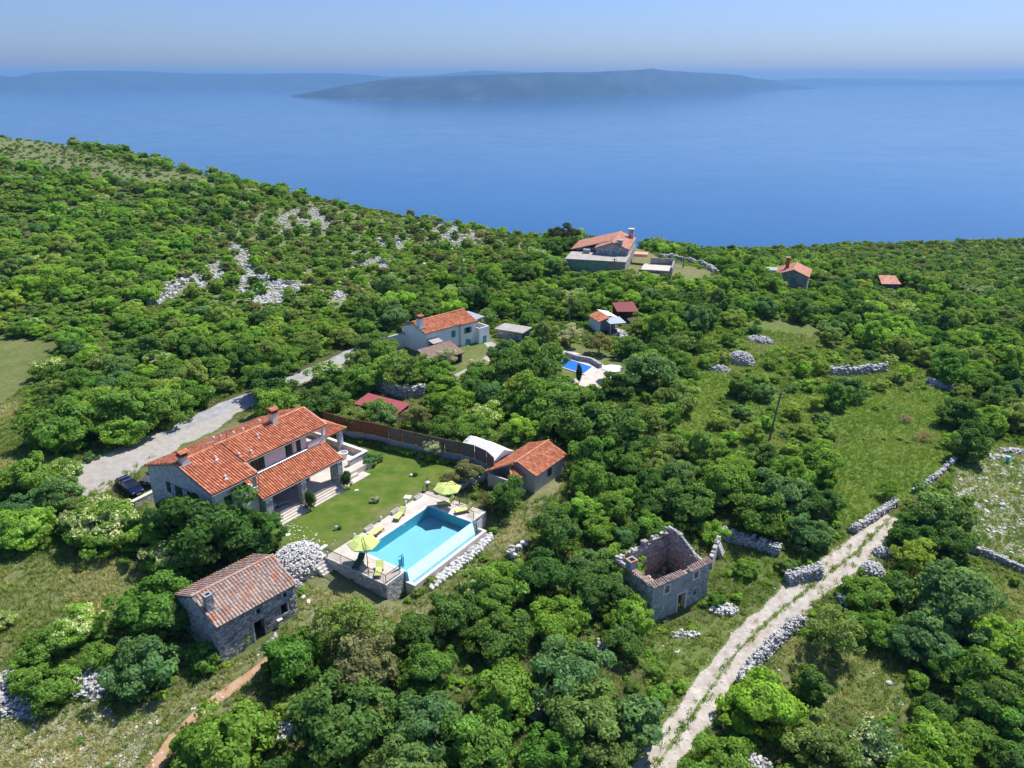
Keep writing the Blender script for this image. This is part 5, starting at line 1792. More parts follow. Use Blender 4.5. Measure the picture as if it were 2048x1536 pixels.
# ================================================================== cars
def car(label, loc, rz, paint='car_paint', bars=True, plate=True):
    t = thing('parked_car', label, 'car', loc, rz)
    W = .84
    def loft(b, secs):
        """cross sections (x, half width, z0, z1) joined into one shell with rounded shoulders"""
        V = []
        for x, w, z0, z1 in secs:
            V += [(x, -w * .93, z0), (x, -w, z0 + (z1 - z0) * .35), (x, -w * .985, z0 + (z1 - z0) * .75), (x, -w * .86, z1), (x, w * .86, z1), (x, w * .985, z0 + (z1 - z0) * .75), (x, w, z0 + (z1 - z0) * .35), (x, w * .93, z0)]
        k, F = 8, []
        for j in range(len(secs) - 1):
            F += [(j * k + i, j * k + (i + 1) % k, (j + 1) * k + (i + 1) % k, (j + 1) * k + i) for i in range(k)]
        F += [tuple(range(k))[::-1], tuple(range((len(secs) - 1) * k, len(secs) * k))]
        b.add(V, F)
    b = MB()
    loft(b, [(-2.05, .70, .34, .80), (-1.98, .78, .26, .90), (-1.5, .84, .24, .94), (.6, .85, .24, .93), (1.15, .84, .24, .90), (1.75, .80, .25, .78), (2.02, .70, .30, .66), (2.08, .58, .36, .56)])
    b.build('body', paint, t, smooth=False)
    # glasshouse: dark glass block with a painted roof and pillars over it
    def ring(z, x0, x1, w0, w1):
        return [(x0, -w0, z), (x1, -w1, z), (x1, w1, z), (x0, w0, z)]
    b = MB()
    b.hexa(ring(.935, -1.95, 1.05, .72, .74) + ring(1.37, -1.62, .22, .58, .60))
    b.build('window_band', 'car_glass', t)
    b = MB()
    b.hexa(ring(1.372, -1.66, .28, .585, .61) + ring(1.43, -1.5, .08, .50, .53))
    rf = b.build('roof', paint, t)
    for s in (-1, 1):
        for (xa, xb) in ((1.0, .24), (-.45, -.50), (-1.25, -1.15), (-1.9, -1.62)):
            one('pillar', paint, t, lambda b: b.tube((xa, s * .735, .94), (xb, s * .60, 1.38), .035, k=5))
        one('mirror', paint, t, lambda b: b.box(.62, .78, s * .98 - .11, s * .98 + .11, .93, 1.07))
        one('headlight', 'silver', t, lambda b: b.hexa([(1.86, s * .55 - .13, .56), (2.06, s * .50 - .13, .54), (2.06, s * .50 + .13, .54), (1.86, s * .60 + .13, .56), (1.80, s * .55 - .13, .72), (2.02, s * .50 - .13, .68), (2.02, s * .50 + .13, .68), (1.80, s * .60 + .13, .72)]))
        one('tail_light', 'tail_red', t, lambda b: b.box(-2.06, -1.96, s * .60 - .10, s * .60 + .10, .62, .86))
        for x in (-1.28, 1.28):
            wh = one('wheel', 'rubber', t, lambda b: b.lathe([(.20, -.09), (.30, -.10), (.315, -.06), (.315, .06), (.30, .10), (.20, .09)], 20))
            wh.location = (x, s * .77, .315)
            wh.rotation_euler = (R(90), 0, 0)
            one('rim', 'silver', wh, lambda b: b.lathe([(.19, -.101), (.20, -.05), (.20, .05), (.19, .101), (.05, .085)], 12))
        one('door_seam', 'car_glass', t, lambda b: b.box(-.47, -.45, s * .845 - .004, s * .845 + .012, .32, .93))
    if bars:
        for x in (-.95, -.05):
            one('roof_bar', 'silver', rf, lambda b: (b.box(x, x + .09, -.66, .66, 1.50, 1.54), b.box(x, x + .09, -.64, -.58, 1.40, 1.499), b.box(x, x + .09, .58, .64, 1.40, 1.499)))
    one('bumper', paint, t, lambda b: b.box(2.0, 2.13, -.62, .62, .32, .48))
    one('grille', 'rubber', t, lambda b: b.box(2.05, 2.10, -.32, .32, .49, .57))
    one('badge', 'silver', t, lambda b: b.tube((2.085, 0, .62), (2.105, 0, .615), .05, k=10))
    if plate:
        one('number_plate', 'white_metal', t, lambda b: b.box(2.131, 2.14, -.26, .26, .34, .45))
    return t


c0, c1 = at(240, 955, 1.4), at(279, 979, 1.4)
ca_ = math.atan2(*(c1 - c0)[::-1])
cm = at(257, 963, 1.5)
car('dark blue hatchback with two pale roof bars parked beside the villa gable', (cm[0], cm[1], gz(*cm)), ca_)
cq = at(314, 940, 1.5)
car('dark grey car half hidden behind the stone gable of the villa', (cq[0], cq[1], gz(*cq[:2])), VA + R(195), 'grey_car_paint', bars=False)
# low wall under the parking place
p0, p1 = at(262, 1006, .6), at(318, 978, .6)
t = thing('parking_wall', 'low stone retaining wall with pale cap between the parked car and the villa gable', 'wall', (p0[0], p0[1], 0), math.atan2(*(p1 - p0)[::-1]))
Lw = float(np.hypot(*(p1 - p0)))
boxpart('wall_core', 'grey_masonry', t, 0, Lw, .02, .42, -1.4, .55)
one('cap', 'travertine_light', t, lambda b: b.box(-.05, Lw + .05, -.04, .46, .552, .64))
one('stonework', 'limestone', t, lambda b: stone_face(b, (0, .02), (Lw, .02), -1.3, .54, .18, .3, seed=5, depth=.02), kind='stuff')

# ================================================================== white house with turquoise shutters
Z7 = lambda q: (760 + q[0] / 6.827, 590 + q[1] / 6.827)
WO, WA = at(*Z7((640, 525)), 5.0), R(43.8)
wh = thing('white_house', 'white rendered house with orange roof and turquoise shutters behind the garden trees', 'house', (*WO, 0), WA)
WEZ, WRZ, WRY, WGZ = 5.0, 6.3, 3.45, .2
roof(wh, [((-.4, -.05, WEZ), (7.4, -.05, WEZ), (-.4, WRY, WRZ), (7.4, WRY, WRZ)), ((7.42, -.25, WEZ - .12), (11.2, -.25, WEZ - .12), (7.42, WRY, WRZ - .05), (11.2, WRY, WRZ - .05)),
          ((11.2, 6.9, WEZ), (-.4, 6.9, WEZ), (11.2, WRY, WRZ), (-.4, WRY, WRZ))], [((-.4, WRY, WRZ + .05), (11.2, WRY, WRZ + .05))], seed=81, tw=.3, tl=.42, rise=.08)
b = MB()
wall_with_holes(b, (0, .35), (7.4, .35), WGZ, WEZ - .08, .25, [(5.55, 6.45, 2.9, 4.1), (1.1, 2.0, 1.4, 3.2)])
wall_with_holes(b, (7.4, .12), (10.9, .12), WGZ, WEZ - .2, .25, [(8.7, 9.5, 3.05, 4.1)] if False else [(1.3, 2.1, 3.05, 4.1)])
b.build('front_wall', 'white_render', wh)
for x0 in (0, 10.65):
    one('gable_wall', 'white_render', wh, lambda b: b.extrude_x([(.62, WGZ), (6.5, WGZ), (6.5, WEZ - .08), (WRY, WRZ - .16), (.62, WEZ - .02)], x0, x0 + .25))
boxpart('back_wall', 'white_render', wh, 0, 10.9, 6.51, 6.75, WGZ, WEZ - .1)
window(wh, (6.0, .35), (1, 0), .9, 1.2, 3.5, 'white_metal', 'teal_paint', sh_open=False)
window(wh, (9.1, .12), (1, 0), .8, 1.05, 3.57, 'dark_wood', 'teal_paint')
window(wh, (1.55, .35), (1, 0), .9, 1.8, 2.3, 'dark_wood', 'teal_paint')
boxpart('shutter_door', 'teal_paint', wh, 8.6, 9.6, -.02, .10, WGZ, 1.9)
chimney(wh, -.05, 1.75, 5.3, 7.3, .85, 'white_render')
one('porch_canopy', 'pale_concrete', wh, lambda b: b.hexa([(.2, -1.4, 3.35), (2.4, -1.4, 3.35), (2.4, .33, 3.75), (.2, .33, 3.75), (.2, -1.4, 3.42), (2.4, -1.4, 3.42), (2.4, .33, 3.82), (.2, .33, 3.82)]))
one('downpipe', 'zinc', wh, lambda b: b.tube((7.35, .05, WGZ), (7.35, .05, WEZ - .1), .05))
one('annex', 'white_render', wh, lambda b: (b.box(10.91, 13.3, -.9, -.7, WGZ, 3.7), b.box(13.1, 13.3, -.69, 2.6, WGZ, 3.7), b.box(10.91, 11.1, -.69, .1, WGZ, 3.7)))
boxpart('annex_terrace', 'red_door', wh, 11.11, 13.09, -.69, 2.6, 2.6, 2.9)
boxpart('annex_door', 'teal_paint', wh, 11.8, 12.6, -.96, -.91, WGZ, 2.1)
one('side_terrace', 'white_render', wh, lambda b: (b.box(-5.0, -.02, 6.2, 6.5, WGZ, 3.6), b.box(-5.0, -4.7, 2.8, 6.19, WGZ, 3.3)))
boxpart('terrace_cap', 'pale_concrete', wh, -5.05, -.02, 6.1, 6.6, 3.602, 3.72)
one('metal_canopy', 'zinc', wh, lambda b: b.hexa([(11.25, 1.2, 4.5), (15.2, 2.4, 4.3), (14.0, 5.6, 4.9), (11.25, 4.6, 5.2), (11.25, 1.2, 4.56), (15.2, 2.4, 4.36), (14.0, 5.6, 4.96), (11.25, 4.6, 5.26)]))
for x, y in ((14.9, 2.6), (13.9, 5.3)):
    one('canopy_post', 'white_metal', wh, lambda b: b.tube((x, y, WGZ), (x, y, 4.4), .05, k=6))
for dx in (0, .95):
    d_ = one('satellite_dish', 'zinc', wh, lambda b: b.lathe([(.48, .16), (.34, .06), (.12, .0), (.10, .03), (.32, .10), (.46, .19)], 16))
    d_.location = (-.45, 4.6 - dx, 6.0)
    d_.rotation_euler = (R(60), 0, R(-140))
    one('dish_arm', 'iron', d_, lambda b: (b.tube((0, 0, .05), (0, -.25, .5), .02, k=4), b.tube((0, 0, -.02), (0, .5, -.5), .03, k=5)))
lr = roof(wh, [((-4.0, -6.3, 2.5), (2.9, -6.3, 2.5), (-4.0, -2.4, 3.6), (2.9, -2.4, 3.6))], [], tile_mat='old_tile_mass', seed=91, name='lean_to_roof', tw=.3, tl=.42, rise=.08, rr=(.3, .95))
one('lean_to_wall', 'dark_masonry', wh, lambda b: (b.box(-3.7, 2.6, -2.7, -2.4, WGZ - .5, 3.4), b.box(-3.7, -3.4, -6.0, -2.71, WGZ - .5, 2.6), b.box(2.3, 2.6, -6.0, -2.71, WGZ - .5, 2.6)))
for x in (-1.4, .8):
    one('lean_to_post', 'brown_wood', wh, lambda b: b.tube((x, -6.0, WGZ - .5), (x, -6.0, 2.5), .09, k=6))
WP = lambda x, y, z=0: inframe(WO, WA, x, y, z)

# flat roofed stone store beside the white house
b0 = at(760 + 1590 / 6.827, 590 + 455 / 6.827, 2.2)
so = thing('stone_store', 'flat roofed stone store to the seaward side of the white house', 'shed', (*b0, 0), R(-28))
b = MB()
b.box(0, 5.2, 0, 3.4, -.5, 2.0)
b.build('wall', 'dark_masonry', so)
one('roof_slab', 'pale_concrete', so, lambda b: b.box(-.3, 5.5, -.3, 3.7, 2.002, 2.2))
one('stonework', 'old_stone', so, lambda b: (stone_face(b, (0, 0), (5.2, 0), -.3, 2, .25, .4, seed=6, depth=.03), stone_face(b, (0, 3.4), (0, 0), -.3, 2, .25, .4, seed=8, depth=.03)), kind='stuff')

# red sheet roof and turquoise gate in the garden below the white house
q = [at(740, 795, 2.6), at(765, 797, 2.6), at(806, 812, 2.6), at(800, 827, 2.2)]
rs_ = thing('red_shed', 'garden shed with dull red sheet roof behind the reed fence', 'shed', (*q[0], 0), math.atan2(*(q[2] - q[0])[::-1]))
one('roof', 'red_sheet', rs_, lambda b: b.hexa([(-1.0, -2.4, 2.25), (6.6, -2.4, 2.25), (6.6, .8, 2.75), (-1.0, .8, 2.75), (-1.0, -2.4, 2.31), (6.6, -2.4, 2.31), (6.6, .8, 2.81), (-1.0, .8, 2.81)]))
one('wall', 'grey_wood', rs_, lambda b: (b.box(-.8, 6.4, .55, .7, 0, 2.7), b.box(-.8, -.65, -2.2, .54, 0, 2.2), b.box(6.25, 6.4, -2.2, .54, 0, 2.2)))
q0, q1 = at(865, 800, 1.2), at(902, 812, 1.2)
tg = thing('garden_gate', 'arched turquoise garden gate panel below the white house', 'gate', (q0[0], q0[1], .3), math.atan2(*(q1 - q0)[::-1]))
Lg = float(np.hypot(*(q1 - q0)))
prof = [(0, 0), (Lg, 0)] + [(Lg * (1 - t_), .9 + .75 * math.sin(math.pi * (1 - t_) * .55 + .35)) for t_ in np.linspace(0, 1, 9)]
one('panel', 'teal_paint', tg, lambda b: b.extrude_y(prof, 0, .06))
for x in (-.12, Lg + .02):
    boxpart('post', 'teal_paint', tg, x, x + .1, -.02, .08, 0, 1.5)
# pale curved path below the lean-to
ribbon('garden_path', [tuple(at(a, c_, .5)) for a, c_ in ((884, 790), (905, 765), (925, 750), (950, 738), (972, 722), (985, 712))], [2.0, 2.0, 1.8, 1.6, 1.5, 1.4], 'pale_concrete', seed=12)
ribbon('garden_path', [tuple(at(a, c_, .8)) for a, c_ in ((972, 682), (985, 690), (1000, 700), (1010, 715))], [1.6, 2.2, 2.0, 1.4], 'pale_concrete', seed=13)

# ================================================================== second pool with blue cover
Zb = lambda q: (1060 + q[0] / 6.827, 580 + q[1] / 6.827)
zb0 = .12
P4 = [at(*Zb(q), zb0) for q in ((300, 875), (850, 1050), (730, 1145), (560, 1172))]
P4[3] = P4[0] + (P4[2] - P4[1]) * 1.05
bc = P4[0]
bpool = thing('covered_pool', 'swimming pool of the neighbour with bright blue water half hidden by trees', 'swimming pool', (*bc, 0))
b = MB()
b.prism([tuple(p - bc) for p in (P4[0], P4[3], P4[2], P4[1])], zb0 - .04, zb0)
b.build('water', 'blue_cover', bpool)
cen = sum(P4) / 4
b = MB()
for i in range(4):
    p, q = P4[i] - bc, P4[(i + 1) % 4] - bc
    po, qo = p + (p + bc - cen) * .10, q + (q + bc - cen) * .10
    V = [(*p, -.3), (*q, -.3), (*qo, -.3), (*po, -.3), (*p, zb0 + .03), (*q, zb0 + .03), (*qo, zb0 + .03), (*po, zb0 + .03)]
    b.hexa(V)
b.build('coping', 'white_marble', bpool)
ribbon('pool_paving', [tuple(at(a, c_, 0)) for a, c_ in ((1092, 700), (1110, 702), (1140, 715), (1170, 727), (1192, 738), (1200, 755), (1185, 770), (1172, 778))], [4, 5, 5, 5, 5, 6, 8, 8], 'travertine', lift=.05, seed=14)
# curved garden wall behind it
cw = [at(*Zb(q), .5) for q in ((470, 870), (560, 900), (660, 930), (760, 945), (830, 960), (890, 1000), (950, 1035))]
t = thing('curved_wall', 'low curved grey garden wall bordering the neighbouring blue pool', 'wall', (*cw[0], 0))
b = MB()
for p, q in zip(cw[:-1], cw[1:]):
    wall_with_holes(b, p - cw[0], q - cw[0] + (q - p) * .02, -.3, .75, .45)
b.build('wall_core', 'grey_masonry', t)
b = MB()
for p, q in zip(cw[:-1], cw[1:]):
    wall_with_holes(b, p - cw[0], q - cw[0] + (q - p) * .02, .752, .84, .5)
b.build('cap', 'pale_concrete', t)
# white parasol
up = at(*Zb((1130, 1075)), 1.9)
t = thing('white_parasol', 'open white parasol beside the blue pool', 'parasol', (*up, gz(*up)))
b = MB()
V = [(0, 0, 2.75)] + [(1.75 * math.cos(math.pi * i / 4), 1.75 * math.sin(math.pi * i / 4), 2.15) for i in range(8)] + [(1.75 * math.cos(math.pi * i / 4), 1.75 * math.sin(math.pi * i / 4), 2.0) for i in range(8)]
b.add(V, [(0, 1 + i, 1 + (i + 1) % 8) for i in range(8)] + [(1 + i, 9 + i, 9 + (i + 1) % 8, 1 + (i + 1) % 8) for i in range(8)])
b.build('canopy', 'white_canvas', t)
one('mast', 'white_metal', t, lambda b: b.tube((0, 0, 0), (0, 0, 2.74), .035, k=6))
one('base', 'grey_concrete', t, lambda b: b.lathe([(.35, 0), (.35, .06), (.08, .10)], 10))
yp = at(*Zb((1170, 1195)), .3)
t = thing('yellow_lounger', 'bright yellow pool chair lying near the white parasol', 'chair', (yp[0], yp[1], gz(*yp)), R(20))
one('seat', 'yellow', t, lambda b: b.box(-.9, .6, -.35, .35, .26, .36))
one('backrest', 'yellow', t, lambda b: b.hexa([(.61, -.35, .26), (.7, -.35, .26), (.7, .35, .26), (.61, .35, .26), (1.0, -.35, .8), (1.1, -.35, .8), (1.1, .35, .8), (1.0, .35, .8)]))
for x in (-.8, .5):
    one('leg', 'white_metal', t, lambda b: b.box(x, x + .06, -.33, .33, 0, .259))

# pool house group with patchwork roofs
sO = at(*Zb((950, 430)), 2.3)
ph = thing('pool_house', 'small white pool house with patchwork orange, white and grey roofs', 'house', (*sO, 0), R(20))
one('wall', 'white_render', ph, lambda b: (b.box(0, .25, 0, 4.2, -.3, 2.25), b.box(.251, 3.6, 3.95, 4.2, -.3, 2.25), b.box(3.35, 3.6, .0, 3.94, -.3, 2.25)))
boxpart('inner_wall', 'grey_canvas', ph, .26, 3.34, 1.4, 1.5, -.3, 2.2)
roof(ph, [((-.3, 4.4, 2.3), (-.3, -.3, 2.3), (2.0, 4.4, 3.0), (2.0, -.3, 3.0))], [], seed=95, name='roof', tw=.3, tl=.42)
one('white_roof', 'white_render', ph, lambda b: b.hexa([(2.02, .9, 2.95), (4.4, .9, 2.35), (4.4, 5.4, 2.35), (2.02, 5.4, 2.95), (2.02, .9, 3.03), (4.4, .9, 2.43), (4.4, 5.4, 2.43), (2.02, 5.4, 3.03)]))
one('porch_roof', 'zinc', ph, lambda b: b.hexa([(1.2, -2.0, 2.2), (4.6, -2.0, 2.1), (4.6, .88, 2.5), (1.2, .88, 2.6), (1.2, -2.0, 2.26), (4.6, -2.0, 2.16), (4.6, .88, 2.56), (1.2, .88, 2.66)]))
for x in (1.4, 4.4):
    one('porch_post', 'white_metal', ph, lambda b: b.tube((x, -1.8, -.3), (x, -1.8, 2.12), .06, k=6))
boxpart('counter', 'red_door', ph, 1.4, 3.2, -1.2, -.6, -.3, .7)
dO = at(*Zb((1190, 300)), 2.2)
t = thing('dark_red_shed', 'open shed with dark red roof behind the white pool house', 'shed', (*dO, 0), R(8))
one('roof', 'dark_red_sheet', t, lambda b: b.hexa([(0, 0, 2.2), (4.4, 0, 2.0), (4.4, 4.2, 2.9), (0, 4.2, 2.9), (0, 0, 2.28), (4.4, 0, 2.08), (4.4, 4.2, 2.98), (0, 4.2, 2.98)]))
boxpart('back_wall', 'dark_wood', t, .1, 4.3, 3.6, 3.8, -.5, 2.7)
for x in (.15, 4.2):
    one('post', 'dark_wood', t, lambda b: b.tube((x, .2, -.5), (x, .2, 2.1), .08, k=6))

# ================================================================== houses on the crest
Z1 = lambda q: (1100 + q[0] / 5.689, 430 + q[1] / 5.689)
HB = 4.6
gl, gr = at(*Z1((520, 445)), HB), at(*Z1((885, 465)), HB)
ha = math.atan2(*(gr - gl)[::-1])
h1 = thing('crest_house', 'large stone house with orange roof and flat grey terrace against the sea', 'house', (*gl, 0), ha)
GWd = float(np.hypot(*(gr - gl)))
RZ1, EZ1 = HB + 3.1, HB + 1.55
GX1 = GWd * .52
D1 = 15.0
boxpart('ground_storey', 'far_masonry', h1, -6.0, GWd + .2, -6.4, D1, -2.0, HB - .25)
boxpart('terrace_slab', 'pale_concrete', h1, -6.4, GWd + .4, -6.8, 1.8, HB - .248, HB - .02)
boxpart('green_front', 'faded_green', h1, -5.4, GWd * .55, -6.47, -6.41, 0.2, HB - .4)
b = MB()
b.extrude_y([(0, HB - .02), (GWd, HB - .02), (GWd, EZ1 - .1), (GX1, RZ1 - .12), (0, EZ1 - .1)], .0, .35)
b.build('gable_wall', 'grey_masonry', h1)
boxpart('side_wall', 'grey_masonry', h1, GWd - .35, GWd, .351, D1, HB - .02, EZ1 - .12)
boxpart('wing_wall', 'far_masonry', h1, -5.5, -.01, 4.0, 4.3, HB - .02, HB + .7)
roof(h1, [((GWd + .3, -.3, EZ1), (GWd + .3, D1, EZ1), (GX1, -.3, RZ1), (GX1, D1, RZ1)),
          ((-.3, 3.3, EZ1 - .05), (-.3, -.3, EZ1 - .05), (GX1, 3.3, RZ1), (GX1, -.3, RZ1)),
          ((-6.8, D1, HB + .15), (-6.8, 3.32, HB + .15), (GX1, D1, RZ1), (GX1, 3.32, RZ1))], [((GX1, -.3, RZ1 + .05), (GX1, D1, RZ1 + .05))], tile_mat='clay_tile_pale', seed=120, tw=.42, tl=.6, rise=.09)
b = MB()
b.box(GWd * .66, GWd * .80, .1, 1.2, EZ1, RZ1 + .35)
ch = b.build('chimney', 'grey_masonry', h1)
one('chimney_head', 'grey_concrete', ch, lambda b: b.box(GWd * .62, GWd * .84, -.1, 1.4, RZ1 + .352, RZ1 + .6))
b = MB()
b.box(GWd - 1.4, GWd - .2, D1 - 3.2, D1 - 2.2, EZ1, RZ1 + 1.2)
ch = b.build('chimney', 'grey_masonry', h1)
one('chimney_head', 'white_marble', ch, lambda b: b.box(GWd - 1.55, GWd - .05, D1 - 3.35, D1 - 2.05, RZ1 + 1.202, RZ1 + 1.35))
boxpart('water_tank', 'grey_masonry', h1, -3.2, -1.6, .2, 1.3, HB - .018, HB + .95)
one('antenna', 'iron', h1, lambda b: b.tube((GX1 - .6, 1, RZ1 - .3), (GX1 - .6, 1, RZ1 + 1.0), .04, k=4))
one('yard_wall', 'far_masonry', h1, lambda b: (b.box(GWd + 3.0, GWd + 11, -2.0, -1.6, -1.5, 1.9), b.box(GWd + 10.6, GWd + 11, -1.59, 7, -1.5, 2.6), b.box(GWd + 5, GWd + 10.59, 6.6, 7, -1, 3.0)))
boxpart('yard_floor', 'travertine', h1, GWd + 3.4, GWd + 10.5, -1.5, 6.5, -1.5, 1.5)
one('yard_shed', 'clay_tile_pale', h1, lambda b: (b.box(GWd + .8, GWd + 4.2, 6.0, 9.0, 3.2, 3.9),))

HS = [('stone_house', 'two storey stone house with orange roof and turquoise shutter on the slope above the sea', (1588, 537), -.8, R(-62), 7.2, 8.6, 5.2, 2.2, 'red_door')]
g2 = at(1588, 540, -1.0)
h2 = thing('hillside_house', 'two storey stone house with salmon roof and turquoise shutter on the far slope', 'house', (*g2, 0), R(-24))
w2 = 4.2
b = MB()
b.extrude_y([(-w2, -8.5), (w2 * .85, -8.5), (w2 * .85, -2.6), (0, -1.15), (-w2, -2.6)], 0, .4)
b.build('gable_wall', 'far_masonry', h2)
boxpart('side_wall', 'far_masonry', h2, w2 * .85 - .4, w2 * .85, .401, 9, -8.5, -2.7)
boxpart('end_wall', 'far_masonry', h2, -w2, -w2 + .4, .401, 9, -8.5, -2.7)
roof(h2, [((-w2 - .4, 9.3, -2.55), (-w2 - .4, -.3, -2.55), (0, 9.3, -.9), (0, -.3, -.9)), ((w2 * .85 + .4, -.3, -2.5), (w2 * .85 + .4, 9.3, -2.5), (0, -.3, -.9), (0, 9.3, -.9))], [((0, -.3, -.85), (0, 9.3, -.85))], tile_mat='clay_tile_pale', seed=140, tw=.45, tl=.6, rise=.08)
window(h2, (.2, 0), (1, 0), 1.1, 1.3, -3.6, 'dark_wood', 'teal_paint', sh_open=False)
boxpart('door', 'teal_paint', h2, -.4, .6, -.06, -.01, -8.2, -6.3)
chimney(h2, -2.0, 4.0, -1.8, .9, .9, 'red_door', cap='clay_tile_pale')
t = thing('metal_carport', 'low grey metal roof beside the far hillside house', 'shed', (*at(1540, 538, -3), 0), R(-15))
one('roof', 'zinc', t, lambda b: b.box(-2.6, 3.0, -2, 2, -3.0, -2.85))
for x in (-2.4, 2.8):
    one('post', 'iron', t, lambda b: b.tube((x, -1.8, -7), (x, -1.8, -3.0), .08, k=6))
g3 = at(1763, 568, -10.2)
h3 = thing('small_hut', 'tiny hut with pale orange roof far up the right hand slope', 'hut', (*g3, 0), R(-3))
roof(h3, [((0, 0, -10.2), (5.6, 0, -10.2), (.5, 4.4, -8.7), (5.3, 4.4, -8.7))], [], tile_mat='clay_tile_pale', seed=150, tw=.45, tl=.6)
boxpart('wall', 'dark_masonry', h3, .3, 5.3, .4, 4.2, -14.5, -10.35)
boxpart('gable', 'dark_masonry', h3, .6, 5.1, 4.21, 4.4, -14.5, -8.9)

# ================================================================== utility poles
def pole(label, base, ht, lean=(0, 0), guy=None, lamp=False):
    p = gp([base])[0]
    t = thing('utility_pole', label, 'utility pole', tuple(p), 0)
    one('shaft', 'pole_wood', t, lambda b: b.tube((0, 0, -.3), (lean[0], lean[1], ht), .15, .10, 8))
    for dz in (.25, .75):
        one('crossarm', 'iron', t, lambda b: b.box(lean[0] - .55, lean[0] + .55, lean[1] - .05, lean[1] + .05, ht - dz - .05, ht - dz + .05))
    for x in (-.5, .5):
        one('insulator', 'lamp_white', t, lambda b: b.lathe([(.05, ht - .2), (.07, ht - .12), (.03, ht - .04)], 8, (lean[0] + x, lean[1])))
    if guy:
        one('guy_wire', 'iron', t, lambda b: b.tube((lean[0], lean[1], ht - .6), guy, .015, k=4))
    if lamp:
        one('street_lamp_head', 'lamp_white', t, lambda b: (b.tube((0, -.1, ht - .5), (.5, -.9, ht - .1), .04, k=5), b.box(.35, .75, -1.3, -.8, ht - .16, ht - .02)))
    return t


pole('tall concrete grey pole with lamp on the rocky hillside behind the white house', (925, 585), 7.4, lamp=True)
pole('utility pole with white lamp in front of the crest house terrace', (1227, 561), 5.2, lamp=True)
pole('slim utility pole among trees above the neighbouring blue pool', (1138, 650), 5.4)
pole('leaning wooden pole with guy wire in the shrubby meadow beyond the track', (1538, 880), 7.2, lean=(.9, .3), guy=(5.5, 2.0, 0))
pole('short utility pole beside the curved dry stone wall of the crest house', (1366, 536), 5.0)
pole('utility pole left of the far hillside house', (1512, 552), 6.2)

# ================================================================== dry stone walls and stone heaps
WALLS_PX = []


def dry_wall(label, pts, h=.9, w=.8, seed=0, mat='dry_limestone', sz=.26, cat='stone wall', dens=1.0):
    P = gp(pts)
    WALLS_PX.append(pts)
    rng = np.random.default_rng(seed)
    O = P[0]
    t = thing('dry_stone_wall', label, cat, tuple(O))
    core, st = MB(), MB()
    for a, c_ in zip(P[:-1], P[1:]):
        a, c_ = a - O, c_ - O
        L = np.hypot(*(c_ - a)[:2])
        u = (c_ - a) / L
        nr = np.array([-u[1], u[0], 0])
        core.hexa([tuple(v) for v in (a - nr * w * .40 - [0, 0, .3], c_ - nr * w * .40 - [0, 0, .3], c_ + nr * w * .40 - [0, 0, .3], a + nr * w * .40 - [0, 0, .3],
                                      a - nr * w * .26 + [0, 0, h * .85], c_ - nr * w * .26 + [0, 0, h * .85], c_ + nr * w * .26 + [0, 0, h * .85], a + nr * w * .26 + [0, 0, h * .85])])
        n_ = int(L * dens * (2 * h + w) / (sz * sz) * .85)
        for _ in range(n_):
            s = rng.uniform(0, L)
            k = rng.uniform(0, 2 * h + w)
            hh = h * (1 + .18 * math.sin(s * .9 + seed) + rng.uniform(-.1, .1))
            if k < h:
                off, z = -w * (.46 - .12 * k / h), k
            elif k < h + w:
                off, z = (k - h - w / 2) * .8, hh
            else:
                off, z = w * (.46 - .12 * (k - h - w) / h), k - h - w
            q = a + u * s + nr * off
            st.stone((q[0], q[1], q[2] + z), (sz * rng.uniform(.7, 1.5), sz * rng.uniform(.6, 1.1), sz * rng.uniform(.45, .8)), rng)
    core.build('wall_core', 'grey_masonry', t)
    st.build('stonework', mat, t, kind='stuff')
    return t


def heap(label, c, rx, ry, h, seed=0, sz=.34, mat='dry_limestone', dens=1.0, name='stone_heap', rot=0.0, flat=.5):
    sz *= .85
    p = gp([c])[0]
    k_ = rx * F_PX / math.hypot(p[0], p[1], p[2] - CAM_H) * .7
    WALLS_PX.append([(c[0] - k_, c[1]), (c[0] + k_, c[1])])
    rng = np.random.default_rng(seed)
    t = thing(name, label, 'stone pile', tuple(p), rot)
    core, st = MB(), MB()
    ca, sa = math.cos(rot), math.sin(rot)

    def zz(x, y):
        r = math.hypot(x / rx, y / ry)
        base = gz(p[0] + x * ca - y * sa, p[1] + x * sa + y * ca) - p[2]
        return base + h * max(0.0, 1 - r ** 2.2) ** flat
    V, F = [], []
    nr_, na = 6, 14
    for j in range(nr_ + 1):
        for i in range(na):
            r, a = j / nr_, 2 * math.pi * i / na
            x, y = rx * r * math.cos(a), ry * r * math.sin(a)
            V.append((x, y, zz(x, y) - .10))
    for j in range(nr_):
        F += [(j * na + i, (j + 1) * na + i, (j + 1) * na + (i + 1) % na, j * na + (i + 1) % na) for i in range(na)]
    core.add(V, F)
    core.build('core', 'grey_masonry', t)
    n_ = int(math.pi * rx * ry * (1 + .8 * h) / (sz * sz) * 1.15 * dens)
    for _ in range(n_):
        r, a = math.sqrt(rng.uniform(0, 1.08)), rng.uniform(0, 6.283)
        x, y = rx * r * math.cos(a), ry * r * math.sin(a)
        st.stone((x, y, zz(x, y) + rng.uniform(-.05, .08)), (sz * rng.uniform(.6, 1.6), sz * rng.uniform(.5, 1.2), sz * rng.uniform(.4, .9)), rng)
    st.build('loose_stone', mat, t, kind='stuff')
    return t


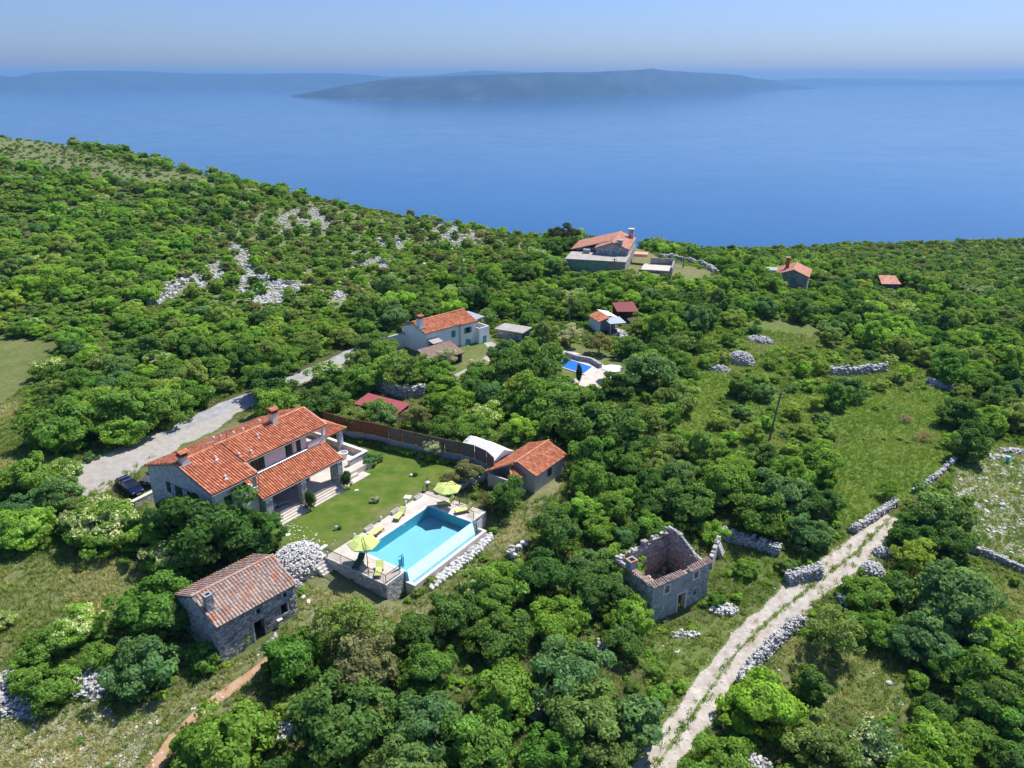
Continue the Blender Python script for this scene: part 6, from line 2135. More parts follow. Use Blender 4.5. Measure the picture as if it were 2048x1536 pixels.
dry_wall('long dry stone wall along the near side of the gravel track', [(1478, 1376), (1496, 1345), (1530, 1310), (1566, 1275), (1603, 1248)], 1.1, 1.0, 1, sz=.27)
dry_wall('dry stone wall between the gravel track end and the bright meadow', [(1704, 1066), (1745, 1040), (1790, 1010)], .9, .8, 2)
dry_wall('narrow dry stone wall climbing the far edge of the bright meadow', [(1825, 987), (1870, 957), (1900, 930), (1922, 908)], .6, .6, 3, dens=.8)
dry_wall('dry stone wall below the stony slope at the picture edge', [(1928, 1098), (1975, 1112), (2020, 1132), (2075, 1158)], .8, .8, 4)
dry_wall('rough stone bank wall on the ruin side of the gravel track', [(1572, 1165), (1600, 1158), (1640, 1150)], 1.2, 1.3, 5, sz=.25)
dry_wall('broken wall corner in the shade of trees below the ruin', [(1232, 1272), (1252, 1290), (1276, 1310)], 1.3, .8, 6)
dry_wall('short collapsed wall beside the shaded wall corner below the ruin', [(1192, 1296), (1205, 1310), (1216, 1325)], .8, .7, 7)
dry_wall('shadowed rubble wall running away from the ruin stair', [(1440, 1075), (1500, 1090), (1560, 1108)], 1.1, 1.2, 8, sz=.27)
dry_wall('curved dry stone wall enclosing the garden of the crest house', [(1318, 516), (1350, 519), (1385, 526), (1415, 536), (1432, 548)], 1.2, 1.0, 9, sz=.6)
dry_wall('grey terrace wall in the scrub beyond the leaning pole', [(1655, 748), (1700, 749), (1740, 745), (1772, 742)], 1.4, 1.0, 10, sz=.5)
dry_wall('dark stone terrace wall under the garden of the white house', [(725, 772), (755, 780), (785, 790), (815, 796), (850, 792)], 1.7, .8, 11, sz=.42)
dry_wall('stone garden wall below the marquee and the far lamp', [(905, 985), (940, 968), (985, 958)], .8, .6, 12, sz=.3)
dry_wall('low stone terrace line on the hillside left of the scree', [(298, 610), (330, 590), (372, 566)], 1.0, 1.2, 13, sz=.6)
dry_wall('boulder wall beside the grassy lane below the cabin', [(1020, 1118), (1035, 1105), (1050, 1092)], .9, .9, 14, mat='white_boulder', sz=.5)

pp = PPt(-5.2, 4.6)
heap('big pale heap of field stones between the old stone house and the terrace steps', (595, 1130), 2.6, 2.1, 1.6, 1, .27, rot=.5, flat=.35, mat='white_boulder')
heap('low grey stones at the old house corner in front of the big heap', (592, 1172), .8, .6, .5, 2, .4)
heap('field stone heap at the edge of the picture beyond the shrubs', (10, 1392), 3.0, 2.4, .9, 3, .34)
heap('shaded field stone heap between two shrubs below the old house field', (188, 1365), 1.7, 2.0, .9, 4, .34)
heap('broken stones trailing from the heap in the lower field', (55, 1425), 1.6, .8, .4, 5, .4)
heap('stone heap on the outer edge of the gravel track near its bend', (1745, 1142), 1.3, 1.1, .8, 6, .30)
heap('smaller stone heap above the track bend under dark trees', (1765, 1108), 1.3, .7, .7, 7, .30)
heap('white boulders in the grass by the gravel track', (1690, 1202), .9, .7, .8, 8, .5, mat='white_boulder')
heap('white rubble in the weeds below the ruin corner', (1448, 1222), 1.5, .9, .5, 9, .36, mat='white_boulder')
heap('white rubble strip in the grass between ruin and track', (1370, 1270), 1.6, .6, .25, 10, .3, mat='white_boulder', dens=.5)
heap('shaded stone heap at the bottom beside the track', (1490, 1530), 2.2, 1.0, .7, 11, .34)
heap('grey stones under the tree shadow beside the dirt path', (565, 1462), 1.4, .9, .4, 12, .3)
heap('pale stones showing between the trees at the bottom', (850, 1505), .8, 1.2, .4, 13, .3)
heap('brown stones in the gap of the wood below the ruin', (1070, 1410), 1.0, 1.6, .4, 14, .34)
heap('round stone hut like heap in the scrub of the far field', (1482, 725), 2.4, 2.0, 1.9, 15, .42, flat=.5)
heap('flat grey stone heap downhill of the round heap', (1432, 738), 2.4, 1.2, .7, 16, .42)
heap('grey stone patch at the wood edge of the far field', (1880, 770), 2.4, 2.2, .8, 17, .45)
heap('stone heap under trees beside the grassy lane end', (1520, 682), 2.6, 1.5, .8, 18, .5)
heap('stone patch under the rightmost trees of the stony slope', (2030, 905), 2.6, .9, .5, 19, .4)
heap('white stones near the stony slope top', (1995, 915), 2.4, .6, .3, 20, .42, mat='white_boulder', dens=.7)
heap('white stones in the garden in front of the pool house', (1235, 668), 1.8, 2.4, .4, 21, .5, mat='white_boulder')
heap('pale stones at the foot of the wooded ruin slope', (1278, 1032), .8, .5, .4, 22, .4)

# hillside screes: too many blocks to count
rng = np.random.default_rng(77)
b = MB()
for poly in SCREE:
    poly = np.array(poly, float)
    lo, hi = poly.min(0), poly.max(0)
    n_ = int((hi - lo).prod() / 8)
    c_ = rng.uniform(lo, hi, (n_, 2))
    c_ = c_[in_poly(c_ + rng.normal(0, 4, c_.shape), [tuple(p) for p in poly])]
    if not len(c_):
        continue
    q = gp(c_)
    q = q[(np.sin(q[:, 0] * .55 + 2 * np.sin(q[:, 1] * .4)) + np.sin(q[:, 1] * .7 + q[:, 0] * .3) + rng.normal(0, .5, len(q))) > -1.25]
    for p in q:
        s = rng.uniform(.3, 1.0)
        b.stone((p[0], p[1], p[2] + s * .12), (s, s * rng.uniform(.5, .9), s * rng.uniform(.4, .7)), rng)
c_ = np.concatenate([rng.uniform((380, 420), (1050, 600), (420, 2)), rng.uniform((0, 275), (450, 380), (500, 2))])
c_ = c_[in_poly(c_, HEATH) | in_poly(c_, HILLTOP)]
for p in gp(c_):
    if np.hypot(p[0], p[1]) < 560:
        s = rng.uniform(.4, 1.3)
        b.stone((p[0], p[1], p[2] + s * .1), (s, s * .7, s * .5), rng)
b.build('scree', 'dry_limestone', None, kind='stuff')
# loose stones of the fields
b = MB()
for poly, n_, a0, a1 in ((STONY_R, 520, .15, .6), (FIELD_BL, 330, .1, .32), ([(-80, 1440), (330, 1400), (300, 1560), (-80, 1560)], 320, .08, .3), (VERGE, 90, .1, .35), (MEADOW_LR, 30, .1, .3), ([(1900, 990), (1990, 960), (1960, 1010), (1900, 1020)], 160, .2, .6), ([(1880, 1040), (1960, 1060), (1960, 1090), (1890, 1080)], 90, .2, .5)):
    pa = np.array(poly, float)
    c_ = rng.uniform(pa.min(0), pa.max(0), (n_ * 4, 2))
    c_ = c_[in_poly(c_, poly)]
    c_ = c_[(np.sin(c_[:, 0] * .06 + 2 * np.sin(c_[:, 1] * .05)) + np.sin(c_[:, 1] * .11 + c_[:, 0] * .04) + rng.normal(0, .5, len(c_))) > .1][:n_]
    for p in gp(c_):
        s = rng.uniform(a0, a1)
        b.stone((p[0], p[1], p[2] + s * .1), (s, s * .7, s * .45), rng)
b.build('loose_stones', 'white_boulder', None, kind='stuff')

# loose stones on and beside the gravel track
b = MB()
rng = np.random.default_rng(91)
TL = np.array(TRACK)
for _ in range(420):
    k = rng.integers(0, len(TL) - 1)
    p = TL[k] + (TL[k + 1] - TL[k]) * rng.uniform() + rng.normal(0, 1.15, 2)
    s = rng.uniform(.06, .20) * (1.6 if rng.uniform() < .08 else 1)
    b.stone((p[0], p[1], gz(*p) + .05), (s, s * .8, s * .55), rng)
b.build('track_stones', 'white_boulder', None, kind='stuff')

# ================================================================== vegetation
LEAF = dict(dark=(.078, .140, .038), mid=(.116, .198, .042), bright=(.158, .258, .050), yellow=(.172, .240, .058), blue=(.102, .174, .068),
            brown=(.134, .142, .066), grey=(.24, .26, .185), olive=(.142, .196, .062), cone=(.046, .096, .030))
COLOUR_WORD = dict(dark='dark green', mid='mid green', bright='bright green', yellow='yellowish green', blue='bluish green', brown='brownish olive', grey='silver grey', olive='olive green', cone='very dark green')


def foliage(seed, clumps=34, leaves=190, leaf=.075, h=1.5, core=.60, cr=(.24, .42), low=-.75, blossom=0.0, squash=.85, out=.65):
    rng = np.random.default_rng(seed)
    k = clumps
    d = rng.normal(size=(k * 4, 3))
    d /= np.linalg.norm(d, axis=1)[:, None]
    d = d[d[:, 2] > low][:k]
    lobe = 1 + .22 * np.sin(np.arctan2(d[:, 1], d[:, 0]) * 3 + seed) * np.sqrt(1 - d[:, 2] ** 2) + .14 * np.sin(5 * d[:, 0] + 4 * d[:, 2] + seed)
    rad = core * rng.uniform(.72, 1.22, (len(d), 1)) * lobe[:, None]
    rad[rng.uniform(size=len(d)) < .18] *= .5
    c = d * rad
    cs = rng.uniform(*cr, len(d))
    n = len(d) * leaves
    ci = np.repeat(np.arange(len(d)), leaves)
    v = rng.normal(size=(n, 3))
    v /= np.linalg.norm(v, axis=1)[:, None]
    flip = (v * d[ci]).sum(1) < -.25
    v[flip] *= -1
    pos = c[ci] + v * (cs[ci] * rng.uniform(.62, 1.08, n))[:, None] * np.array([1, 1, squash])
    pos[:, 2] = pos[:, 2] * h / 2 + h * .5
    nr = v * out + d[ci] * .25 + rng.normal(size=(n, 3)) * .45 + np.array([0, 0, .15])
    nr /= np.linalg.norm(nr, axis=1)[:, None]
    t = np.cross(nr, rng.normal(size=(n, 3)))
    t /= np.linalg.norm(t, axis=1)[:, None]
    b_ = np.cross(nr, t)
    s = leaf * rng.uniform(.6, 1.4, n)
    L, W = t * (s * .85)[:, None], b_ * (s * .55)[:, None]
    V = np.stack([pos - L, pos + W, pos + L, pos - W], 1).reshape(-1, 3)
    F = np.arange(n * 4).reshape(n, 4)
    rnd = np.clip(rng.uniform(0, 1, n) * .6 + rng.uniform(0, 1, len(d))[ci] * .4, 0, 1)
    mi = np.zeros(n, int)
    if blossom:
        top = (pos[:, 2] > h * .55) & (rng.uniform(size=n) < blossom) & (rng.uniform(size=len(d))[ci] < .75)
        mi[top] = 1
    return V, F, rnd, mi, c * np.array([1, 1, h / 2]) + np.array([0, 0, h * .5])


def crown_mesh(name, mat='leaf', **kw):
    V, F, rnd, mi, c = foliage(**kw)
    me = mesh_np(name, V, F, (mat, 'blossom'), rnd, midx=mi)
    return me, c


def trunk_mesh(name, tips, h0, rad=.06, mat='bark', n=9, seed=0, base_z=-.45):
    """tapered trunk from the ground (base_z) with limbs out to clump centres; crown units"""
    rng = np.random.default_rng(seed)
    b = MB()
    fork = (rng.uniform(-.05, .05), rng.uniform(-.05, .05), h0)
    b.tube((0, 0, base_z), (fork[0] * .4, fork[1] * .4, h0 * .45), rad * 1.25, rad, 7)
    b.tube((fork[0] * .4, fork[1] * .4, h0 * .45), fork, rad, rad * .8, 7)
    for i in rng.permutation(len(tips))[:n]:
        m_ = (np.array(fork) + tips[i]) / 2 + np.array([0, 0, .06])
        b.tube(fork, m_, rad * .55, rad * .35, 5)
        b.tube(m_, tips[i], rad * .35, rad * .10, 4)
    me = bpy.data.meshes.new(name)
    me.from_pydata(b.v, [], b.f)
    me.materials.append(MATS[mat])
    me.update()
    return me


# prototypes: (crown mesh, trunk mesh, height of the crown base above the ground in crown radii, total height ratio)
PROTO = {}


def proto(key, base, mat='bark', rad=.055, limbs=9, **kw):
    me, c = crown_mesh('crown_' + key, **kw)
    tm = trunk_mesh('trunk_' + key, c, kw.get('h', 1.5) * .22, rad, mat, limbs, kw['seed'], -base - .1)
    PROTO.setdefault(key.rstrip('0123456789'), []).append((me, tm, base, kw.get('h', 1.5)))


for k in range(6):
    proto('round%d' % k, -.05, seed=10 + k, clumps=78, leaves=125, leaf=.060, h=1.18 + .11 * (k % 3), cr=(.11, .30), core=.70, low=-.95)
for k in range(3):
    proto('tall%d' % k, .0, seed=30 + k, clumps=78, leaves=125, leaf=.062, h=1.7, cr=(.11, .30), core=.70, low=-.95)
for k in range(2):
    proto('airy%d' % k, .30, seed=40 + k, clumps=62, leaves=55, leaf=.060, h=1.25, core=.72, cr=(.12, .26), limbs=22, rad=.04, out=.3)
for k in range(3):
    proto('pale%d' % k, -.05, seed=50 + k, clumps=78, leaves=125, leaf=.060, h=1.2, cr=(.11, .30), core=.70, low=-.95, blossom=.42)
for k in range(3):
    proto('olive%d' % k, .16, 'pale_bark', seed=60 + k, clumps=46, leaves=120, leaf=.058, h=1.35, cr=(.16, .32), limbs=14, out=.3)
for k in range(5):
    proto('bush%d' % k, .02, seed=70 + k, clumps=40, leaves=90, leaf=.095, h=1.25, cr=(.16, .36), core=.66, low=-.7)
for k in range(3):
    proto('bramble%d' % k, .0, seed=80 + k, clumps=44, leaves=70, leaf=.095, h=.85, core=.78, cr=(.12, .28), low=-.3)
proto('cypress0', .05, seed=90, clumps=46, leaves=150, leaf=.14, h=7.0, core=.42, cr=(.30, .5), low=-.99, squash=.9)
proto('clipped0', .22, seed=95, clumps=80, leaves=160, leaf=.06, h=3.6, core=.58, cr=(.24, .30), low=-.97)
proto('twig0', .0, 'brown_twig', seed=97, clumps=40, leaves=20, leaf=.05, h=1.1, core=.7, cr=(.15, .3), limbs=38, rad=.03, low=-.4)

TREES = []                                       # every plant: x, y, r


def plant(kind, shape, x, y, r, label, cat='tree', group=None, rot=None, variant=None, hs=1.0, z=None, rng=random.Random(3), name=None, trunk=True):
    ps = PROTO[shape]
    me, tm, base, h = ps[rng.randrange(len(ps)) if variant is None else variant]
    zz = gz(x, y) if z is None else z
    nm = name or ('tree' if cat == 'tree' else 'shrub')
    rz = rng.uniform(0, 6.28) if rot is None else rot
    sc = (r, r * rng.uniform(.92, 1.06), r * hs)
    if not trunk:
        o = link(nm, me, None, label=label, category=cat, group=group)
        o.location, o.rotation_euler, o.scale, o.color = (x, y, zz + base * r * hs - .04 * r), (0, 0, rz), sc, (*LEAF[kind], 1)
        return o
    t = thing(nm, label, cat, (x, y, zz), 0, group)
    cr = link('crown', me, t)
    cr.location, cr.rotation_euler, cr.scale, cr.color = (0, 0, base * r * hs), (0, 0, rz), sc, (*LEAF[kind], 1)
    tk = link('trunk', tm, t)
    tk.location, tk.rotation_euler, tk.scale = (0, 0, base * r * hs), (0, 0, rz), sc
    return t


def tree_px(kind, shape, cx, cy_, w, label, cat='tree', hs=1.0, **kw):
    """plant whose crown shows centred on a photo pixel with the given width in pixels; the foot comes from the ground below"""
    ps = PROTO[shape]
    h, base = ps[0][3], ps[0][2]
    r, p = 3.0, None
    for _ in range(6):
        zc = (base + h * .5) * r * hs
        p = gp([(cx, cy_)], zc)[0]
        dd = (np.array([p[0], p[1], p[2] + zc - CAM_H]) @ FW)
        r = w / 2 * dd / F_PX / 1.0
    TREES.append((p[0], p[1], r))
    return plant(kind, shape, p[0], p[1], r, label, cat, hs=hs, **kw)


T = [  # colour, shape, crown centre x, y, width in the photograph, what it stands by
    ('olive', 'airy', 705, 1238, 160, 'airy half transparent tree standing in the path below the pool terrace'),
    ('mid', 'round', 583, 1318, 140, 'rounded bright topped tree beside the dirt path below the old stone house'),
    ('brown', 'round', 728, 1335, 165, 'brownish olive holm oak in the middle of the lower wood'),
    ('mid', 'round', 855, 1340, 120, 'green tree right behind the brownish holm oak'),
    ('dark', 'round', 690, 1450, 200, 'big dark bluish tree with leafy tufts at the bottom of the wood'),
    ('blue', 'round', 850, 1440, 150, 'bluish green tree next to the big dark tree at the bottom'),
    ('mid', 'round', 455, 1490, 195, 'large round tree at the bottom edge over the dirt path'),
    ('dark', 'round', 905, 1230, 125, 'dark tree closest to the dry slope under the pool overflow channel'),
    ('mid', 'round', 985, 1185, 125, 'green tree below the pool boulder bank in the front row of the wood'),
    ('bright', 'round', 1015, 1148, 80, 'fresh green tree touching the dry lane below the boulder wall'),
    ('dark', 'round', 1085, 1155, 130, 'dark green tree in the wood between the boulder wall and the ruin'),
    ('blue', 'round', 1180, 1130, 90, 'pale bluish green tree in the wood uphill of the ruin chimney'),
    ('dark', 'round', 1000, 1275, 140, 'dark green tree in the dense wood halfway down from the pool to the bottom edge'),
    ('mid', 'round', 1110, 1245, 130, 'green tree in the dense wood level with the ruin door'),
    ('dark', 'round', 1195, 1185, 130, 'dark tree touching the hidden side wall of the ruin'),
    ('mid', 'round', 1245, 1135, 95, 'green tree leaning against the ruin chimney'),
    ('bright', 'tall', 1262, 1230, 90, 'fresh green tree in front of the ruin hidden corner'),
    ('mid', 'pale', 955, 1170, 90, 'green tree dotted with cream blossom in the front row below the boulder bank'),
    ('mid', 'round', 1300, 1062, 95, 'green tree overhanging the broken back wall of the ruin'),
    ('dark', 'round', 1272, 1178, 85, 'dark tree pressed against the hidden side wall of the ruin'),
    ('blue', 'round', 1140, 1345, 165, 'broad dome shaped bluish tree in the wood below the broken wall corner'),
    ('mid', 'round', 1010, 1395, 150, 'green tree above the brown stone gap in the lower wood'),
    ('mid', 'round', 960, 1490, 165, 'light green tree at the bottom edge below the lower wood'),
    ('olive', 'round', 1165, 1440, 165, 'olive brown tree in front of the dome shaped bluish tree'),
    ('blue', 'bush', 1275, 1440, 140, 'dense bluish bush beside the lower gravel track'),
    ('mid', 'round', 1090, 1510, 120, 'small green tree at the bottom edge below the olive brown tree'),
    ('olive', 'round', 1200, 1520, 130, 'olive tree crown at the bottom edge beside the track'),
    ('bright', 'round', 1525, 1412, 165, 'vivid yellow green tree at the end of the track wall'),
    ('dark', 'tall', 1622, 1372, 85, 'slim dark tree in the rough meadow behind the vivid yellow green tree'),
    ('olive', 'round', 1640, 1495, 150, 'yellowish olive tree at the bottom edge beyond the track'),
    ('blue', 'pale', 1750, 1490, 120, 'pale bluish tree at the bottom edge beside the yellowish olive tree'),
    ('mid', 'round', 1868, 1490, 150, 'green tree at the bottom edge two crowns past the pale bluish tree'),
    ('dark', 'round', 1975, 1375, 185, 'large dark tree at the lower meadow edge near the corner'),
    ('mid', 'round', 1905, 1330, 110, 'green tree in front of the large dark corner tree'),
    ('blue', 'round', 1905, 1205, 200, 'widest bluish dark tree on the far side of the lower meadow'),
    ('blue', 'round', 1840, 1275, 140, 'dark bluish tree in front of the widest bluish tree'),
    ('olive', 'airy', 1672, 1258, 125, 'thin olive bush like tree where the track wall ends'),
    ('mid', 'round', 1735, 1190, 110, 'green bush tree over the white boulders by the track'),
    ('bright', 'round', 1995, 1275, 120, 'bright green tree behind the large dark corner tree'),
    ('mid', 'round', 2035, 1460, 130, 'green tree at the bottom corner of the picture'),
    ('olive', 'round', 1872, 1025, 150, 'grey olive tree hanging over the track end beside the meadow wall'),
    ('dark', 'round', 1825, 1075, 100, 'dark tree under the grey olive tree at the track end'),
    ('dark', 'round', 1900, 1090, 110, 'dark tree beside the white gravel patches of the stony slope'),
    ('mid', 'airy', 1776, 975, 50, 'little thin tree at the edge of the bright meadow wall'),
    ('dark', 'round', 1915, 832, 92, 'dark round tree on the far side of the bright meadow'),
    ('mid', 'round', 1975, 845, 80, 'green tree next to the dark round tree past the bright meadow'),
    ('olive', 'round', 2030, 835, 90, 'olive tree at the picture edge past the bright meadow'),
    ('mid', 'round', 1640, 935, 110, 'green tree at the left corner of the bright meadow'),
    ('blue', 'round', 1562, 985, 130, 'bluish green tree in the wood left of the bright meadow'),
    ('dark', 'round', 1640, 1010, 80, 'dark tree at the lower corner of the bright meadow'),
    ('dark', 'round', 1375, 1015, 120, 'dark green tree directly uphill of the ruin gable'),
    ('dark', 'round', 1520, 1035, 130, 'dark tree in the wood uphill of the ruin stair'),
    ('mid', 'round', 1450, 975, 120, 'mid green tree in the wood between ruin and leaning pole'),
    ('dark', 'round', 1290, 960, 90, 'dark tree in the wood just past the cabin clearing'),
    ('dark', 'tall', 1115, 1060, 110, 'dark brownish tall bush tree on the slope below the cabin'),
    ('bright', 'round', 1165, 1020, 80, 'bright green tree below the cabin lane'),
    ('mid', 'round', 1230, 1010, 90, 'green tree on the slope between cabin and ruin'),
    ('dark', 'olive', 1015, 985, 100, 'dark leafy tree growing in front of the cabin porch'),
    ('brown', 'olive', 985, 1000, 60, 'brownish shrub tree over the far terrace corner'),
    ('brown', 'olive', 935, 945, 70, 'wide olive brown bush between the marquee and the far parasol'),
    ('brown', 'olive', 900, 960, 50, 'smaller olive brown bush at the far end of the lawn'),
    ('grey', 'olive', 868, 895, 55, 'silver olive tree in front of the reed fence'),
    ('mid', 'round', 945, 862, 95, 'rounded dark hedge tree leaning over the reed fence'),
    ('dark', 'round', 420, 1050, 215, 'large spreading tree in front of the villa stone gable'),
    ('mid', 'pale', 345, 1110, 115, 'pale topped tree between the villa and the old stone house'),
    ('dark', 'round', 500, 1075, 120, 'dark half of the tree group at the villa veranda corner'),
    ('mid', 'pale', 200, 1052, 150, 'broad tree with cream blossom below the parked car'),
    ('bright', 'round', 288, 1075, 85, 'bright green tree between the blossoming tree and the villa'),
    ('mid', 'round', 60, 960, 130, 'green tree at the picture edge beside the driveway end'),
    ('bright', 'round', 40, 1055, 130, 'bright green tree at the picture edge above the lower field'),
    ('mid', 'pale', 125, 945, 85, 'small blossoming tree at the driveway end'),
    ('mid', 'round', 300, 1220, 150, 'green tree hiding the back gable of the old stone house'),
    ('dark', 'round', 355, 1230, 110, 'dark tree touching the side wall of the old stone house'),
    ('bright', 'pale', 155, 1250, 110, 'bright tree with pale blossom in the lower field hedge'),
    ('mid', 'round', 90, 1290, 100, 'dark green bush tree at the end of the lower field hedge'),
    ('blue', 'round', 290, 1330, 165, 'large bluish green tree above the lower dirt path'),
    ('mid', 'round', 105, 1380, 110, 'green round tree between the two field stone heaps'),
    ('mid', 'bush', 410, 1310, 80, 'green shrub at the foot of the old stone house corner'),
    ('bright', 'bush', 488, 1275, 45, 'bright fig like shrub beside the black doorway'),
    ('pale', 'pale', 10, 1240, 50, 'cream blossoming shrub at the picture edge in the lower field'),
    ('mid', 'round', 130, 850, 160, 'large tree at the end of the tree belt above the driveway'),
    ('mid', 'round', 235, 835, 150, 'tree in the belt above the driveway second from the grass strip'),
    ('mid', 'round', 320, 815, 130, 'tree in the belt above the middle of the driveway'),
    ('bright', 'round', 240, 870, 90, 'low bright green tree at the driveway edge opposite the car'),
    ('mid', 'round', 380, 790, 90, 'tree at the upper end of the belt above the driveway'),
    ('mid', 'pale', 98, 735, 75, 'blossoming tree beside the grass strip above the driveway belt'),
    ('mid', 'pale', 320, 720, 65, 'white blossoming tree in the hillside wood above the driveway'),
    ('dark', 'round', 540, 770, 100, 'dark round tree by the lane uphill of the villa'),
    ('mid', 'round', 545, 810, 100, 'green tree touching the villa roof from behind'),
    ('dark', 'round', 650, 800, 100, 'green tree behind the far end of the villa roof'),
    ('mid', 'pale', 655, 745, 80, 'blossoming tree at the lane bend above the villa'),
    ('mid', 'round', 756, 820, 68, 'green tree over the reed fence beside the red shed'),
    ('brown', 'olive', 832, 832, 70, 'brownish round tree between the red shed and the turquoise gate'),
    ('mid', 'pale', 968, 830, 85, 'pale blossoming tree behind the marquee'),
    ('dark', 'round', 946, 778, 70, 'dark green round tree beside the garden path below the white house'),
    ('olive', 'airy', 800, 735, 110, 'loose olive green tree in front of the white house terrace'),
    ('grey', 'olive', 895, 712, 55, 'silver olive tree in front of the brown lean to roof'),
    ('grey', 'olive', 955, 732, 50, 'thin silver olive beside the garden path'),
    ('olive', 'round', 745, 685, 75, 'olive tree at the lane end beside the white house'),
    ('dark', 'round', 1050, 730, 150, 'very broad dark tree between the white house and the blue pool'),
    ('mid', 'round', 1090, 800, 150, 'broad tree in the wood directly behind the marquee'),
    ('dark', 'round', 1150, 850, 150, 'dark tree in the wood behind the cabin'),
    ('dark', 'round', 1230, 860, 150, 'dark tree further into the wood behind the cabin'),
    ('bright', 'round', 1040, 860, 80, 'fresh green tree behind the marquee canopy'),
    ('blue', 'round', 1300, 740, 120, 'bluish tree seaward of the white parasol'),
    ('olive', 'round', 1355, 795, 95, 'olive green round tree alone at the meadow end behind the wood'),
    ('grey', 'olive', 1140, 668, 60, 'silver olive tree on the lawn beside the blue pool'),
    ('brown', 'olive', 1198, 685, 60, 'brown green tree beside the pool house'),
    ('cone', 'cypress', 1158, 745, 14, 'slim dark cypress in front of the blue pool'),
    ('dark', 'tall', 965, 595, 55, 'dark stone pine behind the white house canopy'),
    ('bright', 'round', 790, 610, 75, 'bright green tree directly behind the white house chimney'),
    ('mid', 'round', 1500, 525, 60, 'large round tree beside the utility pole left of the far hillside house'),
    ('mid', 'round', 1545, 565, 65, 'green tree in front of the far hillside house'),
    ('olive', 'round', 1640, 560, 65, 'olive tree to the seaward side of the far hillside house'),
]
for kind, shape, cx, cy_, w, lab in T:
    k2 = kind if kind in LEAF else 'yellow'
    shrub = shape in ('bush',)
    tree_px(k2, shape, cx, cy_, w, lab, 'shrub' if shrub else 'tree', trunk=not shrub)

p = gp([(1128, 492)])[0]
TREES.append((p[0], p[1], 4.6))
plant('cone', 'round', p[0], p[1], 4.6, 'very dark round pine on the crest beside the crest house', hs=1.15).children[0].color = (.050, .066, .036, 1)
# garden shrubs
for px, py, w, lab, sh, kd in ((619, 996, 26, 'clipped egg shaped conifer between the two flights of veranda steps', 'clipped', 'cone'), (693, 956, 24, 'clipped egg shaped conifer at the far end of the veranda steps', 'clipped', 'cone')):
    tree_px(kd, sh, px, py, w, lab, 'shrub', name='clipped_conifer', hs=1.0)
for x, y, r, kd, sh, lab in ((8.2, 5.8, .62, 'grey', 'bush', 'round silver grey lavender bush in the middle of the lawn'), (15.4, 6.1, .4, 'dark', 'bush', 'small dark bush beside the white stone in the far lawn'),
                             (1.75, 5.0, .38, 'mid', 'bush', 'small plant tuft beside the upright lawn stone')):
    p = PPt(x, y)
    plant(kd, sh, p[0], p[1], r, lab, 'shrub', trunk=False, hs=.85)
for q, r, kd, sh, lab in (((741, 928), 1.5, 'blue', 'bramble', 'flat bluish juniper at the corner of the villa terrace wall'), ((752, 925), .7, 'brown', 'bush', 'small brown bush beside the flat juniper'),
                          ((557, 1053), .45, 'mid', 'bush', 'little green bush at the end of the lower veranda steps'), ((613, 1150), .6, 'bright', 'bush', 'green plant at the foot of the big field stone heap'),
                          ((606, 1186), .45, 'bright', 'bush', 'low bright plant at the old house corner stones'), ((835, 1190), .6, 'olive', 'bush', 'weedy bush at the near end of the pool overflow channel'), ((800, 1192), .5, 'mid', 'bush', 'weedy bush under the terrace corner wall'),
                          ((862, 1165), .7, 'olive', 'bramble', 'grey green shrub on the boulder bank under the overflow channel')):
    p = gp([q])[0]
    plant(kd, sh, p[0], p[1], r, lab, 'shrub', trunk=False)
p = gp([(882, 770)])[0]
plant('yellow', 'bush', p[0], p[1], 1.7, 'salmon flowering bush at the corner of the garden path', 'shrub', trunk=False).color = (.42, .24, .12, 1)
p = gp([(1110, 742)])[0]
plant('mid', 'clipped', p[0], p[1], 1.6, 'clipped round bush at the near end of the blue pool', 'shrub', hs=.9, name='clipped_shrub')
for q, r, lab in (((1845, 882), 1.5, 'bare purplish brown brush pile at the bright meadow edge'), ((1808, 845), 1.3, 'bare grey brush in the rough grass above the bright meadow'), ((1640, 1040), 1.3, 'bare grey thorn bush at the lower corner of the bright meadow')):
    p = gp([q])[0]
    TREES.append((p[0], p[1], r))
    plant('brown', 'twig', p[0], p[1], r, lab, 'shrub', name='bare_bush').children[0].color = (.20, .15, .13, 1)
# low hedge planted along the concrete base of the fence
FS = np.array([np.interp(np.linspace(0, ss[-1], 34), ss, FL[:, i]) for i in (0, 1)]).T
rr_ = random.Random(8)
NTH = ['first', 'second', 'third', 'fourth', 'fifth', 'sixth', 'seventh', 'eighth', 'ninth', 'tenth', 'eleventh', 'twelfth']
for i, (x, y) in enumerate(FS[1:-3]):
    kd = 'dark' if i < 11 else ('bright' if i < 22 else 'mid')
    plant(kd, 'bush', x + .35 + rr_.uniform(-.2, .2), y - .95 + rr_.uniform(-.2, .2), rr_.uniform(.45, .8), (f'dark low hedge shrub, {NTH[i]} along the reed fence from the villa end' if i < 11 else f'light green hedge shrub, {NTH[i - 11]} past the dark ones along the reed fence' if i < 22 else f'mid green hedge shrub, {NTH[i - 22]} of the marquee end of the reed fence'),
          'shrub', trunk=False, group='hedge shrubs along the reed fence', name='hedge_shrub', z=0.0, hs=.9)

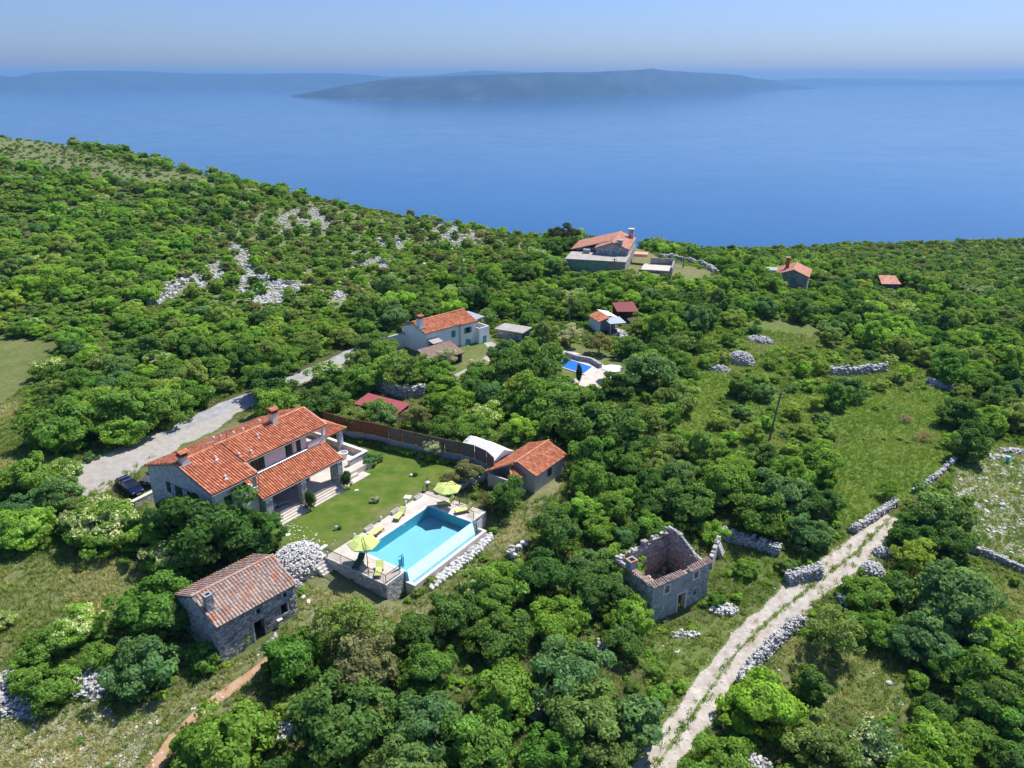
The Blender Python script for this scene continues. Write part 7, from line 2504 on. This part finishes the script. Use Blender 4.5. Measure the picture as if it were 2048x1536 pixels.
# ------------------------------------------------------------------ woods and scrub, scattered by survey zones
rng = np.random.default_rng(21)
BUILT = [(*VP(2.5, 6)[:2], 11), (*VP(13.5, 6)[:2], 7), (*inframe(OO, OA, 4, 3.5)[:2], 6), (*inframe(RO, RA, 3.6, 3)[:2], 5.2), (*inframe(CO, CA, 2.2, 2.9)[:2], 5.8), (*inframe(CO, CA, 3, 9)[:2], 5),
         (*WP(5, 3)[:2], 8), (*WP(-.5, -4.2)[:2], 5.5), (*WP(12, 2)[:2], 4.5), (so.location[0] + 2.5, so.location[1] + .6, 4), (rs_.location[0] + 2.5, rs_.location[1], 4.5), (cen[0], cen[1], 7), (sO[0] + 2, sO[1] + 2, 5), (dO[0] + 2, dO[1] + 2, 3.5),
         (gl[0] + 3, gl[1] + 3, 13), (gl[0] + 16, gl[1] + 2, 8), (g2[0], g2[1] + 4, 6.5), (g3[0] + 2.8, g3[1] + 2, 4)]
# (outline in the photograph, ground distance): nearer crowns must leave these in sight
KEEP = [([(218, 940), (300, 935), (312, 985), (300, 1000), (280, 1008), (222, 990)], 89), ([(285, 925), (560, 805), (610, 815), (690, 850), (735, 900), (720, 960), (545, 1050), (430, 1000), (310, 1030)], 84), ([(362, 1185), (545, 1105), (605, 1165), (600, 1230), (470, 1310), (430, 1290)], 60), ([(1250, 1105), (1335, 1062), (1425, 1115), (1400, 1195), (1310, 1230)], 68),
        ([(975, 945), (1080, 885), (1135, 910), (1115, 960), (1060, 985)], 84), ([(600, 1140), (640, 1080), (870, 950), (985, 1030), (970, 1100), (780, 1205)], 80), ([(960, 870), (1035, 895), (1020, 920), (975, 940)], 92),
        ([(690, 845), (980, 885), (975, 930), (690, 875)], 93), ([(800, 650), (830, 630), (940, 615), (970, 640), (965, 690), (880, 680), (860, 700), (800, 690)], 132), ([(850, 690), (880, 675), (930, 700), (900, 712)], 122), ([(765, 795), (808, 808), (800, 822), (765, 805)], 108),
        ([(868, 782), (905, 795), (902, 815), (872, 800)], 112), ([(1100, 708), (1180, 728), (1195, 765), (1155, 775), (1140, 755)], 128), ([(1203, 725), (1245, 735), (1240, 745), (1210, 745)], 130), ([(1188, 615), (1230, 605), (1262, 620), (1240, 665), (1200, 660)], 165),
        ([(980, 650), (1055, 648), (1050, 675), (985, 680)], 140), ([(1140, 526), (1165, 485), (1230, 465), (1275, 490), (1340, 518), (1300, 532), (1250, 530)], 205), ([(1545, 535), (1580, 510), (1622, 525), (1615, 560), (1560, 555)], 215), ([(1758, 553), (1802, 556), (1800, 575), (1762, 575)], 240),
        ([(1310, 512), (1400, 520), (1440, 545), (1420, 552), (1320, 525)], 200), ([(922, 510), (930, 510), (930, 585), (922, 585)], 160), ([(1534, 880), (1548, 780), (1556, 780), (1545, 880)], 105)]
GKEEP = [MEADOW_FR, LAWN, FIELD_UL, FIELD_L, MEADOW_R, MEADOW_M2, MEADOW_M3, STONY_R, MEADOW_LR, [(1380, 860), (1400, 760), (1440, 770), (1400, 850)],
         [(300, 1530), (420, 1390), (560, 1270), (600, 1240), (640, 1270), (520, 1360), (470, 1430), (340, 1545)], [(0, 1450), (90, 1430), (250, 1430), (330, 1420), (290, 1530), (0, 1536)],
         [(840, 1230), (980, 1100), (1080, 980), (1120, 960), (1090, 1010), (1010, 1100), (900, 1190)], [(960, 1130), (1050, 1080), (1050, 1100), (1010, 1120)],
         [(1285, 1536), (1330, 1440), (1430, 1320), (1560, 1190), (1700, 1070), (1770, 1050), (1770, 1075), (1600, 1250), (1480, 1380), (1400, 1450), (1350, 1536)], [(1330, 1290), (1420, 1240), (1500, 1210), (1540, 1200), (1420, 1330), (1380, 1370)],
         [(165, 950), (275, 900), (460, 815), (470, 835), (300, 925), (240, 960)], [(575, 770), (600, 755), (610, 762), (580, 780)], [(670, 715), (710, 700), (715, 706), (675, 722)], [(1240, 1750), (1285, 1530), (1350, 1530), (1330, 1750)], [(230, 1750), (290, 1530), (345, 1530), (310, 1750)]]
cand = []


def zone(n, x0, x1, y0, y1):
    c = np.stack([rng.uniform(x0, x1, n), rng.uniform(y0, y1, n)], 1)
    return c


C = np.concatenate([zone(9000, -60, 60, 28, 130), zone(20000, -190, 150, 60, 240), zone(26000, -420, 330, 150, 480)])
Zc = ground(C[:, 0], C[:, 1])
P2, DDc = project(np.stack([C[:, 0], C[:, 1], Zc], 1))
Dh = np.hypot(C[:, 0], C[:, 1])
Dcr = np.interp(np.arctan2(C[:, 0], C[:, 1]), crest_th, crest_D)
vis = (DDc > 8) & (P2[:, 0] > -160) & (P2[:, 0] < 2210) & (P2[:, 1] > 180) & (P2[:, 1] < 1760) & (Dh < Dcr + 16)
C, Zc, P2, DDc, Dh = C[vis], Zc[vis], P2[vis], DDc[vis], Dh[vis]
inz = lambda polys: np.any([in_poly(P2, p) for p in polys], axis=0)
heath, hilltop, heath_r, shrubby = inz([HEATH]), inz([HILLTOP]), inz([HEATH_R]), inz(SHRUBBY)
notree = inz(NO_TREES) & ~shrubby
left = (P2[:, 0] < 760) & (P2[:, 1] < 700) & ~heath & ~hilltop
u = rng.uniform(size=len(C))
Rr = np.where(heath, .7 + 1.1 * u ** 1.6, np.where(hilltop, .5 + .9 * u, np.where(heath_r, .85 + 1.0 * u, np.where(shrubby, .7 + 1.1 * u, np.where(left, 1.3 + 1.5 * u, 1.6 + 1.8 * u)))))
patch = np.sin(C[:, 0] * .13 + 1.7 * np.sin(C[:, 1] * .09)) + np.sin(C[:, 1] * .15 + 1.3 * np.sin(C[:, 0] * .11 + 2)) + .6 * np.sin(C[:, 0] * .31 - C[:, 1] * .27)
gap = (patch > .95) & ~heath & ~hilltop & ~heath_r                       # lower scrub in the openings of the wood
Rr = np.where(gap, .6 + .8 * u, Rr)
SP = np.where(gap, 1.05, np.where(heath, 1.12, np.where(hilltop, 1.7, np.where(heath_r, .82, np.where(shrubby, 1.22, np.where(left, .76, .76))))))
keep = (~notree | (hilltop & (patch + rng.normal(0, .6, len(C)) > .1))) & ~(shrubby & (rng.uniform(size=len(C)) < .15))
near_road = np.minimum(np.minimum(dist_line(C, TRACK) - 1.6, dist_line(C, DRIVE) - 2.4), dist_line(C, PATH) - .6)
keep &= near_road > Rr * .55
for x, y, r in BUILT:
    keep &= np.hypot(C[:, 0] - x, C[:, 1] - y) > r + Rr * .45
# crowns must not stand in front of what the photograph shows
for fx, fz in ((0, 1.0), (0, 1.75), (-.75, 1.1), (.75, 1.1), (0, .3), (-.6, .6), (.6, .6)):
    Q, _ = project(np.stack([C[:, 0] + fx * Rr, C[:, 1], Zc + fz * Rr], 1))
    for poly, Dk in KEEP:
        keep &= ~(in_poly(Q, poly) & (Dh < Dk))
    for poly in GKEEP:
        keep &= ~in_poly(Q, poly) | hilltop
    for wl_ in WALLS_PX:
        wp = gp([wl_[len(wl_) // 2]])[0]
        keep &= ~((dist_line(Q, wl_) < 9) & (Dh < np.hypot(wp[0], wp[1]) + 2))
    for poly in SCREE:
        keep &= ~in_poly(Q, poly) | (u > .80)
C, Zc, P2, DDc, Dh, Rr, SP, heath, hilltop, heath_r, shrubby, left = [a[keep] for a in (C, Zc, P2, DDc, Dh, Rr, SP, heath, hilltop, heath_r, shrubby, left)]
order = np.lexsort((rng.uniform(size=len(C)), -np.round(Rr)))
cell, grid = 4.0, {}


def near(x, y, r):
    i0, j0 = int(x // cell), int(y // cell)
    for i in range(i0 - 2, i0 + 3):
        for j in range(j0 - 2, j0 + 3):
            for (a, b_, c_) in grid.get((i, j), ()):
                yield a, b_, c_


def put(x, y, r):
    grid.setdefault((int(x // cell), int(y // cell)), []).append((x, y, r))


for x, y, r in TREES:
    put(x, y, r * .92)
chosen = []
for i in order:
    x, y, r, sp = C[i, 0], C[i, 1], Rr[i], SP[i]
    if all((x - a) ** 2 + (y - b_) ** 2 > (sp * (r + c_)) ** 2 for a, b_, c_ in near(x, y, r)):
        put(x, y, r)
        chosen.append(i)
chosen = np.array(chosen)


def colour_of(i):
    a = rng.uniform()
    if heath[i]:
        return ('olive', 'mid', 'brown', 'dark', 'yellow', 'bright')[np.searchsorted([.34, .55, .72, .82, .92, 1], a)]
    if heath_r[i]:
        return ('mid', 'olive', 'yellow', 'blue', 'brown')[np.searchsorted([.35, .68, .80, .93, 1], a)]
    if hilltop[i]:
        return ('olive', 'mid', 'brown', 'dark')[np.searchsorted([.35, .65, .85, 1], a)]
    if left[i]:
        return ('bright', 'mid', 'yellow', 'olive', 'dark', 'blue')[np.searchsorted([.34, .62, .80, .90, .95, 1], a)]
    if shrubby[i]:
        return ('mid', 'bright', 'blue', 'olive', 'yellow')[np.searchsorted([.30, .52, .68, .82, 1], a)]
    return ('mid', 'dark', 'bright', 'olive', 'blue', 'yellow')[np.searchsorted([.36, .62, .74, .84, .95, 1], a)]


LANDMARKS = [('the villa', VP(2.5, 6)), ('the old stone house', inframe(OO, OA, 4, 3.5)), ('the roofless ruin', inframe(RO, RA, 3.6, 3)), ('the garden cabin', inframe(CO, CA, 2.2, 2.9)), ('the white house', WP(5, 3)), ('the brown lean to roof', WP(-.5, -4.2)),
             ('the blue pool', cen), ('the pool house', sO), ('the crest house', gl), ('the far hillside house', g2), ('the tiny hut', g3), ('the leaning pole', gp([(1538, 880)])[0]), ('the hillside lamp pole', gp([(925, 585)])[0]),
             ('the round stone heap', gp([(1482, 725)])[0]), ('the parked blue car', cm), ('the driveway bend', gp([(455, 820)])[0]), ('the upper lane gap', gp([(590, 760)])[0]), ('the bright meadow', gp([(1780, 960)])[0]), ('the track end', gp([(1770, 1055)])[0]),
             ('the long track wall', gp([(1540, 1305)])[0]), ('the lower track', gp([(1340, 1500)])[0]), ('the stony slope', gp([(1980, 1000)])[0]), ('the rough lower meadow', gp([(1690, 1360)])[0]), ('the grass strip', gp([(40, 780)])[0]), ('the lower field', gp([(150, 1180)])[0]),
             ('the field edge heap', gp([(10, 1392)])[0]), ('the dirt path', gp([(400, 1430)])[0]), ('the big scree', gp([(510, 575)])[0]), ('the crest scree', gp([(905, 460)])[0]), ('the boulder wall', gp([(1035, 1105)])[0]), ('the broken wall corner', gp([(1250, 1290)])[0]),
             ('the far terrace wall', gp([(1720, 745)])[0]), ('the grey wood edge heap', gp([(1880, 770)])[0]), ('the brown stone gap', gp([(1070, 1410)])[0]), ('the white blossoming hillside tree', gp([(320, 740)])[0]), ('the marquee', inframe(CO, CA, 3, 9)), ('the far field', gp([(1590, 680)])[0])]
LXY = np.array([p[1][:2] for p in LANDMARKS])
ORD = ['closest', 'second', 'third', 'fourth', 'fifth', 'sixth', 'seventh', 'eighth', 'ninth', 'tenth', 'eleventh', 'twelfth', 'thirteenth', 'fourteenth', 'fifteenth', 'sixteenth', 'seventeenth', 'eighteenth', 'nineteenth', 'twentieth']
counts = {}


def where(x, y, colour, kind):
    d = np.hypot(LXY[:, 0] - x, LXY[:, 1] - y)
    k = int(np.argmin(d))
    dx, dy = x - LXY[k, 0], y - LXY[k, 1]
    fwd = np.array([x, y]) / max(np.hypot(x, y), 1)
    along, side = dx * fwd[0] + dy * fwd[1], dx * fwd[1] - dy * fwd[0]
    s = ('behind' if along > 0 else 'in front of') if abs(along) > abs(side) else ('to the right of' if side > 0 else 'to the left of')
    return k, s, d[k]


size = Rr[chosen] / DDc[chosen]
inview = (P2[chosen, 0] > 0) & (P2[chosen, 0] < 2048) & (P2[chosen, 1] < 1560)
is_tree = Rr[chosen] > 1.55
pick = {}
for flag, lim in ((True, 175), (False, 190)):
    idx = np.nonzero((is_tree == flag) & inview)[0]
    for j in idx[np.argsort(-size[idx])][:lim]:
        pick[j] = flag
single, rest = [], []
for j, i in enumerate(chosen):
    (single if j in pick else rest).append((j, i, colour_of(i)))
rows = {}
for j, i, kd in single:
    x, y = C[i]
    k, s, d = where(x, y, kd, 0)
    rows.setdefault((k, s, kd, pick[j]), []).append((d, j, i))
prng = random.Random(17)
for (k, s, kd, tr), v in rows.items():
    v.sort()
    for n_, (d, j, i) in enumerate(v):
        noun = 'tree' if tr else 'shrub'
        o_ = ORD[n_] if n_ < len(ORD) else 'farthest'
        lab = f'{COLOUR_WORD[kd]} {noun} {s} {LANDMARKS[k][0]}' if len(v) == 1 else f'{o_} {COLOUR_WORD[kd]} {noun} {s} {LANDMARKS[k][0]}' if n_ == 0 else f'{o_} closest {COLOUR_WORD[kd]} {noun} {s} {LANDMARKS[k][0]}'
        x, y = C[i]
        if tr:
            sh = prng.choice(['round', 'round', 'round', 'tall', 'airy' if kd in ('olive', 'yellow') else 'round', 'olive' if kd in ('olive', 'blue') else 'round', 'pale' if kd in ('bright', 'mid') and prng.random() < .25 else 'round'])
            plant(kd, sh, x, y, Rr[i], lab, 'tree', 'trees of the surrounding wood', z=Zc[i], rng=prng)
        else:
            plant(kd, prng.choice(['bush', 'bush', 'bramble']), x, y, Rr[i], lab, 'shrub', 'shrubs of the scrub and field edges', z=Zc[i], trunk=False, rng=prng)


# ------------------------------------------------------------------ what nobody could count: geometry nodes instances
def scatter(name, pts, rots, scls, idx, sources, tint, **props):
    """one object that instances the SOURCES (hidden collection) at PTS"""
    me = bpy.data.meshes.new(name)
    me.vertices.add(len(pts))
    me.vertices.foreach_set('co', np.asarray(pts, np.float32).ravel())
    for nm, tp, key, arr in (('rot', 'FLOAT_VECTOR', 'vector', rots), ('scl', 'FLOAT_VECTOR', 'vector', scls), ('idx', 'INT', 'value', idx), ('tint', 'FLOAT_VECTOR', 'vector', tint)):
        a = me.attributes.new(nm, tp, 'POINT')
        a.data.foreach_set(key, np.ascontiguousarray(arr, np.int32 if tp == 'INT' else np.float32).ravel())
    c = bpy.data.collections.new(name + '_sources')
    for i, s in enumerate(sources):
        s.name = '%s_source_%02d' % (name, i)
        c.objects.link(s)
    g = bpy.data.node_groups.new(name, 'GeometryNodeTree')
    g.interface.new_socket('Geometry', in_out='INPUT', socket_type='NodeSocketGeometry')
    g.interface.new_socket('Geometry', in_out='OUTPUT', socket_type='NodeSocketGeometry')
    n, l = g.nodes, g.links
    gi, go = n.new('NodeGroupInput'), n.new('NodeGroupOutput')
    ci = n.new('GeometryNodeCollectionInfo')
    ci.inputs['Collection'].default_value = c
    ci.inputs['Separate Children'].default_value = True
    ci.inputs['Reset Children'].default_value = True
    ip = n.new('GeometryNodeInstanceOnPoints')
    ip.inputs['Pick Instance'].default_value = True

    def na(nm, tp):
        q = n.new('GeometryNodeInputNamedAttribute')
        q.data_type = tp
        q.inputs['Name'].default_value = nm
        return q.outputs['Attribute']
    e = n.new('FunctionNodeEulerToRotation')
    l.new(na('rot', 'FLOAT_VECTOR'), e.inputs[0])
    l.new(gi.outputs[0], ip.inputs['Points'])
    l.new(ci.outputs[0], ip.inputs['Instance'])
    l.new(na('idx', 'INT'), ip.inputs['Instance Index'])
    l.new(e.outputs[0], ip.inputs['Rotation'])
    l.new(na('scl', 'FLOAT_VECTOR'), ip.inputs['Scale'])
    l.new(ip.outputs[0], go.inputs[0])
    o = link(name, me, None, kind='stuff', **props)
    md = o.modifiers.new('scatter', 'NODES')
    md.node_group = g
    return o


MASS = {}


def sources(shapes):
    out, tab = [], {}
    for sh in shapes:
        for v in range(len(PROTO[sh])):
            me = MASS.get((sh, v))
            if me is None:
                me = MASS[(sh, v)] = PROTO[sh][v][0].copy()
                me.materials[0], me.materials[1] = MATS['leaf_mass'], MATS['blossom_mass']
            tab[(sh, v)] = len(out)
            out.append(bpy.data.objects.new('source', me))
    return out, tab


kinds_ = ['dark', 'mid', 'bright', 'yellow', 'blue', 'brown', 'olive']
for nm, flag, shapes in (('woodland', True, ['round', 'tall', 'pale', 'airy', 'olive']), ('shrubland', False, ['bush', 'bramble'])):
    src, tab = sources(shapes)
    tn = []
    sel = [(j, i, kd) for j, i, kd in rest if bool(is_tree[j]) == flag]
    pts, ro, sc, ix = [], [], [], []
    for j, i, kd in sel:
        sh = 'pale' if flag and prng.random() < .05 else 'airy' if flag and prng.random() < .09 else 'olive' if flag and prng.random() < .06 else ('tall' if flag and prng.random() < .2 else shapes[0] if flag or prng.random() < .65 else 'bramble')
        v = prng.randrange(len(PROTO[sh]))
        r = Rr[i]
        pts.append((C[i, 0], C[i, 1], Zc[i] + PROTO[sh][v][2] * r * .55))
        ro.append((0, 0, prng.uniform(0, 6.28)))
        sc.append((r, r * prng.uniform(.9, 1.1), r * prng.uniform(.85, 1.15)))
        ix.append(tab[(sh, v)])
        tn.append(LEAF[kd])
    scatter(nm, pts, ro, sc, ix, src, tn, label='wood and scrub covering the slopes')


def grass_tuft(seed, n=16, h=1.0, spread=.45, lean=.5, w=.05):
    r = np.random.default_rng(seed)
    V, F = [], []
    for i in range(n):
        a, d = r.uniform(0, 6.28), r.uniform(0, spread)
        p = np.array([math.cos(a) * d, math.sin(a) * d, -.03])
        L = np.array([math.cos(a + r.normal(0, .7)), math.sin(a + r.normal(0, .7)), 0]) * lean * r.uniform(.3, 1.2)
        tip = p + L + np.array([0, 0, h * r.uniform(.5, 1.1)])
        sd = np.array([-math.sin(a), math.cos(a), 0]) * w * r.uniform(.7, 1.5)
        mid = p + L * .35 + np.array([0, 0, h * .5])
        k = len(V)
        V += [p - sd, p + sd, mid + sd * .8, mid - sd * .8, tip + sd * .1, tip - sd * .1]
        F += [(k, k + 1, k + 2, k + 3), (k + 3, k + 2, k + 4, k + 5)]
    return mesh_np('grass_tuft', V, F, ('grass_blade',), r.uniform(0, 1, len(F)))


tufts = [grass_tuft(k) for k in range(4)]
GCOL = [(.120, .180, .048), (.160, .210, .064), (.215, .240, .105), (.29, .285, .160), (.115, .185, .036), (.155, .215, .050)]
src = [bpy.data.objects.new('source', tm) for tm in tufts]
N = 150000
c_ = np.stack([rng.uniform(-75, 80, N), rng.uniform(30, 150, N)], 1)
zz_ = ground(c_[:, 0], c_[:, 1])
q2, dq = project(np.stack([c_[:, 0], c_[:, 1], zz_], 1))
ok = (dq > 8) & (q2[:, 0] > -60) & (q2[:, 0] < 2110) & (q2[:, 1] < 1600)
ok &= ~in_poly(q2, LAWN) & ~in_poly(q2, HOUSE) & ~in_poly(q2, TERRACE) & ~in_poly(q2, YARD_B) & ~in_poly(q2, YARD_W)
for x, y, r in BUILT:
    ok &= np.hypot(c_[:, 0] - x, c_[:, 1] - y) > r * .72
edge = np.minimum(np.minimum(np.abs(dist_line(c_, TRACK) - .0) - 1.5, dist_line(c_, DRIVE) - 3.0), dist_line(c_, PATH) - .45)
ok &= (edge > rng.uniform(-.15, .3, N)) | ((dist_line(c_, TRACK) < .34) & (rng.uniform(size=N) < .75)) | ((dist_line(c_, TRACK) < 1.7) & (rng.uniform(size=N) < .05))
c_, zz_, q2 = c_[ok], zz_[ok], q2[ok]
dryz = in_poly(q2, FIELD_BL) | in_poly(q2, FIELD_L) | in_poly(q2, MEADOW_LR) | in_poly(q2, MEADOW_FR) | in_poly(q2, FIELD_UL)
mead = in_poly(q2, MEADOW_R) | in_poly(q2, MEADOW_M1) | in_poly(q2, MEADOW_M3)
pn = np.sin(c_[:, 0] * .33 + 2 * np.sin(c_[:, 1] * .21)) + np.sin(c_[:, 1] * .45 + 1.5 * np.sin(c_[:, 0] * .17)) + rng.normal(0, .7, len(c_))
ci_ = np.where(mead, np.where(pn > .4, 5, 4), np.where(dryz, np.where(pn > .9, 3, np.where(pn > 0, 2, np.where(pn > -.9, 1, 0))), np.where(pn > 1.4, 2, np.where(pn > .2, 1, np.where(pn > -1, 0, 4)))))
s_ = rng.uniform(.18, .48, len(c_)) * np.where(mead, .8, 1.0)
dense = rng.uniform(size=len(c_)) < np.where(dryz | mead, .95, .70)
ix = rng.integers(0, 4, len(c_))
tn = np.array(GCOL)[ci_]
scatter('grass', np.stack([c_[:, 0], c_[:, 1], zz_], 1)[dense], np.stack([np.zeros(len(c_)), np.zeros(len(c_)), rng.uniform(0, 6.28, len(c_))], 1)[dense], np.stack([s_ * 1.3, s_ * 1.3, s_], 1)[dense], ix[dense], src, tn[dense], label='rough meadow grass')

# low undergrowth in the gaps of the wood and along the edges
N = 26000
c_ = np.concatenate([np.stack([rng.uniform(-110, 120, N), rng.uniform(30, 210, N)], 1), np.stack([rng.uniform(-330, 60, 26000), rng.uniform(110, 430, 26000)], 1), np.stack([rng.uniform(40, 300, 12000), rng.uniform(150, 430, 12000)], 1)])
N = len(c_)
zz_ = ground(c_[:, 0], c_[:, 1])
q2, dq = project(np.stack([c_[:, 0], c_[:, 1], zz_], 1))
ok = (dq > 8) & (q2[:, 0] > -60) & (q2[:, 0] < 2110) & (q2[:, 1] < 1600)
ok &= ~np.any([in_poly(q2, p) for p in SCREE], axis=0) & ((~in_poly(q2, HILLTOP)) | (rng.uniform(size=N) < .35))
LANE = [(600, 1250), (640, 1150), (780, 1225), (960, 1130), (1060, 1010), (1110, 950), (1170, 955), (1100, 1020), (1040, 1085), (900, 1200), (860, 1270), (760, 1290)]
inn = np.any([in_poly(q2, p) for p in [*NO_TREES, LANE] if p is not VERGE and p is not HILLTOP], axis=0)
ok &= (~inn) | ((rng.uniform(size=N) < .025) & np.any([in_poly(q2, p) for p in (FIELD_BL, FIELD_L, MEADOW_LR, STONY_R, MEADOW_M3)], axis=0))
ok &= np.minimum(np.minimum(dist_line(c_, TRACK) - 1.9, dist_line(c_, DRIVE) - 3.6), dist_line(c_, PATH) - .8) > 0
for x, y, r in BUILT:
    ok &= np.hypot(c_[:, 0] - x, c_[:, 1] - y) > r * .85
for wl_ in WALLS_PX:
    ok &= ~((dist_line(q2 - [0, 5], wl_) < 11) & (rng.uniform(size=N) < .8))
ok &= ~in_poly(q2, [(215, 935), (300, 930), (330, 1000), (290, 1030), (215, 1000)])
ok &= (~np.any([in_poly(q2, p) for p in SHRUBBY], axis=0)) | (rng.uniform(size=N) < .45)
c_, zz_ = c_[ok], zz_[ok]
src, tab = sources(['bramble', 'bush'])
tn = np.array([LEAF[k] for k in ('mid', 'olive', 'bright', 'yellow', 'mid', 'bright')])[rng.integers(0, 6, len(c_))]
s_ = rng.uniform(.22, .62, len(c_)) * np.interp(np.hypot(c_[:, 0], c_[:, 1]), [80, 160, 400], [1, 1.3, 1.8])
scatter('undergrowth', np.stack([c_[:, 0], c_[:, 1], zz_ - .02], 1), np.stack([np.zeros(len(c_)), np.zeros(len(c_)), rng.uniform(0, 6.28, len(c_))], 1), np.stack([s_, s_, s_ * .8], 1), rng.integers(0, len(src), len(c_)), src, tn, label='low brambles and weeds')
print('plants', len(T), 'single', len(single), 'rest', len(rest), 'grass', int(dense.sum()), 'under', len(c_))
